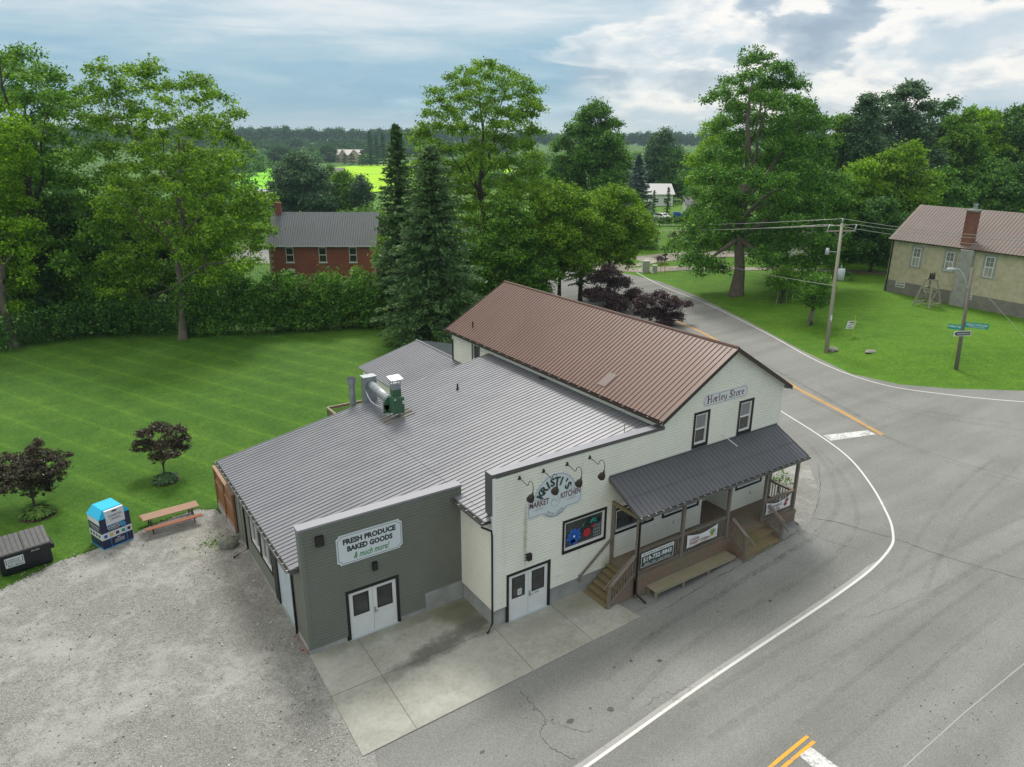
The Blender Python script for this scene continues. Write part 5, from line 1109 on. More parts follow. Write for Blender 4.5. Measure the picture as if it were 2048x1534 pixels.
# boulder, brick rubble, flower bed edging
def rock(name, loc, r, label, mat='stone', seed=1, sq=(1, .8, .7)):
    import bmesh
    bm = bmesh.new(); bmesh.ops.create_icosphere(bm, subdivisions=3, radius=r); rr = random.Random(seed); o = Vector((rr.uniform(0, 9), rr.uniform(0, 9), 0))
    from mathutils import noise as ns
    for v in bm.verts: k = 1 + .35 * ns.noise(v.co / r * 1.1 + o) + .08 * ns.noise(v.co / r * 4 + o); v.co = Vector((v.co.x * sq[0], v.co.y * sq[1], v.co.z * sq[2])) * k
    me = bpy.data.meshes.new(name); bm.to_mesh(me); bm.free(); me.materials.append(M[mat]); me.polygons.foreach_set('use_smooth', [True] * len(me.polygons))
    ob = bpy.data.objects.new(name, me); COL.objects.link(ob); ob.location = loc; return tag(ob, label, 'rock')
q = gp(462, 1092); rock('boulder', (q.x - .1, q.y, .18), .5, 'large mossy grey boulder beside the grey wall under the downspout', seed=4)
q = gp(1742, 703); rock('boulder', (q.x, q.y, q.z), .55, 'flat pale rock sunk in the corner lawn between the two poles', seed=6, sq=(1.3, .7, .3))
q = gp(1663, 702); rock('boulder', (q.x, q.y, q.z + .1), .55, 'grey stone at the foot of the tall transformer pole', seed=9, sq=(1, .9, .6))
rb = simple('broken_pink_brick', (.33, .20, .15), .9)
m = MB(); rnd.seed(5)
for i in range(22): x, y = -.18 + rnd.uniform(-.1, .1), rnd.uniform(.15, 1.5); s_ = rnd.uniform(.03, .07); m.obox((x, y, .01), (s_, s_ * rnd.uniform(-.5, .5), 0), (0, s_ * 1.2, 0), (0, 0, s_ * .8))
tag(m.build('brick_rubble', rb), 'scatter of broken pink brick along the foot of the grey wall corner', 'rubble', kind='stuff')

# ------------------------------------------------------------------ poles and wires
def pole_base(px, py): return gp(px, py)
pb = pole_base(1652, 706); dpt = depth(pb); ptop = atd(1684, 449, dpt); hgt = ptop.z - pb.z + .1; lean = Vector((ptop.x - pb.x, ptop.y - pb.y, 0))
UP = thing('utility_pole', pb, 'tall wooden utility pole with crossarm and grey transformer on the corner lawn', 'utility pole')
top = pb + Vector((lean.x, lean.y, hgt)); m = MB(); m.tube([pb - Vector((0, 0, .3)), pb + (top - pb) * .5, top], [.20, .165, .13], 12); m.build('pole', M['pole'], UP, True)
cr2 = Vector((CR.x, CR.y, 0)).normalized(); cdp = Vector((CF.x, CF.y, 0)).normalized()
xd = (cr2 * .94 + cdp * -.30).normalized(); ca = top - Vector((0, 0, .75)); m = MB(); m.beam(ca - xd * 1.35 + Vector((0, 0, -.05)), ca + xd * 1.3 + Vector((0, 0, .12)), .11, .13); m.build('crossarm', M['pole'], UP)
m = MB(); m.beam(ca - xd * .6 + Vector((0, 0, -.02)), ca - Vector((0, 0, .75)), .04, .04); m.beam(ca + xd * .6 + Vector((0, 0, -.02)), ca - Vector((0, 0, .75)), .04, .04); m.build('brace', M['galv'], UP)
ins = [top + Vector((0, 0, .45)), ca - xd * 1.25 + Vector((0, 0, .62)) + xd * .2, ca + xd * 1.15 + Vector((0, 0, .7)) + xd * .15]
for i, p in enumerate(ins):
    m = MB(); a = (top, ca - xd * 1.25, ca + xd * 1.15)[i]; m.tube([a, a + (p - a) * .5, p], [.035, .05, .06], 8); m.build('insulator', M['tfm'], UP, True)
tb = pb + (top - pb) * .62 + xd * .42 - cdp * .1
m = MB(); m.tube([tb - Vector((0, 0, .65)), tb + Vector((0, 0, .35)), tb + Vector((0, 0, .42))], [.33, .34, .26], 16); m.tube([tb + Vector((-.1, 0, .42)), tb + Vector((-.1, 0, .75))], .05, 6); m.build('transformer', M['tfm'], UP, True)
sb_ = pb + (top - pb) * .78; m = MB(); m.beam(sb_, sb_ - xd * .95, .06, .05); m.tube([sb_ - xd * 1.0 + Vector((0, 0, -.28)), sb_ - xd * 1.0 + Vector((0, 0, .32))], [.20, .14], 10); m.build('lamp_arm', M['tfm'], UP, True)
m = MB(); q = pb + (top - pb) * .27; m.obox(q - cdp * .2 - xd * .07 - Vector((0, 0, .3)), xd * .14, cdp * .03, (0, 0, .6)); m.build('number_plate', M['signw2'], UP)
def wire(name, pts, sag, label, r=.014):
    m = MB(); out = []
    for a, b in zip(pts, pts[1:]):
        a, b = Vector(a), Vector(b)
        for i in range(13): t = i / 12; out.append(a + (b - a) * t - Vector((0, 0, sag * 4 * t * (1 - t))))
    m.tube([p for i, p in enumerate(out) if i % 13 or i == 0], r, 5, False); o = Vector(pts[0]); ob = m.build(name, M['wire'], None, True, off=o); ob.location = o; return tag(ob, label, 'power line', 'power lines over the corner lawn')
dl = 122
L3 = [atd(1120, 430, dl), atd(1120, 434, dl), atd(1120, 442, dl)]
lab = ['power line leaving the pole top, uppermost of the strands', 'power line tied to the left end of the crossarm, second strand up', 'power line tied to the right end of the crossarm, lowest of the three']
for i, p in enumerate(ins):
    far = (atd(1130, 444, 118), atd(1130, 456, 118), atd(1130, 452, 118))[i]; right = (atd(2200, 478, 72), atd(2200, 500, 70), atd(2210, 482, 74))[i]
    wire('power_line', [far, p, right], .55, lab[i], .022)
q = pb + (top - pb) * .52; wire('power_line', [atd(1320, 494, 105), q], .5, 'lower service wire crossing in front of the big maple', .022)
# second pole with street light and signs
pb2 = pole_base(1912, 739); d2 = depth(pb2); t2 = atd(1945, 535, d2); ln2 = Vector((t2.x - pb2.x, t2.y - pb2.y, t2.z - pb2.z))
SP = thing('street_light_pole', pb2, 'dark wooden pole carrying a street light and green street name signs', 'street light')
m = MB(); m.tube([pb2 - Vector((0, 0, .2)), pb2 + ln2 * .5, pb2 + ln2], [.17, .145, .12], 12); m.build('pole', M['pole2'], SP, True)
a = pb2 + ln2 * .78; m = MB(); pth = [a + cr2 * -.1, a + cr2 * -.5 + Vector((0, 0, .9)), a + cr2 * -.95 + Vector((0, 0, 1.55)), a + cr2 * -1.35 + Vector((0, 0, 1.85)), a + cr2 * -1.6 + Vector((0, 0, 1.85))]; m.tube(smooth3(pth), .045, 8); m.build('lamp_arm', M['tfm'], SP, True)
h = a + cr2 * -1.9 + Vector((0, 0, 1.82)); m = MB(); m.tube([h + cr2 * .42, h + cr2 * .15, h - cr2 * .25, h - cr2 * .42], [.07, .14, .15, .06], 10); m.build('lamp_head', M['tfm'], SP, True)
def plane_at(o, ux_, uz=Vector((0, 0, 1))): return lambda u, v: o + ux_ * u + uz * v
sp_ = pb2 + ln2 * .36
def plate(o, ux_, x0, x1, z0, z1, mat, nm='plate', parent=SP, th=.02):
    m = MB(); nrm = ux_.cross(Vector((0, 0, 1))).normalized(); m.obox(o + ux_ * x0 + Vector((0, 0, z0)), ux_ * (x1 - x0), nrm * -th, (0, 0, z1 - z0)); return m.build(nm, mat, parent), nrm
uxa = (cr2 * .96 - cdp * -.15).normalized(); nr = uxa.cross(Vector((0, 0, 1))).normalized()
oo = sp_ + nr * .20
_, n1 = plate(oo, uxa, -.95, .75, -.22, .24, M['signw2'], 'direction_sign')
m = MB(); P_ = lambda u, v: oo + uxa * u + Vector((0, 0, v)) + n1 * .004
m.prism([P_(-.88, .01), P_(-.72, -.16), P_(.66, -.16), P_(.66, .18), P_(-.72, .18)], n1 * .002); m.build('arrow_panel', M['ink'], SP)
m = MB(); Q_ = lambda u, v: P_(u, v) + n1 * .004; text(m, 'BURGESSVILLE', -.03, .01, 1.2, .15, Q_, .02); m.build('lettering', M['signw2'], SP)
u1 = (cr2 * .9 + cdp * -.45).normalized(); o1 = sp_ + u1 * .12 + Vector((0, 0, .55)); _, n1 = plate(o1, u1, 0, 1.75, -.02, .46, M['teal'], 'street_name_sign')
m = MB(); Q_ = lambda u, v: o1 + u1 * u + Vector((0, 0, v)) + n1 * .004; text(m, 'MIDDLE TOWNLINE', .88, .28, 1.55, .17, Q_, .02); text(m, 'COUNTY ROAD', .88, .08, 1.2, .10, Q_, .02); m.build('lettering', M['signw2'], SP)
u1 = (cr2 * .75 + cdp * .66).normalized(); u1 = (cr2 * .8 - cdp * .6).normalized(); o2 = sp_ - u1 * 1.15 + Vector((0, 0, .26)); _, n1 = plate(o2, u1, 0, 1.05, -.02, .42, M['teal'], 'street_name_sign')
m = MB(); Q_ = lambda u, v: o2 + u1 * u + Vector((0, 0, v)) + n1 * .004; text(m, 'HARLEY RD', .52, .24, .92, .17, Q_, .02); m.build('lettering', M['signw2'], SP)
q = gp(1904, 709); m = MB(); m.tube([q, q + Vector((.05, 0, 2.4))], .035, 6); solo(m, 'marker_stake', M['lime'], q, 'thin pale green stake leaning beside the dark street light pole', 'stake')
wire('guy_wire', [pb2 + ln2 * .9, atd(2100, 730, d2 - 3)], 0.0, 'pale guy wire running down from the street light pole to the right', .02)
# lawn sign with yellow stake
q = gp(1706, 672); dd = depth(q); LS = thing('lawn_sign', q, 'small white lawn sign with black lettering tied to a yellow stake', 'sign')
m = MB(); m.tube([q, q + Vector((-.12, 0, 2.1))], .05, 6); m.build('stake', M['lime'], LS)
m = MB(); a = q - cr2 * .85 + Vector((0, 0, .75)); m.obox(a, cr2 * .85, cdp * .02, Vector((0, 0, .8)) + cr2 * .12); m.build('board', M['signw2'], LS)
m = MB(); Q_ = lambda u, v: a + cr2 * (u + v * .14) + Vector((0, 0, v)) - cdp * .005; m.obox(Q_(.2, .60), cr2 * .12, cdp * .002, (0, 0, .12)); m.obox(Q_(.38, .58), cr2 * .18, cdp * .002, (0, 0, .14)); m.obox(Q_(.60, .60), cr2 * .10, cdp * .002, (0, 0, .12)); m.obox(Q_(.15, .3), cr2 * .25, cdp * .002, (0, 0, .05)); m.obox(Q_(.3, .4), cr2 * .25, cdp * .002, (0, 0, .05)); m.obox(Q_(.12, .16), cr2 * .55, cdp * .002, (0, 0, .03)); m.obox(Q_(.12, .08), cr2 * .55, cdp * .002, (0, 0, .03)); m.build('lettering', M['ink'], LS)
# utility cabinets and marker stakes by the drive
def cabinet(px, py, w_, h_, d_, label):
    q = gp(px, py); T = thing('utility_cabinet', q, label, 'utility cabinet'); m = MB(); o = q - cr2 * w_ / 2; m.obox(o + Vector((0, 0, .06)), cr2 * w_, cdp * d_, (0, 0, h_)); m.build('cabinet', M['tfg'], T)
    m = MB(); m.obox(o - cr2 * .15 - cdp * .25, cr2 * (w_ + .9), cdp * (d_ + .4), (0, 0, .06)); m.build('concrete_base', M['concrete'], T)
    m = MB(); m.obox(o - cdp * .012 + cr2 * (w_ * .42) + Vector((0, 0, h_ * .38)), cr2 * (w_ * .5), cdp * .008, (0, 0, .02)); m.obox(o - cdp * .012 + cr2 * (w_ * .08) + Vector((0, 0, h_ * .3)), cr2 * .03, cdp * .008, (0, 0, h_ * .5)); m.build('seam', M['capd'], T)
cabinet(1292, 545, 1.05, 1.7, .9, 'larger pale green utility box on the grass by the gravel drive'); cabinet(1310, 546, .65, 1.1, .7, 'smaller pale green utility box on the grass by the gravel drive')
for px, lb_ in ((1321, 'orange marker stake nearest the utility boxes'), (1329, 'orange marker stake farther from the utility boxes')):
    q = gp(px, 546); m = MB(); m.tube([q, q + Vector((0, 0, 1.7))], .045, 6); solo(m, 'marker_stake', simple('orange_stake', (.6, .28, .04), .6), q, lb_, 'stake', 'marker stakes by the utility boxes')
q = gp(1330, 526); MBX = thing('mail_box', q, 'small black mailbox on a post beside the round purple bush', 'mailbox'); m = MB(); m.tube([q, q + Vector((0, 0, 1.2))], .06, 6); m.build('post', M['black'], MBX); m = MB(); m.obox(q + Vector((-.3, -.15, 1.2)), (.6, 0, 0), (0, .3, 0), (0, 0, .3)); m.build('box', M['black'], MBX)

# ------------------------------------------------------------------ neighbouring buildings
class Frame:      # local axes: o origin, u along the facade, v into the depth
    def __init__(s, o, u): s.o = Vector(o); s.u = Vector((u[0], u[1], 0)).normalized(); s.v = Vector((-s.u.y, s.u.x, 0))
    def __call__(s, a, b, c): return s.o + s.u * a + s.v * b + Vector((0, 0, c))
    def box(s, m, a0, a1, b0, b1, c0, c1): m.obox(s(a0, b0, c0), s.u * (a1 - a0), s.v * (b1 - b0), (0, 0, c1 - c0))
def gable_house(name, fr_, Lu, Dv, hw_, hr_, wall, roof, label, cat, wins=(), ov=.4, found=None, fh=0, trim='wframe', rib=True, ridge=None, pitch=.32):
    T = thing(name, fr_.o, label, cat); m = MB(); rm = Dv / 2 if ridge is None else ridge
    fr_.box(m, 0, Lu, 0, .3, fh, hw_); fr_.box(m, 0, Lu, Dv - .3, Dv, fh, hw_); fr_.box(m, 0, .3, .3, Dv - .3, fh, hw_); fr_.box(m, Lu - .3, Lu, .3, Dv - .3, fh, hw_)
    for a in (0, Lu - .3): m.prism([fr_(a, 0, hw_), fr_(a, Dv, hw_), fr_(a, rm, hr_)], fr_.u * .3)
    m.build('wall', wall, T)
    if found: m = MB(); fr_.box(m, -.06, Lu + .06, -.06, Dv + .06, -.5, fh); m.build('foundation', found, T)
    s1 = (hr_ - hw_) / rm; m = MB(); o = fr_(-ov, -ov, hw_ - s1 * ov + .08); sl = fr_(0, rm, hr_ + .08) - fr_(0, -ov, hw_ - s1 * ov + .08)
    if rib: m = rib_roof('', None, o, fr_.u, sl, Lu + 2 * ov, 0, pitch, .03, .04, .12, .018)
    else: m.obox(o - Vector((0, 0, .12)), fr_.u * (Lu + 2 * ov), sl, (0, 0, .12))
    s2 = (hr_ - hw_) / (Dv - rm); o = fr_(-ov, Dv + ov, hw_ - s2 * ov + .08); sl = fr_(0, rm, hr_ + .08) - fr_(0, Dv + ov, hw_ - s2 * ov + .08)
    m.obox(o - Vector((0, 0, .12)), fr_.u * (Lu + 2 * ov), sl, (0, 0, .12)); R0 = m.build('roof', roof, T)
    m = MB(); m.obox(fr_(-ov, -ov - .1, hw_ - s1 * ov - .02), fr_.u * (Lu + 2 * ov), fr_.v * .1, (0, 0, .11)); m.build('eaves_gutter', M['brownfascia'] if trim == 'brown' else M['tfm'], R0)
    for (a, c, w_, h_, kind) in wins:
        m = MB(); k = .07
        if kind == 'stone': fr_.box(m, a - .30, a + w_ + .30, -.035, -.002, c - .2, c + h_ + .25); sm = m.build('window_surround', M['concrete'], T); m = MB()
        fr_.box(m, a, a + k, -.07, -.036, c, c + h_); fr_.box(m, a + w_ - k, a + w_, -.07, -.036, c, c + h_); fr_.box(m, a + k, a + w_ - k, -.07, -.036, c, c + k); fr_.box(m, a + k, a + w_ - k, -.07, -.036, c + h_ - k, c + h_); fr_.box(m, a + k, a + w_ - k, -.072, -.036, c + h_ / 2 - .05, c + h_ / 2 + .05)
        if kind in ('stone', 'grid'): fr_.box(m, a + w_ / 2 - .013, a + w_ / 2 + .013, -.069, -.037, c + k, c + h_ - k); fr_.box(m, a + k, a + w_ - k, -.068, -.038, c + h_ * .75 - .01, c + h_ * .75 + .01)
        if kind == 'arch': fr_.box(m, a - .1, a + w_ + .1, -.09, -.03, c - .14, c - .002); fr_.box(m, a - .05, a + w_ + .05, -.06, -.03, c + h_, c + h_ + .14); fr_.box(m, a + .1, a + w_ - .1, -.06, -.03, c + h_ + .14, c + h_ + .22)
        wn = m.build('window', M['wframe'], T); m = MB(); fr_.box(m, a + k, a + w_ - k, -.034, -.012, c + k, c + h_ - k)
        if kind == 'stone':
            m.cur = 1; fr_.box(m, a + k + .02, a + w_ - k - .02, -.0355, -.0345, c + h_ * .5, c + h_ - k - .02)
        m.build('pane', [M['glass'], M['curtain']], wn)
    return T, R0
# brick farmhouse behind the hedge
zE = 6.2; A = gz(536, 489, zE); B2 = gz(749, 489, zE); u_ = (B2 - A); Lh = u_.length; F1 = Frame((A.x, A.y, 0), u_); 
Dh = 8.6; 
px2w = lambda px, py: (gz(px, py, 5).to_2d())
T, R0 = gable_house('brick_house', F1, Lh, Dh, zE, zE + 3.7, M['brick'], M['sroof'], 'red brick two-storey farmhouse with slate blue metal roof behind the hedge', 'house',
    [((570 - 536) / 213 * Lh, 3.9, 1.0, 1.9, 'arch'), ((636 - 536) / 213 * Lh, 3.9, 1.0, 1.9, 'arch'), ((697 - 536) / 213 * Lh, 3.9, 1.0, 1.9, 'arch'), ((570 - 536) / 213 * Lh, .9, 1.0, 1.9, 'arch'), ((697 - 536) / 213 * Lh, .9, 1.0, 1.9, 'arch')], .3)
m = MB(); F1.box(m, .25, .95, Dh / 2 - .5, Dh / 2 + .3, zE + 2.6, zE + 4.9); F1.box(m, .18, 1.02, Dh / 2 - .57, Dh / 2 + .37, zE + 4.9, zE + 5.05); m.build('chimney', M['brick'], R0)
m = MB()
for s in (0, 1):
    for i in range(16): w_ = .55 - .3 * (i % 2); a = 0 if s == 0 else Lh - w_; F1.box(m, a - .012 if s == 0 else a, a + w_ + (.012 if s else 0), -.02, .0, i * .38 + .02, i * .38 + .38)
m.build('quoins', M['buff'], T)
# the old school or church house on the right
zw = 7.0; g0 = gp(1768, 581); zE = g0.z
cA = gz(1778, 472, g0.z + 7.9); D_a = depth(g0); 
e0 = atd(1776, 470, D_a); hwall = e0.z - g0.z
# direction of the long wall from the eaves line going right
e1 = gz(2048, 504, e0.z); u_ = e1 - e0; F2 = Frame((g0.x, g0.y, g0.z), u_); Lc = 24.0
def upos(px, py, zz_): p = gz(px, py, zz_); return (p - F2.o).dot(F2.u)
fhc = hwall * .165
wl_ = []
for (xa, xb, yt, ybm) in ((1827, 1846, 496, 534), (1895, 1911, 504, 543), (1973, 1993, 514, 556), (2064, 2082, 526, 566)):
    def wa(px, py):     # intersect ray with wall plane
        d = ray(px, py); n = F2.v; t = (F2.o - CAM).dot(n) / d.dot(n); p = CAM + d * t; return (p - F2.o).dot(F2.u), p.z - g0.z
    xm = (xa + xb) / 2; a0, zt = wa(xm, yt); _, zb2 = wa(xm, ybm); wl_.append((a0 - .5, zb2, 1.0, zt - zb2, 'stone'))
for (xa, xb, yt, ybm) in ((1793, 1809, 562, 576), (1925, 1943, 585, 600), (1850, 1864, 573, 586)):
    a0, zt = wa(xa, yt); a1, zb2 = wa(xb, ybm); wl_.append((a0, max(zb2, .25), a1 - a0, max(.7, min(zt - zb2, 1.0)), 'grid'))
_, zf = wa(1768, 557); fhc = max(zf, 1.0)
Dc = 11.5; dr = ray(1835, 410)
best = None
for hr in np.arange(2.0, 8.0, .1):     # ridge height from the photographed ridge end
    p = gz(1835, 410, e0.z + hr); b_ = (p - F2.o).dot(F2.v); a_ = (p - F2.o).dot(F2.u); e = abs(b_ - Dc / 2) + abs(a_ + .4)
    if best is None or e < best[0]: best = (e, hr, a_, b_)
T, R0 = gable_house('hall_building', F2, Lc, Dc, hwall, hwall + best[1], M['stucco'], M['croof'], 'cream stucco hall with faded brown metal roof and red brick chimney on the right', 'hall', wl_, .35, M['blockst'], fhc, 'brown', ridge=best[3] if best[3] > 2 else None, pitch=.42)
a0, _z = wa(1917, 570); a1, _z = wa(1933, 570); m = MB(); F2.box(m, a0 - .25, a1 + .35, -.55, -.0, fhc, hwall - .35); m.prism([F2(a0 - .25, -.55, hwall - .35), F2(a0 - .25, 0, hwall - .35), F2(a0 - .25, 0, hwall - .1)], F2.u * (a1 - a0 + .6)); F2.box(m, a0 - .35, a1 + .45, -.65, -.065, -.4, fhc); m.build('chimney_breast', M['concrete'], T)
a0, _z = wa(1917, 480); m = MB(); F2.box(m, a0 + .3, a0 + 1.5, .0, .75, hwall - .2, hwall + 4.0); m.cur = 1; F2.box(m, a0 + .2, a0 + 1.6, -.1, .85, hwall + 4.0, hwall + 4.2); m.build('chimney', [brickm('weathered_chimney_brick', (0.24, 0.085, 0.06), (0.16, 0.055, 0.04), (0.30, 0.24, 0.21), .8), M['concrete']], R0)
m = MB(); p = F2(a0 + .95, .45, hwall + 4.2); m.tube([p, p + Vector((0, 0, .5))], .22, 10); m.tube([p + Vector((0, 0, .5)), p + Vector((0, 0, .6))], .3, 10); m.build('flue_cap', M['galv'], R0)
m = MB(); F2.box(m, .15, .28, -.12, -.01, 0, hwall - .2); m.build('downspout', M['black'], T)
# bell frame in front of it
q = gp(1853, 613); TW = thing('bell_frame', q, 'small grey timber tower holding an old iron bell in front of the hall', 'bell tower')
tz = atd(1856, 543, depth(q)).z - q.z; m = MB(); w0, w1 = 1.05, .42
cor = [(-1, -1), (1, -1), (1, 1), (-1, 1)]
F3 = Frame(q, cr2 * .9 + cdp * .4)
for a, b in cor: m = MB(); m.beam(F3(a * w0, b * w0, 0), F3(a * w1, b * w1, tz * .82), .17, .17); m.build('leg', M['pole'], TW)
m = MB()
for k, (a, b) in enumerate(cor):
    c, d = cor[(k + 1) % 4]
    for hh_ in (.12, .55, .82): ww = w0 + (w1 - w0) * hh_ / .82; m.beam(F3(a * ww, b * ww, tz * hh_), F3(c * ww, d * ww, tz * hh_), .12, .13)
    ww, wx = w0 + (w1 - w0) * .12 / .82, w0 + (w1 - w0) * .55 / .82; m.beam(F3(a * ww, b * ww, tz * .12), F3(c * wx, d * wx, tz * .55), .06, .08)
m.build('brace', M['pole'], TW)
m = MB(); m.tube([F3(0, 0, tz * .80), F3(0, 0, tz * .88), F3(0, 0, tz * .96), F3(0, 0, tz)], [.36, .26, .18, .06], 12); m.build('bell', M['black'], TW, True); m = MB(); m.beam(F3(-.5, 0, tz * .82), F3(-.35, 0, tz * 1.02), .07, .07); m.beam(F3(.5, 0, tz * .82), F3(.35, 0, tz * 1.02), .07, .07); m.beam(F3(-.4, 0, tz), F3(.4, 0, tz), .06, .06); m.build('bell_yoke', M['black'], TW)
# white garage behind the maple
q = gp(1652, 527); Fg = Frame(q, (cr2 * .95 - cdp * .3)); 
T, R0 = gable_house('garage', Frame(gp(1646, 528), cdp * .9 + cr2 * .45), 9, 5.5, 3.2, 5.2, M['wframe'], M['greysh'], 'white garage with dark shingle roof half hidden behind the big maple', 'garage', (), .3, rib=False)
# far and middle buildings
def far_house(name, px, py, wpx, hw_, hr_, dv, wall, roof, label, cat='house', wins=(), **kw):
    q = gp(px, py); D = depth(q); Lu = wpx * D / FPX; return gable_house(name, Frame(q, cr2), Lu, dv, hw_, hr_, wall, roof, label, cat, [(a * Lu, b, c, d, 'plain') for a, b, c, d in wins], .5, rib=False, **kw), D
(T, R0), D = far_house('farm_house', 673, 325, 50, 6.6, 11, 12, M['buff'], simple('pale_metal_roof', (.55, .5, .47), .5), 'distant buff farmhouse with pale roof and two gables beyond the bright crop field', 'house', [(.15, 1, 1.4, 2), (.3, 4, 1.2, 1.6), (.62, 1, 1.4, 2.0), (.72, 4.5, 1.2, 1.6), (.85, 1, 1.4, 2)])
Ff = Frame(gp(673, 325), cr2); Lu = 50 * D / FPX
for a, w_ in ((.28, 3.2), (.74, 4.5)):
    m = MB(); m.prism([Ff(a * Lu - w_, -1.5, 0), Ff(a * Lu + w_, -1.5, 0), Ff(a * Lu + w_, -1.5, 6.4), Ff(a * Lu, -1.5, 10.3), Ff(a * Lu - w_, -1.5, 6.4)], Ff.v * 1.4); m.build('gable_bay', M['buff'], T)
    m = MB(); m.prism([Ff(a * Lu - w_ - .5, -1.8, 6.0), Ff(a * Lu, -1.8, 10.9), Ff(a * Lu + w_ + .5, -1.8, 6.0), Ff(a * Lu + w_ + .5, -1.8, 6.5), Ff(a * Lu, -1.8, 11.4), Ff(a * Lu - w_ - .5, -1.8, 6.5)], Ff.v * 6); m.build('bay_roof', simple('pale_bay_roof', (.5, .45, .42), .5), T)
gable_house('barn', Frame(gp(480, 425), (cr2 * .80 - cdp * .6)), 13, 9, 3.2, 6.0, simple('dark_barn_boards', (.09, .085, .08), .8), simple('lilac_barn_roof', (.42, .42, .47), .6), 'low dark barn with pale lilac roof beside the green pasture', 'barn', (), .3, rib=False)
far_house('cottage', 641, 424, 19, 4.6, 7.0, 6, M['greysh'], M['shingle'], 'small brown-roofed house behind the brick farmhouse', 'house', wins=[(.5, 2.4, 1.0, 1.6)])
far_house('long_shed', 660, 386, 24, 6.5, 8.8, 9, M['greysh'], simple('dark_shed_roof', (.07, .06, .06), .6), 'dark-roofed shed between the trees in front of the crop field', 'shed')
far_house('white_bungalow', 1298, 412, 47, 3.6, 6.2, 12, M['wframe'], simple('pale_roof_shingle', (.42, .41, .42), .6), 'white bungalow with pale roof behind the blue spruce and big maple', 'house', wins=[(.2, 1, 1.4, 1.3), (.6, 1, 1.4, 1.3)])
far_house('gabled_house', 1254, 312, 26, 5.5, 10.5, 10, simple('pale_lilac_siding', (.5, .5, .54), .6), simple('lilac_grey_roof', (.22, .23, .27), .6), 'distant grey house with white gable between the tree tops', 'house', wins=[(.4, 2, 1.5, 2)])
far_house('red_roof_house', 1298, 398, 28, 4, 7.6, 8, M['wframe'], M['shingle'], 'brown-roofed house just behind the white bungalow', 'house')
far_house('shed', 1372, 430, 22, 3.0, 4.5, 5, M['wframe'], M['greysh'], 'small white shed glimpsed behind the maple branches', 'shed')
q = gp(548, 424); m = MB(); Fv = Frame(gp(520, 425), cr2); T = thing('camper_van', Fv.o, 'white camper parked beyond the left end of the brick house', 'camper'); Fv.box(m, 0, 6.5, 0, 2.3, .7, 3.1); Fv.box(m, 4.8, 7.4, .1, 2.2, 1.9, 3.3); m.build('body', M['car'], T); m = MB(); Fv.box(m, .8, 2.0, -.02, 0, 1.7, 2.4); Fv.box(m, 3.0, 4.0, -.02, 0, 1.7, 2.4); m.build('window', M['glass'], T)
for a in (1.2, 5.6): m = MB(); m.tube([Fv(a, .05, .38), Fv(a, .3, .38)], .38, 12); m.build('wheel', M['tyre'], T)
# cars
def car(px, py, dirv, label, van=False):
    q = gp(px, py); Fc = Frame(q, dirv); T = thing('parked_car', q, label, 'car'); Lc_ = 4.7; Wc = 1.85
    prof = [(0, .35), (0, .85), (.25, .98), (.9, 1.05), (1.55, 1.58), (3.3, 1.66), (4.3, 1.45), (4.62, 1.0), (4.7, .85), (4.7, .35)]
    m = MB(); m.prism([Fc(a, 0, c) for a, c in prof], Fc.v * Wc); m.build('body', M['car'], T)
    m = MB(); m.prism([Fc(1.15, -.01, 1.08), Fc(1.68, -.01, 1.52), Fc(3.25, -.01, 1.58), Fc(4.05, -.01, 1.42), Fc(4.2, -.01, 1.08)], Fc.v * -.01); m.prism([Fc(1.15, Wc + .01, 1.08), Fc(1.68, Wc + .01, 1.52), Fc(3.25, Wc + .01, 1.58), Fc(4.05, Wc + .01, 1.42), Fc(4.2, Wc + .01, 1.08)], Fc.v * .01)
    a, b = Vector((1.0, 1.10)), Vector((1.52, 1.56)); n_ = Vector((-(b - a).y, (b - a).x)).normalized() * .015; m.add([Fc(a.x + n_.x, .15, a.y + n_.y), Fc(a.x + n_.x, Wc - .15, a.y + n_.y), Fc(b.x + n_.x, Wc - .25, b.y + n_.y), Fc(b.x + n_.x, .25, b.y + n_.y)], [(0, 1, 2, 3)]); m.build('window', M['glass'], T)
    for a in (.85, 3.75):
        for b in (-.02, Wc - .2): m = MB(); m.tube([Fc(a, b, .33), Fc(a, b + .22, .33)], .33, 14); w_ = m.build('wheel', M['tyre'], T); m = MB(); m.tube([Fc(a, b - .005, .33), Fc(a, b + .225, .33)], .19, 10); m.build('rim', M['galv'], w_)
    m = MB(); Fc.box(m, -.02, 0, .15, .5, .7, .85); Fc.box(m, -.02, 0, Wc - .5, Wc - .15, .7, .85); m.build('headlight', M['tfm'], T)
car(1343, 441, cr2 * -.5 + cdp * .85, 'white car parked next to the blue bins behind the clipped hedge')
car(800, 545, cr2 * -.8 + cdp * .6, 'white car parked at the right corner of the brick house')
# blue recycling bins in a row
b0 = None
Fb = Frame(gp(1345, 436), cr2)
for i in range(4):
    o = Fb(i * .0 + 1.35 * i + .3, 0, .05)
    if b0 is None:
        b0 = thing('recycling_bin', o, 'blue recycling bin nearest the white car', 'recycling bin', 'blue bins in a row by the drive'); m = MB(); m.prism([o, o + cr2 * 1.15, o + cr2 * 1.2 + Vector((0, 0, 1.3)), o - cr2 * .05 + Vector((0, 0, 1.3))], cdp * .9); m.build('body', M['blue'], b0, off=o); m = MB(); m.obox(o - cr2 * .08 + Vector((0, 0, 1.3)) - cdp * .05, cr2 * 1.32, cdp * 1.0, (0, 0, .12)); m.build('lid', M['blue'], b0, off=o)
    else: copy_thing(b0, o, ('', 'second blue recycling bin from the white car', 'third blue recycling bin from the white car', 'blue recycling bin farthest from the white car')[i])

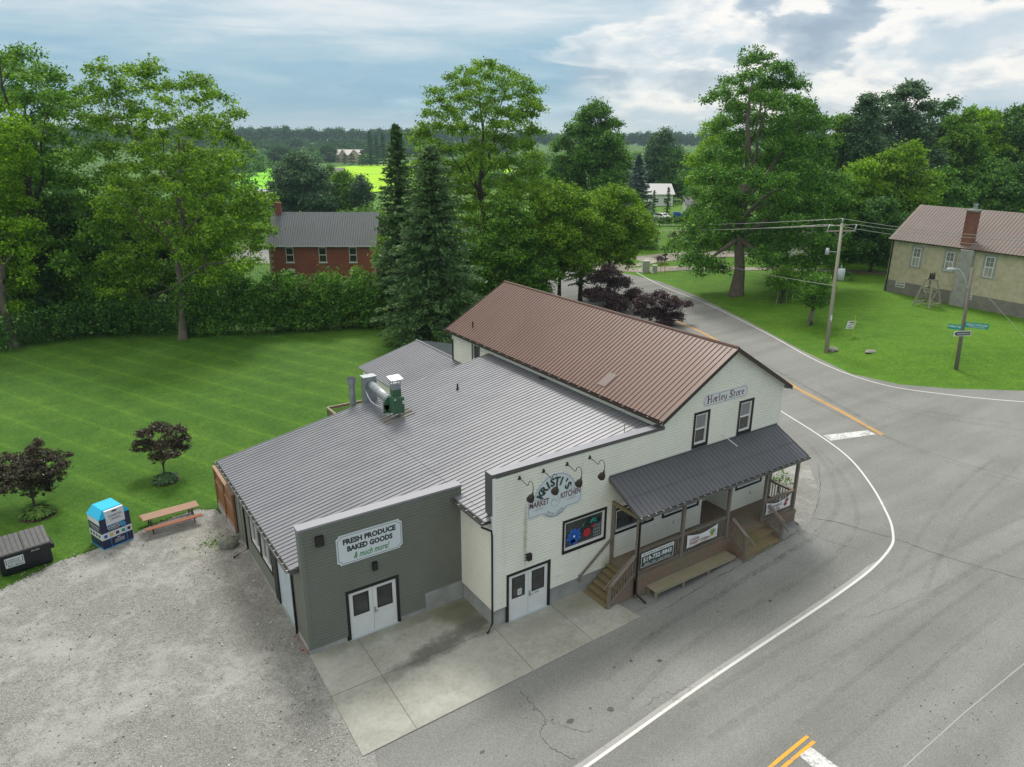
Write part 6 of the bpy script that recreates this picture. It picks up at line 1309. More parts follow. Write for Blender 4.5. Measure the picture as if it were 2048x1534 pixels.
# ------------------------------------------------------------------ vegetation
DENS = 2.3
NQ = [0]
def mesh_quads(name, V, mats, parent, off):
    """V: (n,4,3) array of leaf quads"""
    V = V - np.array(off, dtype=float); n = len(V); NQ[0] += n; me = bpy.data.meshes.new(name)
    me.vertices.add(n * 4); me.vertices.foreach_set('co', V.reshape(-1).astype(np.float32)); me.loops.add(n * 4); me.loops.foreach_set('vertex_index', np.arange(n * 4, dtype=np.int32))
    me.polygons.add(n); me.polygons.foreach_set('loop_start', np.arange(0, n * 4, 4, dtype=np.int32)); me.polygons.foreach_set('loop_total', np.full(n, 4, dtype=np.int32))
    me.materials.append(mats); me.update(calc_edges=True)
    ob = bpy.data.objects.new(name, me); COL.objects.link(ob)
    if parent: ob.parent = parent
    return ob
def leaf_quads(P, outd, size, up=0.55, jit=0.8, asp=0.62, droop=None):
    n = len(P); nrm = rng.normal(size=(n, 3)) * jit + outd * .5 + np.array([0, 0, up]); nrm /= np.linalg.norm(nrm, axis=1)[:, None] + 1e-9
    a = rng.normal(size=(n, 3)) if droop is None else droop + rng.normal(size=(n, 3)) * .25
    a -= nrm * (a * nrm).sum(1)[:, None]; a /= np.linalg.norm(a, axis=1)[:, None] + 1e-9; b = np.cross(nrm, a)
    s = size * rng.uniform(.6, 1.3, n)[:, None]; a = a * s; b = b * s * asp
    return np.stack([P - a * .5, P - b * .5 + a * .08, P + a * .55, P + b * .5 + a * .08], axis=1)   # leaf-shaped quad
def crown_points(blobs, per, sub_r, n_leaf, shell=.55, flat=.75):
    """blobs: (centre, rx, ry, rz). returns clump centres and the leaf points around them"""
    C_, O_ = [], []
    for c, rx, ry, rz_ in blobs:
        k = max(4, int(per * (rx * ry * rz_) ** (2 / 3)))
        d = rng.normal(size=(k, 3)); d /= np.linalg.norm(d, axis=1)[:, None]; d[:, 2] = np.where(d[:, 2] < -.35, -d[:, 2] * .6, d[:, 2])
        r = (rng.uniform(shell, 1.1, k) + (rng.uniform(size=k) < .12) * rng.uniform(0, .12, k))[:, None]; C_.append(np.array(c) + d * r * np.array([rx, ry, rz_])); O_.append(d)
    C_ = np.concatenate(C_); O_ = np.concatenate(O_); m = len(C_)
    rr = sub_r * rng.uniform(.55, 1.35, m); cnt = np.maximum(3, (n_leaf * (rr / sub_r) ** 2).astype(int)); idx = np.repeat(np.arange(m), cnt); N_ = len(idx)
    q = rng.normal(size=(N_, 3)) * .42; q[:, 2] *= flat; P = C_[idx] + q * rr[idx][:, None]; od = q / (np.linalg.norm(q, axis=1)[:, None] + 1e-6) * .6 + O_[idx] * .5
    return C_, P, od
def limbs(base, top, r0, targets, mb, seed=0, splits=None):
    """tapered trunk and limbs reaching each target"""
    rr = random.Random(seed); base = Vector(base); top = Vector(top); ax = top - base
    k = 9; tp = [base + ax * (i / k) + Vector((rr.uniform(-1, 1), rr.uniform(-1, 1), 0)) * r0 * .9 * (0 if i == 0 else 1) * min(1, i / 3) for i in range(k + 1)]
    rad_ = [r0 * (1.35 if i == 0 else 1) * (1 - .86 * (i / k) ** 1.1) for i in range(k + 1)]
    mb.tube([tp[0] - Vector((0, 0, .4))] + tp, [r0 * 1.7] + rad_, 10)
    H_ = ax.z; T_ = [Vector(t) for t in targets if t[2] > base.z + H_ * .1]; rr.shuffle(T_)
    if not T_: return
    prim = [max(T_, key=lambda t: (t.xy - base.xy).length)]
    while len(prim) < min(9, len(T_)): prim.append(max(T_, key=lambda t: min((t - p).length for p in prim)))
    nodes = []                                     # (point, radius) on the limbs, to branch from
    def limb(s, t, rs, n=4):
        L_ = (t - s).length; pts = [s]; pr = None
        for a in range(1, n): g_ = a / n; pts.append(s + (t - s) * g_ + Vector((rr.uniform(-.06, .06) * L_, rr.uniform(-.06, .06) * L_, (.10 * math.sin(g_ * 3.1) + rr.uniform(-.02, .02)) * L_ * (1 if t.z > s.z else -.3))))
        pts.append(t); rr_ = [max(.012, rs * (1 - .85 * (a / n))) for a in range(n + 1)]; mb.tube(pts, rr_, 6, False)
        for p, q in zip(pts[1:], rr_[1:]): nodes.append((p, q))
    for i in range(3, k): nodes.append((tp[i], rad_[i]))
    for t in prim:
        f = min(.88, max(.26, ((t.z - base.z) / H_) * rr.uniform(.50, .68))); i = int(f * k); s = tp[i] + (tp[min(i + 1, k)] - tp[i]) * (f * k - i); limb(s, t, min(r0 * (1 - .86 * f ** 1.1) * .62, (t - s).length * .035 + .03))
    rest = sorted([t for t in T_ if t not in prim], key=lambda t: min((t - p).length for p, _ in nodes))
    for t in rest:
        p, q = min(nodes, key=lambda n_: (t - n_[0]).length + (3.0 if n_[0].z > t.z + .5 else 0)); limb(p, t, min(q * .6, (t - p).length * .03 + .015), 3)
def tree(name, base, blobs, leaf, bark, label, cat='tree', group=None, trunk_r=.3, top=None, per=7.0, sub=.9, nl=26, size=.30, up=.55, seed=1, extra=None, asp=.62, shell=.55):
    """broadleaf tree: trunk with limbs, crown of leaf clumps"""
    global rng
    rng = np.random.default_rng(seed); T = thing(name, base, label, cat, group)
    C_, P, od = crown_points(blobs, per * DENS, sub, int(nl * 1.7), shell, .6); Q = leaf_quads(P, od, size, up, asp=asp)
    mesh_quads('crown', Q, LF[leaf], T, base)
    mb = MB(); tg = [c for c, *_ in blobs]; rr = random.Random(seed)
    for c in rr.sample(range(len(C_)), min(len(C_), 60)): tg.append(tuple(C_[c]))
    if top is None: zt = max(c[2] for c, *_ in blobs); cx_ = sum(c[0] for c, *_ in blobs) / len(blobs); cy_ = sum(c[1] for c, *_ in blobs) / len(blobs); top = ((cx_ + base[0] * 1.5) / 2.5, (cy_ + base[1] * 1.5) / 2.5, zt)
    limbs(base, top, trunk_r, tg, mb, seed); mb.build('trunk', BK[bark], T, True, off=Vector(base))
    return T
def px_blobs(base_px, pts, seed=1, dspread=.8, D=None):
    """crown lobes given where the photograph shows them, at the tree's own distance; every lobe gets a depth offset and real size"""
    q = gp(*base_px); D = D or depth(q); rr = random.Random(seed); out = []
    hw_ = max(abs(x - base_px[0]) + r for x, y, r in pts) * D / FPX
    for i, (x, y, r) in enumerate(pts):
        dx = abs(x - base_px[0]) * D / FPX; dd = rr.uniform(-1, 1) * dspread * math.sqrt(max(.05, 1 - (dx / hw_) ** 2)) * hw_ * .7; p = atd(x, y, D + dd); R_ = r * 1.16 * D / FPX; out.append((tuple(p), R_ * 1.0, R_ * 1.0, R_ * .85))
    return q, out
def px_fill(base_px, poly, r, seed=1, dens=1.0, depthk=.75, D=None, thin=None):
    """crown lobes filling the outline a tree shows in the photograph, spread in depth like a real crown"""
    q = gp(*base_px); D = D or depth(q); rr = random.Random(seed); xs_ = [p[0] for p in poly]; ys_ = [p[1] for p in poly]; out = []; P = []
    def inside(x, y):
        c = False
        for (ax, ay), (bx, by) in zip(poly, poly[1:] + poly[:1]):
            if (ay > y) != (by > y) and x < (bx - ax) * (y - ay) / (by - ay) + ax: c = not c
        return c
    tries = 0
    while tries < 3000:
        tries += 1; x, y = rr.uniform(min(xs_), max(xs_)), rr.uniform(min(ys_), max(ys_)); r_ = r * rr.uniform(.7, 1.2)
        if thin and y < thin: r_ *= .62
        if not inside(x, y) or not (inside(x - r_ * .6, y) and inside(x + r_ * .6, y) and inside(x, y - r_ * .6)): continue
        if any((x - a) ** 2 + (y - b) ** 2 < ((r_ + c) * .5 / dens) ** 2 for a, b, c in P): continue
        P.append((x, y, r_))
    hw_ = (max(xs_) - min(xs_)) / 2; cx_ = (max(xs_) + min(xs_)) / 2
    for i, (x, y, r_) in enumerate(P):
        s = math.sqrt(max(.06, 1 - ((x - cx_) / hw_) ** 2)) * hw_ * D / FPX * depthk
        for dd in ([rr.uniform(-1, .1) * s] if i % 2 else [rr.uniform(-.1, 1) * s]): p = atd(x, y, D + dd); R_ = r_ * D / FPX; out.append((tuple(p), R_, R_, R_ * .8))
    return q, out
def auto_blobs(q, hgt, rw, z0, n=14, seed=1, shape='round', lump=.42):
    """lumpy crown: lobes spread through an envelope standing on the ground point q"""
    rr = random.Random(seed); out = []; ch = hgt - z0
    for i in range(n):
        t = (i + .5) / n; t = t ** .9
        if shape == 'round': env = math.sin(math.pi * min(.97, .12 + t * .85)) ** .6
        elif shape == 'dome': env = (1 - t ** 2.2) ** .5 * (.75 + .25 * min(1, t * 4))
        elif shape == 'column': env = .8 if t < .7 else .8 * (1 - (t - .7) / .45)
        else: env = 1 - t * .8
        a = i * 2.4 + rr.uniform(-.4, .4); r = rw * lump * rr.uniform(.75, 1.2) * (1 if t < .85 else .7); off = max(0, rw * 1.08 * env - r * .75) * rr.uniform(.7, 1.0)
        out.append(((q[0] + math.cos(a) * off, q[1] + math.sin(a) * off, q[2] + z0 + t * ch - r * .35 * t), r, r, r * .85))
    out.append(((q[0], q[1], q[2] + z0 + ch * .45), rw * .55, rw * .55, ch * .3)); return out
def atree(name, base_px, top_py, wpx, leaf, label, cbase=.18, shape='round', group=None, bark='brown', seed=1, n=16, dens=1.0, size=None, D=None, lump=.46, **kw):
    q = gp(*base_px); D = D or depth(q)
    h = atd(base_px[0], top_py, D).z - q.z; rw = wpx / 2 * 1.12 * D / FPX; sc = max(1.0, D / 95.0) ** .75; R3 = rw
    bl = auto_blobs(q, h, rw, h * cbase, n, seed, shape, lump)
    return tree(name, q, bl, leaf, bark, label, group=group, trunk_r=max(.14, h * .018), per=6.5 * dens / sc ** 1.6, sub=.85 * sc, nl=24, size=(size or .32) * sc, seed=seed, **kw)
def conifer(name, q, hgt, rw, leaf, label, z0=.0, cat='conifer', group=None, seed=1, step=.42, nb=11, tuft=.42, taper=.9, sag=.28, lean=(0, 0), dens=1.0, rag=.35):
    """whorled branches that droop, each feathered with needle tufts"""
    rr = np.random.default_rng(seed); T = thing(name, q, label, cat, group); Pts = []; Dr = []; mb = MB(); qv = Vector(q)
    mb.tube([qv - Vector((0, 0, .3)), qv + Vector((lean[0] * .5, lean[1] * .5, hgt * .5)), qv + Vector((lean[0], lean[1], hgt))], [hgt * .018 + .06, hgt * .011 + .03, .02], 8)
    z = z0
    while z < hgt - .25:
        t = (z - z0) / (hgt - z0); Lb = rw * ((1 - t) ** taper) * (1 if t > .10 else .72 + t * 2.8) + .12; k = max(4, int(nb * (.6 + .4 * (1 - t)))); a0 = rr.uniform(0, 6.28)
        for i in range(k):
            a = a0 + 6.283 * i / k + rr.uniform(-.25, .25); l_ = Lb * 1.12 * rr.uniform(1 - rag * .8, 1.08); zz_ = z + rr.uniform(-.2, .2); o = np.array([q[0] + lean[0] * zz_ / hgt, q[1] + lean[1] * zz_ / hgt, q[2] + zz_]); d = np.array([math.cos(a), math.sin(a), 0.0])
            sg_ = sag * (1.1 - t); m = max(3, int(l_ / .30 * dens)); s = np.linspace(.12, 1, m) ** .9
            cpos = o + d * (s * l_)[:, None]; cpos[:, 2] += (.18 * l_ * s * (1 if t > .4 else .5) - sg_ * l_ * s ** 1.6) + .10 * l_ * np.maximum(0, s - .75)
            for j in range(m):
                w_ = .17 * l_ * (1 - s[j] * .5) + .12; kk = 6 if s[j] < .5 else 8
                sd = np.array([-d[1], d[0], 0]); off = sd * rr.uniform(-1, 1, (kk, 1)) * w_ + rr.normal(size=(kk, 3)) * .07; Pts.append(cpos[j] + off); Dr.append(np.tile(d * .8 + np.array([0, 0, -.35]), (kk, 1)) + sd * rr.uniform(-.8, .8, (kk, 1)))
            if i % 3 == 0 and Lb > 1: mb.tube([Vector(o), Vector(cpos[m // 2]), Vector(cpos[-1])], [.035, .022, .008], 4, False)
        z += step * (.75 + .5 * (1 - t))
    P = np.concatenate(Pts); Dd = np.concatenate(Dr); global rng; rng = rr
    mesh_quads('crown', leaf_quads(P, np.zeros_like(P), tuft, .7, .45, .42, Dd), LF[leaf], T, q); mb.build('trunk', BK['brown'], T, True, off=qv); return T
def acon(name, base_px, top_py, wpx, leaf, label, D=None, **kw):
    q = gp(*base_px); D = D or depth(q); h = atd(base_px[0], top_py, D).z - q.z; return conifer(name, q, h, wpx / 2 * D / FPX, leaf, label, **kw)

DD = 1
# --- left of the view
q, b = px_fill((366, 678), [(180, 128), (225, 118), (268, 132), (300, 120), (345, 158), (400, 148), (455, 158), (480, 235), (472, 265), (508, 300), (500, 345), (535, 390), (562, 440), (545, 485), (520, 550), (470, 560), (420, 602), (395, 560), (340, 565), (300, 612), (225, 622), (200, 580), (212, 480), (195, 420), (222, 330), (195, 260), (160, 180)], 30, 3)
tree('walnut_tree', q, b, 'walnut', 'grey', 'large open-crowned tree with bare pale trunk in front of the hedge on the back lawn', trunk_r=.36, top=atd(355, 230, depth(q)), per=3.6, sub=.82, nl=24, size=.30, seed=3)
q, b = px_fill((28, 694), [(-90, 190), (10, 180), (60, 250), (80, 340), (50, 380), (76, 440), (78, 500), (45, 520), (76, 560), (64, 615), (10, 630), (-40, 610), (-90, 540)], 30, 4)
tree('bright_tree', q, b, 'bright', 'grey', 'yellow-green tree cut off by the left edge of the picture, with leaning grey trunk', trunk_r=.42, per=3.8, sub=.8, nl=26, size=.30, seed=4)
q, b = px_fill((95, 655), [(-80, 80), (0, 105), (45, 88), (80, 120), (125, 135), (170, 195), (205, 265), (240, 310), (250, 420), (215, 520), (130, 580), (60, 540), (0, 460), (-80, 420)], 38, 5)
tree('big_tree', q, b, 'mid', 'brown', 'tall broad dark-stemmed tree rising highest at the left of the picture behind the yellow-green one', trunk_r=.45, per=3.4, sub=.95, nl=26, size=.32, seed=5)
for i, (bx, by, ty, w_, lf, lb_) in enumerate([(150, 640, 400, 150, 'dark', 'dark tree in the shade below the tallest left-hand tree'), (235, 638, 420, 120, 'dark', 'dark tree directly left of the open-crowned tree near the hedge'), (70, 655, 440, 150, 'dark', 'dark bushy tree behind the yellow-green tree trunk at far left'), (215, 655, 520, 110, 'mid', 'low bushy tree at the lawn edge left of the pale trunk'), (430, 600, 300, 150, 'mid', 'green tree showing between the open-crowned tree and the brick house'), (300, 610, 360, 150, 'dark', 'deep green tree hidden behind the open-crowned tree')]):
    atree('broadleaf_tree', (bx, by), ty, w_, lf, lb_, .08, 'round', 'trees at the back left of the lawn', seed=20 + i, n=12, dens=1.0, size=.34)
# thicket along the lawn edge (far left) and the hedge
def row_blobs(line, hgts, r, seed, step=1.6, zk=(.25, .55, .85)):
    rr = random.Random(seed); out = []; L_ = [Vector(p) for p in line]; seg = [(b - a).length for a, b in zip(L_, L_[1:])]; tot = sum(seg); s = 0
    while s < tot:
        d = s; i = 0
        while i < len(seg) - 1 and d > seg[i]: d -= seg[i]; i += 1
        p = L_[i] + (L_[i + 1] - L_[i]) * (d / seg[i]); h = hgts[0] + (hgts[1] - hgts[0]) * (s / tot); h *= rr.uniform(.86, 1.12)
        for k in zk: rb_ = r * rr.uniform(.75, 1.15) * (1.1 - .35 * k); out.append(((p.x + rr.uniform(-.3, .3) * r, p.y + rr.uniform(-.3, .3) * r, max(.3, h * k)), rb_, rb_, rb_))
        s += step
    return out
def mass(name, blobs, leaf, label, cat, per, sub, nl, size, seed, kind=None, up=.4, stems=None):
    global rng
    rng = np.random.default_rng(seed); C_, P, od = crown_points(blobs, per, sub, nl, .6); P[:, 2] = np.maximum(P[:, 2], .05); o = blobs[0][0]; o = (o[0], o[1], 0.0)
    if kind: ob = mesh_quads(name, leaf_quads(P, od, size, up), LF[leaf], None, o); ob.location = o; return tag(ob, label, cat, None, kind)
    T = thing(name, o, label, cat); mesh_quads('foliage', leaf_quads(P, od, size, up), LF[leaf], T, o); mb = MB(); rr = random.Random(seed)
    for c, rx, ry, rz_ in blobs[::3]: mb.tube([(c[0], c[1], -.1), (c[0] + rr.uniform(-.3, .3), c[1] + rr.uniform(-.3, .3), c[2] + rz_)], [.07, .02], 5)
    mb.build('stems', BK['brown'], T, off=Vector(o)); return T
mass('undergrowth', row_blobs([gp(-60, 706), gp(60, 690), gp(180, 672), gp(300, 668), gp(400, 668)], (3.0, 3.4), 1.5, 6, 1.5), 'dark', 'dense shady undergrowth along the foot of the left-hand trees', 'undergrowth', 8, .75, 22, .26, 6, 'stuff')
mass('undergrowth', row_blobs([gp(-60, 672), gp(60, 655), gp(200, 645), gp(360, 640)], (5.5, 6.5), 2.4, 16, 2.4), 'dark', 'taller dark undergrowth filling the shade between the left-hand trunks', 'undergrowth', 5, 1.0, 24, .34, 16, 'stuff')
hA, hB = gp(385, 668), gp(765, 652)
mass('hedge', row_blobs([hA, gp(520, 662), gp(640, 658), hB], (6.0, 5.2), 1.45, 7, 1.25, (.14, .36, .6, .84)), 'hedge', 'tall dense green hedge across the back of the lawn in front of the brick house', 'hedge', 15, .75, 28, .27, 7)
for i, (x, y0, ty, w_, lf, lb_) in enumerate([(405, 640, 535, 46, 'mid', 'leafy shrub standing above the left end of the tall hedge'), (585, 650, 535, 48, 'mid', 'pointed shrub above the hedge below the middle window of the brick house'), (720, 645, 525, 50, 'mid', 'pointed shrub above the hedge at the right corner of the brick house'), (650, 648, 545, 44, 'hedge', 'rounded shrub above the hedge below the right-hand window of the brick house')]):
    atree('hedge_shrub', (x, y0), ty, w_, lf, lb_, .05, 'cone', 'shrubs standing above the tall hedge', seed=40 + i, n=10, size=.27)
# --- middle distance behind the brick house
for i, (bx, by, ty, w_, lf, lb_, cb, sh) in enumerate([(606, 436, 308, 120, 'ash', 'round bluish green tree behind the left half of the brick house roof', .06, 'dome'), (692, 432, 345, 66, 'mid', 'yellow-green rounded tree behind the brick house roof', .03, 'dome'), (726, 434, 352, 50, 'ash', 'grey-green rounded tree right of the yellow-green one behind the brick house', .03, 'dome'), (665, 420, 330, 30, 'dark', 'narrow dark tree between two round trees behind the brick house', .03, 'cone'), (762, 510, 425, 44, 'mid', 'small round tree on the grass right of the brick house', .3, 'round'), (515, 440, 380, 40, 'dark', 'dark tree beside the low barn left of the brick house', .03, 'round')]):
    atree('broadleaf_tree', (bx, by), ty, w_, lf, lb_, cb, sh, 'trees around the brick house', seed=60 + i, n=13, size=.32)
acon('cedar', (526, 438), 395, 9, 'dark', 'slim dark cedar beside the white camper', seed=71, nb=7)
# spruces in front of the road
acon('spruce', (808, 646), 252, 128, 'spruce', 'tall dark spruce with a narrow pointed tip, left of the two big spruces', seed=80, step=.44, nb=12, tuft=.50, sag=.36, rag=.6, taper=.75, dens=.9)
acon('spruce', (872, 690), 288, 225, 'spruce', 'broad spruce nearest the rear of the store, with drooping boughs and visible stem', seed=81, z0=1.0, step=.36, nb=13, tuft=.42, sag=.34, rag=.62, taper=.68, dens=1.0)
acon('spruce', (1160, 604), 372, 70, 'spruce', 'thin scruffy spruce behind the brown roof ridge', seed=82, step=.6, nb=7, tuft=.4, rag=.6, z0=2.5)
# tall maple behind the building
q, b = px_fill((968, 610), [(815, 285), (838, 250), (860, 175), (900, 148), (950, 120), (1012, 125), (1045, 160), (1085, 180), (1092, 230), (1080, 290), (1108, 330), (1104, 410), (1075, 490), (1020, 590), (930, 590), (880, 500), (850, 390), (822, 330)], 27, 9, 1.0, .7, None, 225)
tree('tall_maple', q, b, 'walnut', 'brown', 'tallest tree behind the store, thin see-through top with bare twigs and forked trunk', trunk_r=.42, top=atd(960, 165, depth(q)), per=5.2, sub=.76, nl=23, size=.28, seed=9)
for i, (bx, by, ty, w_, lf, lb_, cb, sh, kw) in enumerate([
    (815, 612, 430, 120, 'mid', 'green tree filling the gap behind and between the two big spruces', .04, 'round', {}),
    (1020, 622, 395, 110, 'mid', 'leafy tree filling the gap right of the broad spruce', .06, 'round', {}),
    (1118, 606, 368, 150, 'walnut', 'spreading light green tree with dark stems directly behind the brown roof', .25, 'round', {}),
    (1216, 594, 372, 146, 'walnut', 'spreading light green tree with dark stems nearest the smoke bushes', .30, 'round', {}),
    (940, 632, 480, 90, 'mid', 'low bushy tree between the broad spruce and the brown roof', .05, 'round', {}),
    (1060, 618, 470, 110, 'mid', 'low bushy tree just above the left end of the brown roof ridge', .12, 'round', {}),
    (1180, 462, 214, 175, 'maple', 'dense dome-shaped deep green tree against the sky behind the road', .05, 'dome', dict(n=22, dens=1.15, lump=.34, up=1.0)),
    (1320, 400, 262, 60, 'ash', 'loose grey-green tree on the skyline left of the big maple', .1, 'round', {}),
    (1300, 400, 275, 50, 'ash', 'wispy grey-green tree next to the distant gabled house', .1, 'cone', {}),
    (1345, 402, 300, 66, 'dark', 'dark tree behind the white bungalow', .04, 'round', {}),
    (1418, 480, 238, 100, 'bright', 'yellow-green tree pressing against the left side of the big maple', .1, 'round', {}),
    (1440, 470, 300, 90, 'mid', 'mid-green tree partly hidden behind the left side of the big maple', .1, 'round', {})]):
    atree('broadleaf_tree', (bx, by), ty, w_, lf, lb_, cb, sh, 'trees behind the store and the road', seed=90 + i, size=.30, **kw)
acon('blue_spruce', (1268, 492), 308, 96, 'blue', 'grey-blue spruce in front of the white bungalow', seed=110, nb=12, tuft=.6, step=.5, dens=.8)
acon('cedar', (1334, 428), 372, 14, 'dark', 'slim dark cedar in front of the white bungalow', seed=111, nb=7, step=.6)
acon('cedar', (1306, 425), 378, 10, 'dark', 'slender cedar at the left of the white bungalow', seed=112, nb=7, step=.6)
# the big maple on the corner lawn
q, b = px_fill((1472, 590), [(1430, 178), (1470, 138), (1500, 102), (1530, 105), (1592, 128), (1605, 200), (1650, 232), (1662, 300), (1695, 370), (1696, 470), (1670, 545), (1600, 580), (1540, 560), (1500, 525), (1488, 480), (1455, 480), (1448, 545), (1400, 548), (1345, 505), (1362, 420), (1380, 380), (1395, 330), (1432, 280), (1440, 230), (1424, 200)], 34, 12, 1.05, .9)
tree('big_maple', q, b, 'maple', 'grey', 'huge dark green maple with thick grey trunk on the corner lawn', trunk_r=.72, top=atd(1515, 150, depth(q)), per=3.8, sub=.95, nl=28, size=.32, seed=12, up=.7)
# two staked young trees
for i, (bx, by, ty, w_, lf, lb_) in enumerate([(1562, 606, 530, 44, 'mid', 'young light green tree held by pale stakes right of the big maple'), (1622, 650, 540, 62, 'maple', 'young dark green tree with a protected stem between the big maple and the pole')]):
    T = atree('young_tree', (bx, by), ty, w_, lf, lb_, .32, 'round', None, seed=130 + i, n=9, size=.20, dens=1.8); q = Vector(T.location); m = MB()
    for dx, dy in ((-.8, .1), (.2, -.6), (.7, .4)) if i == 0 else ((-.7, .2), (.3, .5)): m.tube([q + Vector((dx, dy, -.1)), q + Vector((dx * .7, dy * .7, 2.4 if i == 0 else 1.8))], .04, 5)
    if i: m.tube([q, q + Vector((0, 0, 1.6))], .17, 8)
    m.build('stake', M['bench'] if i == 0 else M['wood'], T)
# --- right side wood behind the hall
rt = [(1645, 495, 232, 110, 'mid', 'green tree filling the skyline directly right of the big maple', .05, 'round', {}), (1880, 480, 222, 100, 'mid', 'green tree on the skyline above the left end of the hall roof', .05, 'round', {}), (1570, 500, 215, 130, 'dark', 'dark tree behind the right shoulder of the big maple', .05, 'round', {}), (1690, 500, 195, 120, 'ash', 'spiky grey-green tree on the skyline right of the big maple', .05, 'cone', {}), (1765, 480, 172, 170, 'ash', 'widest dark grey-green dome on the right skyline', .04, 'dome', dict(n=22, dens=1.1, lump=.34, up=1.0)), (1845, 470, 205, 90, 'dark', 'dark tree at the right shoulder of the wide skyline dome', .04, 'round', {}), (1700, 520, 320, 110, 'bright', 'bright green bushy tree directly behind the utility pole top', .05, 'round', {}), (1775, 520, 290, 130, 'walnut', 'light green tree immediately left of the hall roof peak', .05, 'round', {}), (1660, 540, 350, 90, 'mid', 'mid-green tree behind the white garage', .08, 'round', {}), (1740, 545, 395, 110, 'dark', 'dark shaded tree left of the hall wall behind the drive', .1, 'round', {}),
      (1905, 470, 228, 170, 'bright', 'tree with yellow-green crest above the left half of the hall roof', .05, 'round', {}), (2000, 470, 215, 180, 'dark', 'dark green tree above the brick chimney of the hall', .05, 'round', {}), (2070, 480, 200, 150, 'mid', 'tree cut off by the right edge above the hall roof', .05, 'round', {}), (1850, 500, 340, 130, 'maple', 'deep green tree close behind the left gable of the hall', .05, 'round', {}), (1960, 490, 330, 150, 'maple', 'deep green tree close behind the middle of the hall roof', .05, 'round', {}), (2045, 500, 310, 120, 'dark', 'dark tree close behind the right end of the hall roof', .05, 'round', {})]
for i, (bx, by, ty, w_, lf, lb_, cb, sh, kw) in enumerate(rt): atree('broadleaf_tree', (bx, by), ty, w_, lf, lb_, cb, sh, 'trees of the wood behind the hall', seed=140 + i, size=.33, **kw)
mass('undergrowth', row_blobs([gp(1500, 500), gp(1600, 505), gp(1700, 512), gp(1765, 518)], (5, 5), 2.6, 26, 2.6), 'dark', 'dark bushes filling the gaps under the wood left of the hall', 'undergrowth', 5, 1.1, 24, .38, 26, 'stuff')
# --- far countryside
def far_row(name, pts, hgt, leaf, label, seed, step, r, per=.5, sub=4.5, nl=30, size=2.4):
    bl = row_blobs(pts, hgt, r, seed, step, (.35, .7)); bl = [((c[0], c[1], c[2] + H(c[0], c[1])), a, b_, d) for c, a, b_, d in bl]; return mass(name, bl, leaf, label, 'woodland', per, sub, nl, size, seed, 'stuff')
def arc(px0, px1, D, n=8): return [Vector((*(CAM + (ray(px0 + (px1 - px0) * i / n, 284)) * (D / FPX)).to_2d(), 0)) for i in range(n + 1)]
far_row('distant_wood', arc(-500, 900, 1050), (22, 20), 'far', 'long dark wood along the horizon left of the tall trees', 30, 11, 10)
far_row('distant_wood', arc(900, 2600, 1150), (17, 19), 'far', 'wood along the horizon to the right of the tall trees', 31, 12, 9)
far_row('distant_wood', arc(-400, 1000, 850), (13, 14), 'far', 'nearer belt of darker trees below the horizon wood', 32, 13, 8, per=.5)
far_row('distant_trees', arc(380, 650, 620), (11, 10), 'farlite', 'pale green trees beyond the pasture left of the farmhouse', 33, 12, 6, per=.6, sub=3, size=1.5)
far_row('distant_trees', arc(930, 1500, 520), (9, 11), 'mid', 'belt of green trees in the middle distance right of the tall tree', 34, 9, 6, per=.7, sub=2.6, size=1.2)
far_row('distant_trees', arc(380, 560, 380), (7, 8), 'dark', 'dark trees bordering the green pasture on the left', 35, 7, 4, per=.9, sub=2, size=.9)
for i, (x, by, ty, w_) in enumerate([(742, 332, 262, 13), (755, 332, 268, 11), (768, 332, 264, 13), (725, 333, 298, 14), (690, 328, 308, 12), (704, 329, 306, 16)]):
    lbs = ['tall narrow conifer, leftmost of the row beyond the crop field', 'tall narrow conifer, second of the row beyond the crop field', 'tall narrow conifer nearest the big spruce tip, beyond the crop field', 'round dark evergreen right of the distant farmhouse', 'small dark evergreen in front of the distant farmhouse, left one', 'wider dark evergreen in front of the distant farmhouse'][i]
    acon('conifer', (x, by), ty, w_ * 1.6, 'far' if i < 3 else 'ash', lbs, seed=160 + i, step=1.8, nb=8, tuft=2.0, dens=.3, rag=.4)
for i, (bx, by, ty, w_, lf, lb_) in enumerate([(500, 345, 300, 60, 'farlite', 'pale green round tree at the left edge of the pasture'), (560, 330, 296, 50, 'far', 'bluish round tree behind the pasture left of the farmhouse'), (652, 325, 290, 40, 'far', 'dark round tree directly left of the distant farmhouse'), (735, 328, 312, 26, 'mid', 'small green tree at the corner of the crop field beside the farmhouse')]):
    atree('distant_tree', (bx, by), ty, w_, lf, lb_, .03, 'round', 'separate trees around the far fields', seed=170 + i, n=9, dens=1.2)
far_row('distant_trees', arc(520, 1040, 770), (12, 13), 'far', 'bluish trees just beyond the bright crop field', 36, 9, 7, per=.45, sub=3.5, size=1.8)
far_row('distant_trees', arc(380, 505, 330), (9, 10), 'ash', 'grey-green trees left of the pasture behind the open-crowned tree', 37, 6, 5, per=1.0, sub=2, size=.8)
far_row('distant_trees', arc(560, 670, 290), (8, 8), 'ash', 'grey-green trees between the pasture and the crop field', 38, 6, 4, per=1.0, sub=2, size=.8)
far_row('distant_trees', arc(810, 1010, 300), (9, 9), 'mid', 'green trees behind the big spruces and the tall see-through tree', 39, 6, 5, per=1.0, sub=2, size=.8)
far_row('distant_trees', arc(840, 1260, 240), (8, 10), 'dark', 'dark trees behind the dome-shaped tree', 40, 6, 5, per=1.1, sub=1.8, size=.7)
far_row('distant_trees', arc(1240, 1480, 330), (8, 9), 'ash', 'grey-green trees behind the white bungalow', 41, 7, 5, per=1.0, sub=2, size=.8)
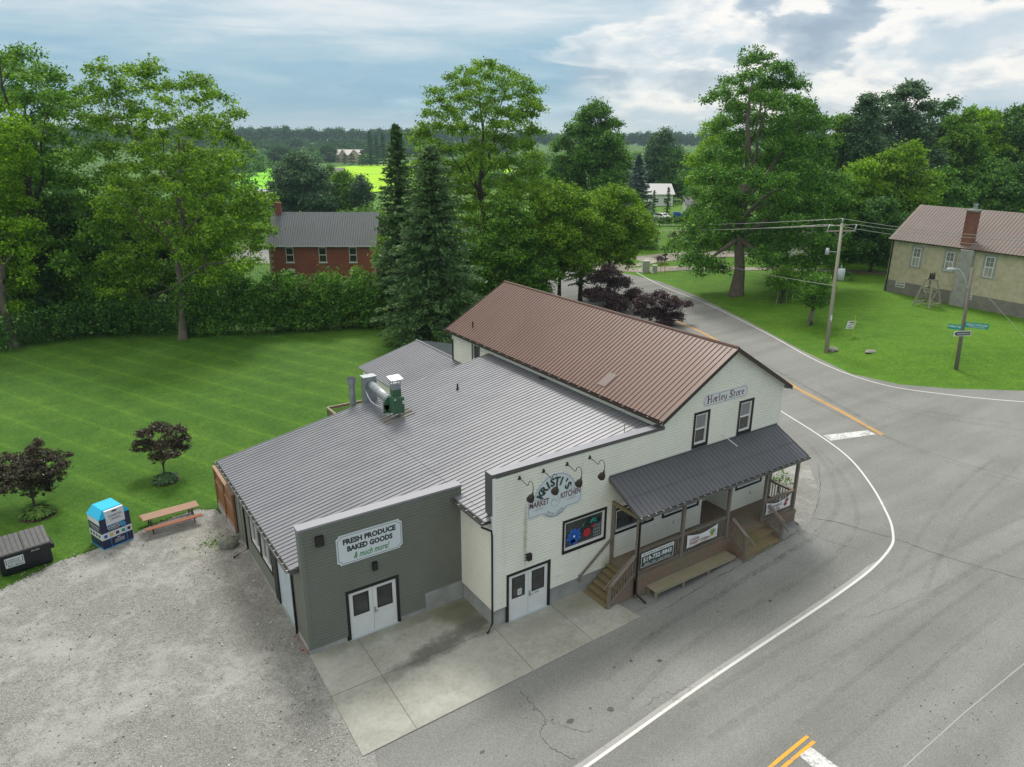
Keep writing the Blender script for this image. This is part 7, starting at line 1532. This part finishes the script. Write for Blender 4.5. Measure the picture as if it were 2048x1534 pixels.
far_row('distant_trees', arc(1400, 2200, 175), (13, 15), 'dark', 'dark wall of trees at the back of the wood behind the hall', 42, 5, 5, per=1.4, sub=1.7, size=.6)
far_row('distant_trees', arc(-300, 520, 140), (15, 13), 'dark', 'dark wall of trees behind the left-hand trees', 43, 5, 5, per=1.4, sub=1.6, size=.55)
far_row('distant_trees', arc(700, 980, 150), (5, 6), 'mid', 'low green bushes behind the big spruces', 44, 4, 3, per=1.4, sub=1.3, size=.45)
# --- shrubs
q, b = px_blobs((1230, 626), [(1195, 560, 16), (1220, 545, 16), (1240, 570, 20), (1205, 595, 22), (1180, 590, 14), (1260, 600, 18), (1235, 612, 20), (1270, 585, 10)], 50, .6)
tree('smoke_bush', q, b, 'purple', 'brown', 'larger dark purple smoke bush behind the middle of the brown roof ridge', 'shrub', None, .14, None, 40, .42, 22, .17, seed=50)
q, b = px_blobs((1330, 652), [(1290, 605, 16), (1320, 595, 14), (1345, 610, 18), (1310, 630, 20), (1280, 625, 14), (1350, 635, 14), (1375, 610, 8), (1330, 645, 14)], 51, .6)
tree('smoke_bush', q, b, 'purple', 'brown', 'smaller dark purple smoke bush hanging over the right part of the brown roof ridge', 'shrub', None, .12, None, 40, .42, 22, .17, seed=51)
q, b = px_blobs((70, 1030), [(20, 930, 26), (-10, 955, 24), (65, 905, 16), (75, 890, 10), (95, 925, 26), (60, 950, 28), (110, 950, 20), (30, 970, 22), (80, 975, 24), (125, 935, 12), (135, 912, 6), (0, 985, 12), (50, 930, 20)], 52, .6)
tree('purple_tree', q, b, 'purpleg', 'brown', 'small round-headed purple-leaved tree nearest the black rubbish skip', 'ornamental tree', None, .075, None, 55, .22, 26, .105, seed=52)
q, b = px_blobs((330, 962), [(290, 870, 16), (320, 860, 16), (350, 865, 18), (368, 880, 12), (300, 895, 20), (335, 895, 22), (275, 890, 10), (360, 900, 14), (320, 915, 16), (345, 912, 14), (265, 900, 7), (312, 852, 8)], 53, .6)
tree('purple_tree', q, b, 'purpleg', 'brown', 'small purple-leaved tree on the lawn above the picnic table', 'ornamental tree', None, .06, None, 55, .20, 26, .10, seed=53)
def hosta(px, py, r, leaf, label, seed):
    q = gp(px, py); global rng; rng = np.random.default_rng(seed); T = thing('hosta_bed', q, label, 'plant bed'); m = MB(); m.poly([(q.x + r * 1.05 * math.cos(i * .314), q.y + r * 1.05 * math.sin(i * .314), .02) for i in range(20)]); m.build('mulch', M['mulch'], T, off=q)
    n = 420; a = rng.uniform(0, 6.283, n); s = np.sqrt(rng.uniform(0, 1, n)) * r * .92; P = np.stack([q.x + np.cos(a) * s, q.y + np.sin(a) * s, .12 + (1 - (s / r) ** 2) * .32 + rng.uniform(-.06, .06, n)], 1); od = np.stack([np.cos(a), np.sin(a), np.zeros(n)], 1); mesh_quads('foliage', leaf_quads(P, od, .27, 1.0, .3, .75, od * 1.0 + np.array([0, 0, -.3])), LF[leaf], T, q)
hosta(76, 1030, .85, 'hosta', 'ring of bright yellow-green hostas around the purple tree nearest the skip', 54); hosta(331, 962, .72, 'hostab', 'ring of green hostas around the purple tree above the picnic table', 55)
def bush(name, px, py, r, leaf, label, hk=1.0, seed=1, size=.16, sx=1.0):
    q = gp(px, py); bl = [((q.x + cr2.x * r * .5 * k * sx, q.y + cr2.y * r * .5 * k * sx, q.z + r * hk * (.75 if k == 0 else .55)), r * (.9 if k == 0 else .7), r * .8, r * hk * (.85 if k == 0 else .65)) for k in (-1, 0, 1)]
    bl = [(c, a, b_, d) for c, a, b_, d in bl]; global rng; rng = np.random.default_rng(seed); C_, P, od = crown_points(bl, 22 / max(1, r) ** .5, .3 * max(1, r * .7), 22, .6); T = thing(name, q, label, 'bush'); mesh_quads('foliage', leaf_quads(P, od, size, .4), LF[leaf], T, q); m = MB(); m.tube([q - Vector((0, 0, .1)), q + Vector((0, 0, r * hk))], [.06, .03], 6); m.build('stem', BK['brown'], T, off=q)
bush('round_bush', 1322, 527, .95, 'purple', 'clipped round purple bush between the two gravel drives', seed=60, size=.18); bush('round_bush', 1329, 504, .75, 'dark', 'small round dark green bush at the far edge of the curved drive', seed=61, size=.18)
bush('flower_bed_bush', 1356, 481, 1.8, 'purple', 'low dark bush in the bed left of the big maple branches', .7, 62, .25); bush('flower_bed_bush', 1278, 498, 2.2, 'mid', 'low green planting around the foot of the tree by the curved drive', .5, 63, .25, 1.6)
bush('corner_bush', 1684, 560, 1.3, 'dark', 'low dark bush on the lawn just right of the transformer pole', .7, 64, .2)
bush('corner_bush', 1556, 985, .55, 'hosta', 'yellow-green bush growing at the far corner of the store behind the porch rail', 1.6, 65, .12)
q = gp(1305, 452); q2 = gp(1385, 452); bl = []
n = 16
for i in range(n): p = q + (q2 - q) * (i / (n - 1)); bl += [((p.x, p.y, p.z + .7), .8, .8, .7), ((p.x, p.y, p.z + 1.5), .8, .8, .7)]
mass('clipped_hedge', bl, 'maple', 'long clipped box hedge in front of the white car and blue bins', 'hedge', 9, .5, 20, .3, 66)
rng = np.random.default_rng(70); n = 4000; sx_ = rng.uniform(-13, -.3, n); sy_ = rng.uniform(-12, 14.5, n); ok = []
for x, y in zip(sx_, sy_):
    e_ = min(math.hypot(x - a, y - b) for a, b in gyp[::4]); inside_ = y < 15.1 + x * -.0 - max(0, -x) * .22
    if inside_ and rng.uniform() < .25 + .75 * math.exp(-min(e_, abs(x + .3)) / 1.2): ok.append((x, y, .02))
P = np.array(ok); sz = rng.uniform(.012, .042, len(P))[:, None]; V = []
for k_ in range(3):
    a = rng.uniform(0, 6.28, len(P)); d1 = np.stack([np.cos(a), np.sin(a), rng.uniform(-.1, .5, len(P))], 1) * sz; d2 = np.stack([-np.sin(a), np.cos(a), rng.uniform(.1, .9, len(P))], 1) * sz; V.append(np.stack([P - d1 - d2 * .3, P + d1 - d2 * .3, P + d1 * .8 + d2, P - d1 * .8 + d2], 1))
t = MT('loose_stone'); g_ = t.n.new('ShaderNodeNewGeometry'); lm = t.fin(t.ramp(g_.outputs['Random Per Island'], [(0.0, (.10, .10, .09)), (0.5, (.30, .29, .27)), (1.0, (.60, .59, .56))]), .9)
ob = mesh_quads('loose_stones', np.concatenate(V), lm, None, (0, 0, 0)); tag(ob, 'loose stones scattered over the gravel yard and along its edges', 'gravel', None, 'stuff')
# tufts where the lawn meets the yard, so that the edge is ragged
rng = np.random.default_rng(77); Pt = []
for a_, b_ in zip(gyp, gyp[1:]):
    L_ = math.dist(a_, b_); k = int(L_ * 26)
    for _ in range(min(k, 400)): t_ = rng.uniform(); Pt.append((a_[0] + (b_[0] - a_[0]) * t_ + rng.normal() * .10, a_[1] + (b_[1] - a_[1]) * t_ + rng.normal() * .10, .03))
Pt = np.array(Pt); ob = mesh_quads('grass_tufts', leaf_quads(Pt, np.zeros_like(Pt), .13, .3, .8, .3), leafm('verge_grass', (.03, .09, .01), (.05, .13, .015), (.09, .18, .02), .3), None, (0, 0, 0)); tag(ob, 'ragged grass tufts along the edge of the gravel yard', 'grass', None, 'stuff')
q = gp(440, 1085); P = np.stack([rng.normal(q.x, .5, 260), rng.normal(q.y, .38, 260), np.full(260, .05)], 1); ob = mesh_quads('weeds', leaf_quads(P, np.zeros_like(P), .12, .4, .8, .4), LF['mid'], None, tuple(q)); ob.location = q; tag(ob, 'patch of weeds around the mossy boulder by the downspout', 'weeds', None, 'stuff')


# ------------------------------------------------------------------ air
hm = bpy.data.materials.new('hazy_air'); hm.use_nodes = True; n_ = hm.node_tree.nodes; n_.remove(n_['Principled BSDF']); pv = n_.new('ShaderNodeVolumePrincipled'); pv.inputs['Color'].default_value = (.66, .84, 1.0, 1); pv.inputs['Density'].default_value = 0.00013; pv.inputs['Anisotropy'].default_value = 0.2
hm.node_tree.links.new(pv.outputs[0], n_['Material Output'].inputs['Volume'])
hb = MB(); hb.box(-1500, 1500, -1500, 1500, -2, 60); hz_ = hb.build('haze', hm); tag(hz_, 'thin summer haze over the fields', 'haze', None, 'stuff')
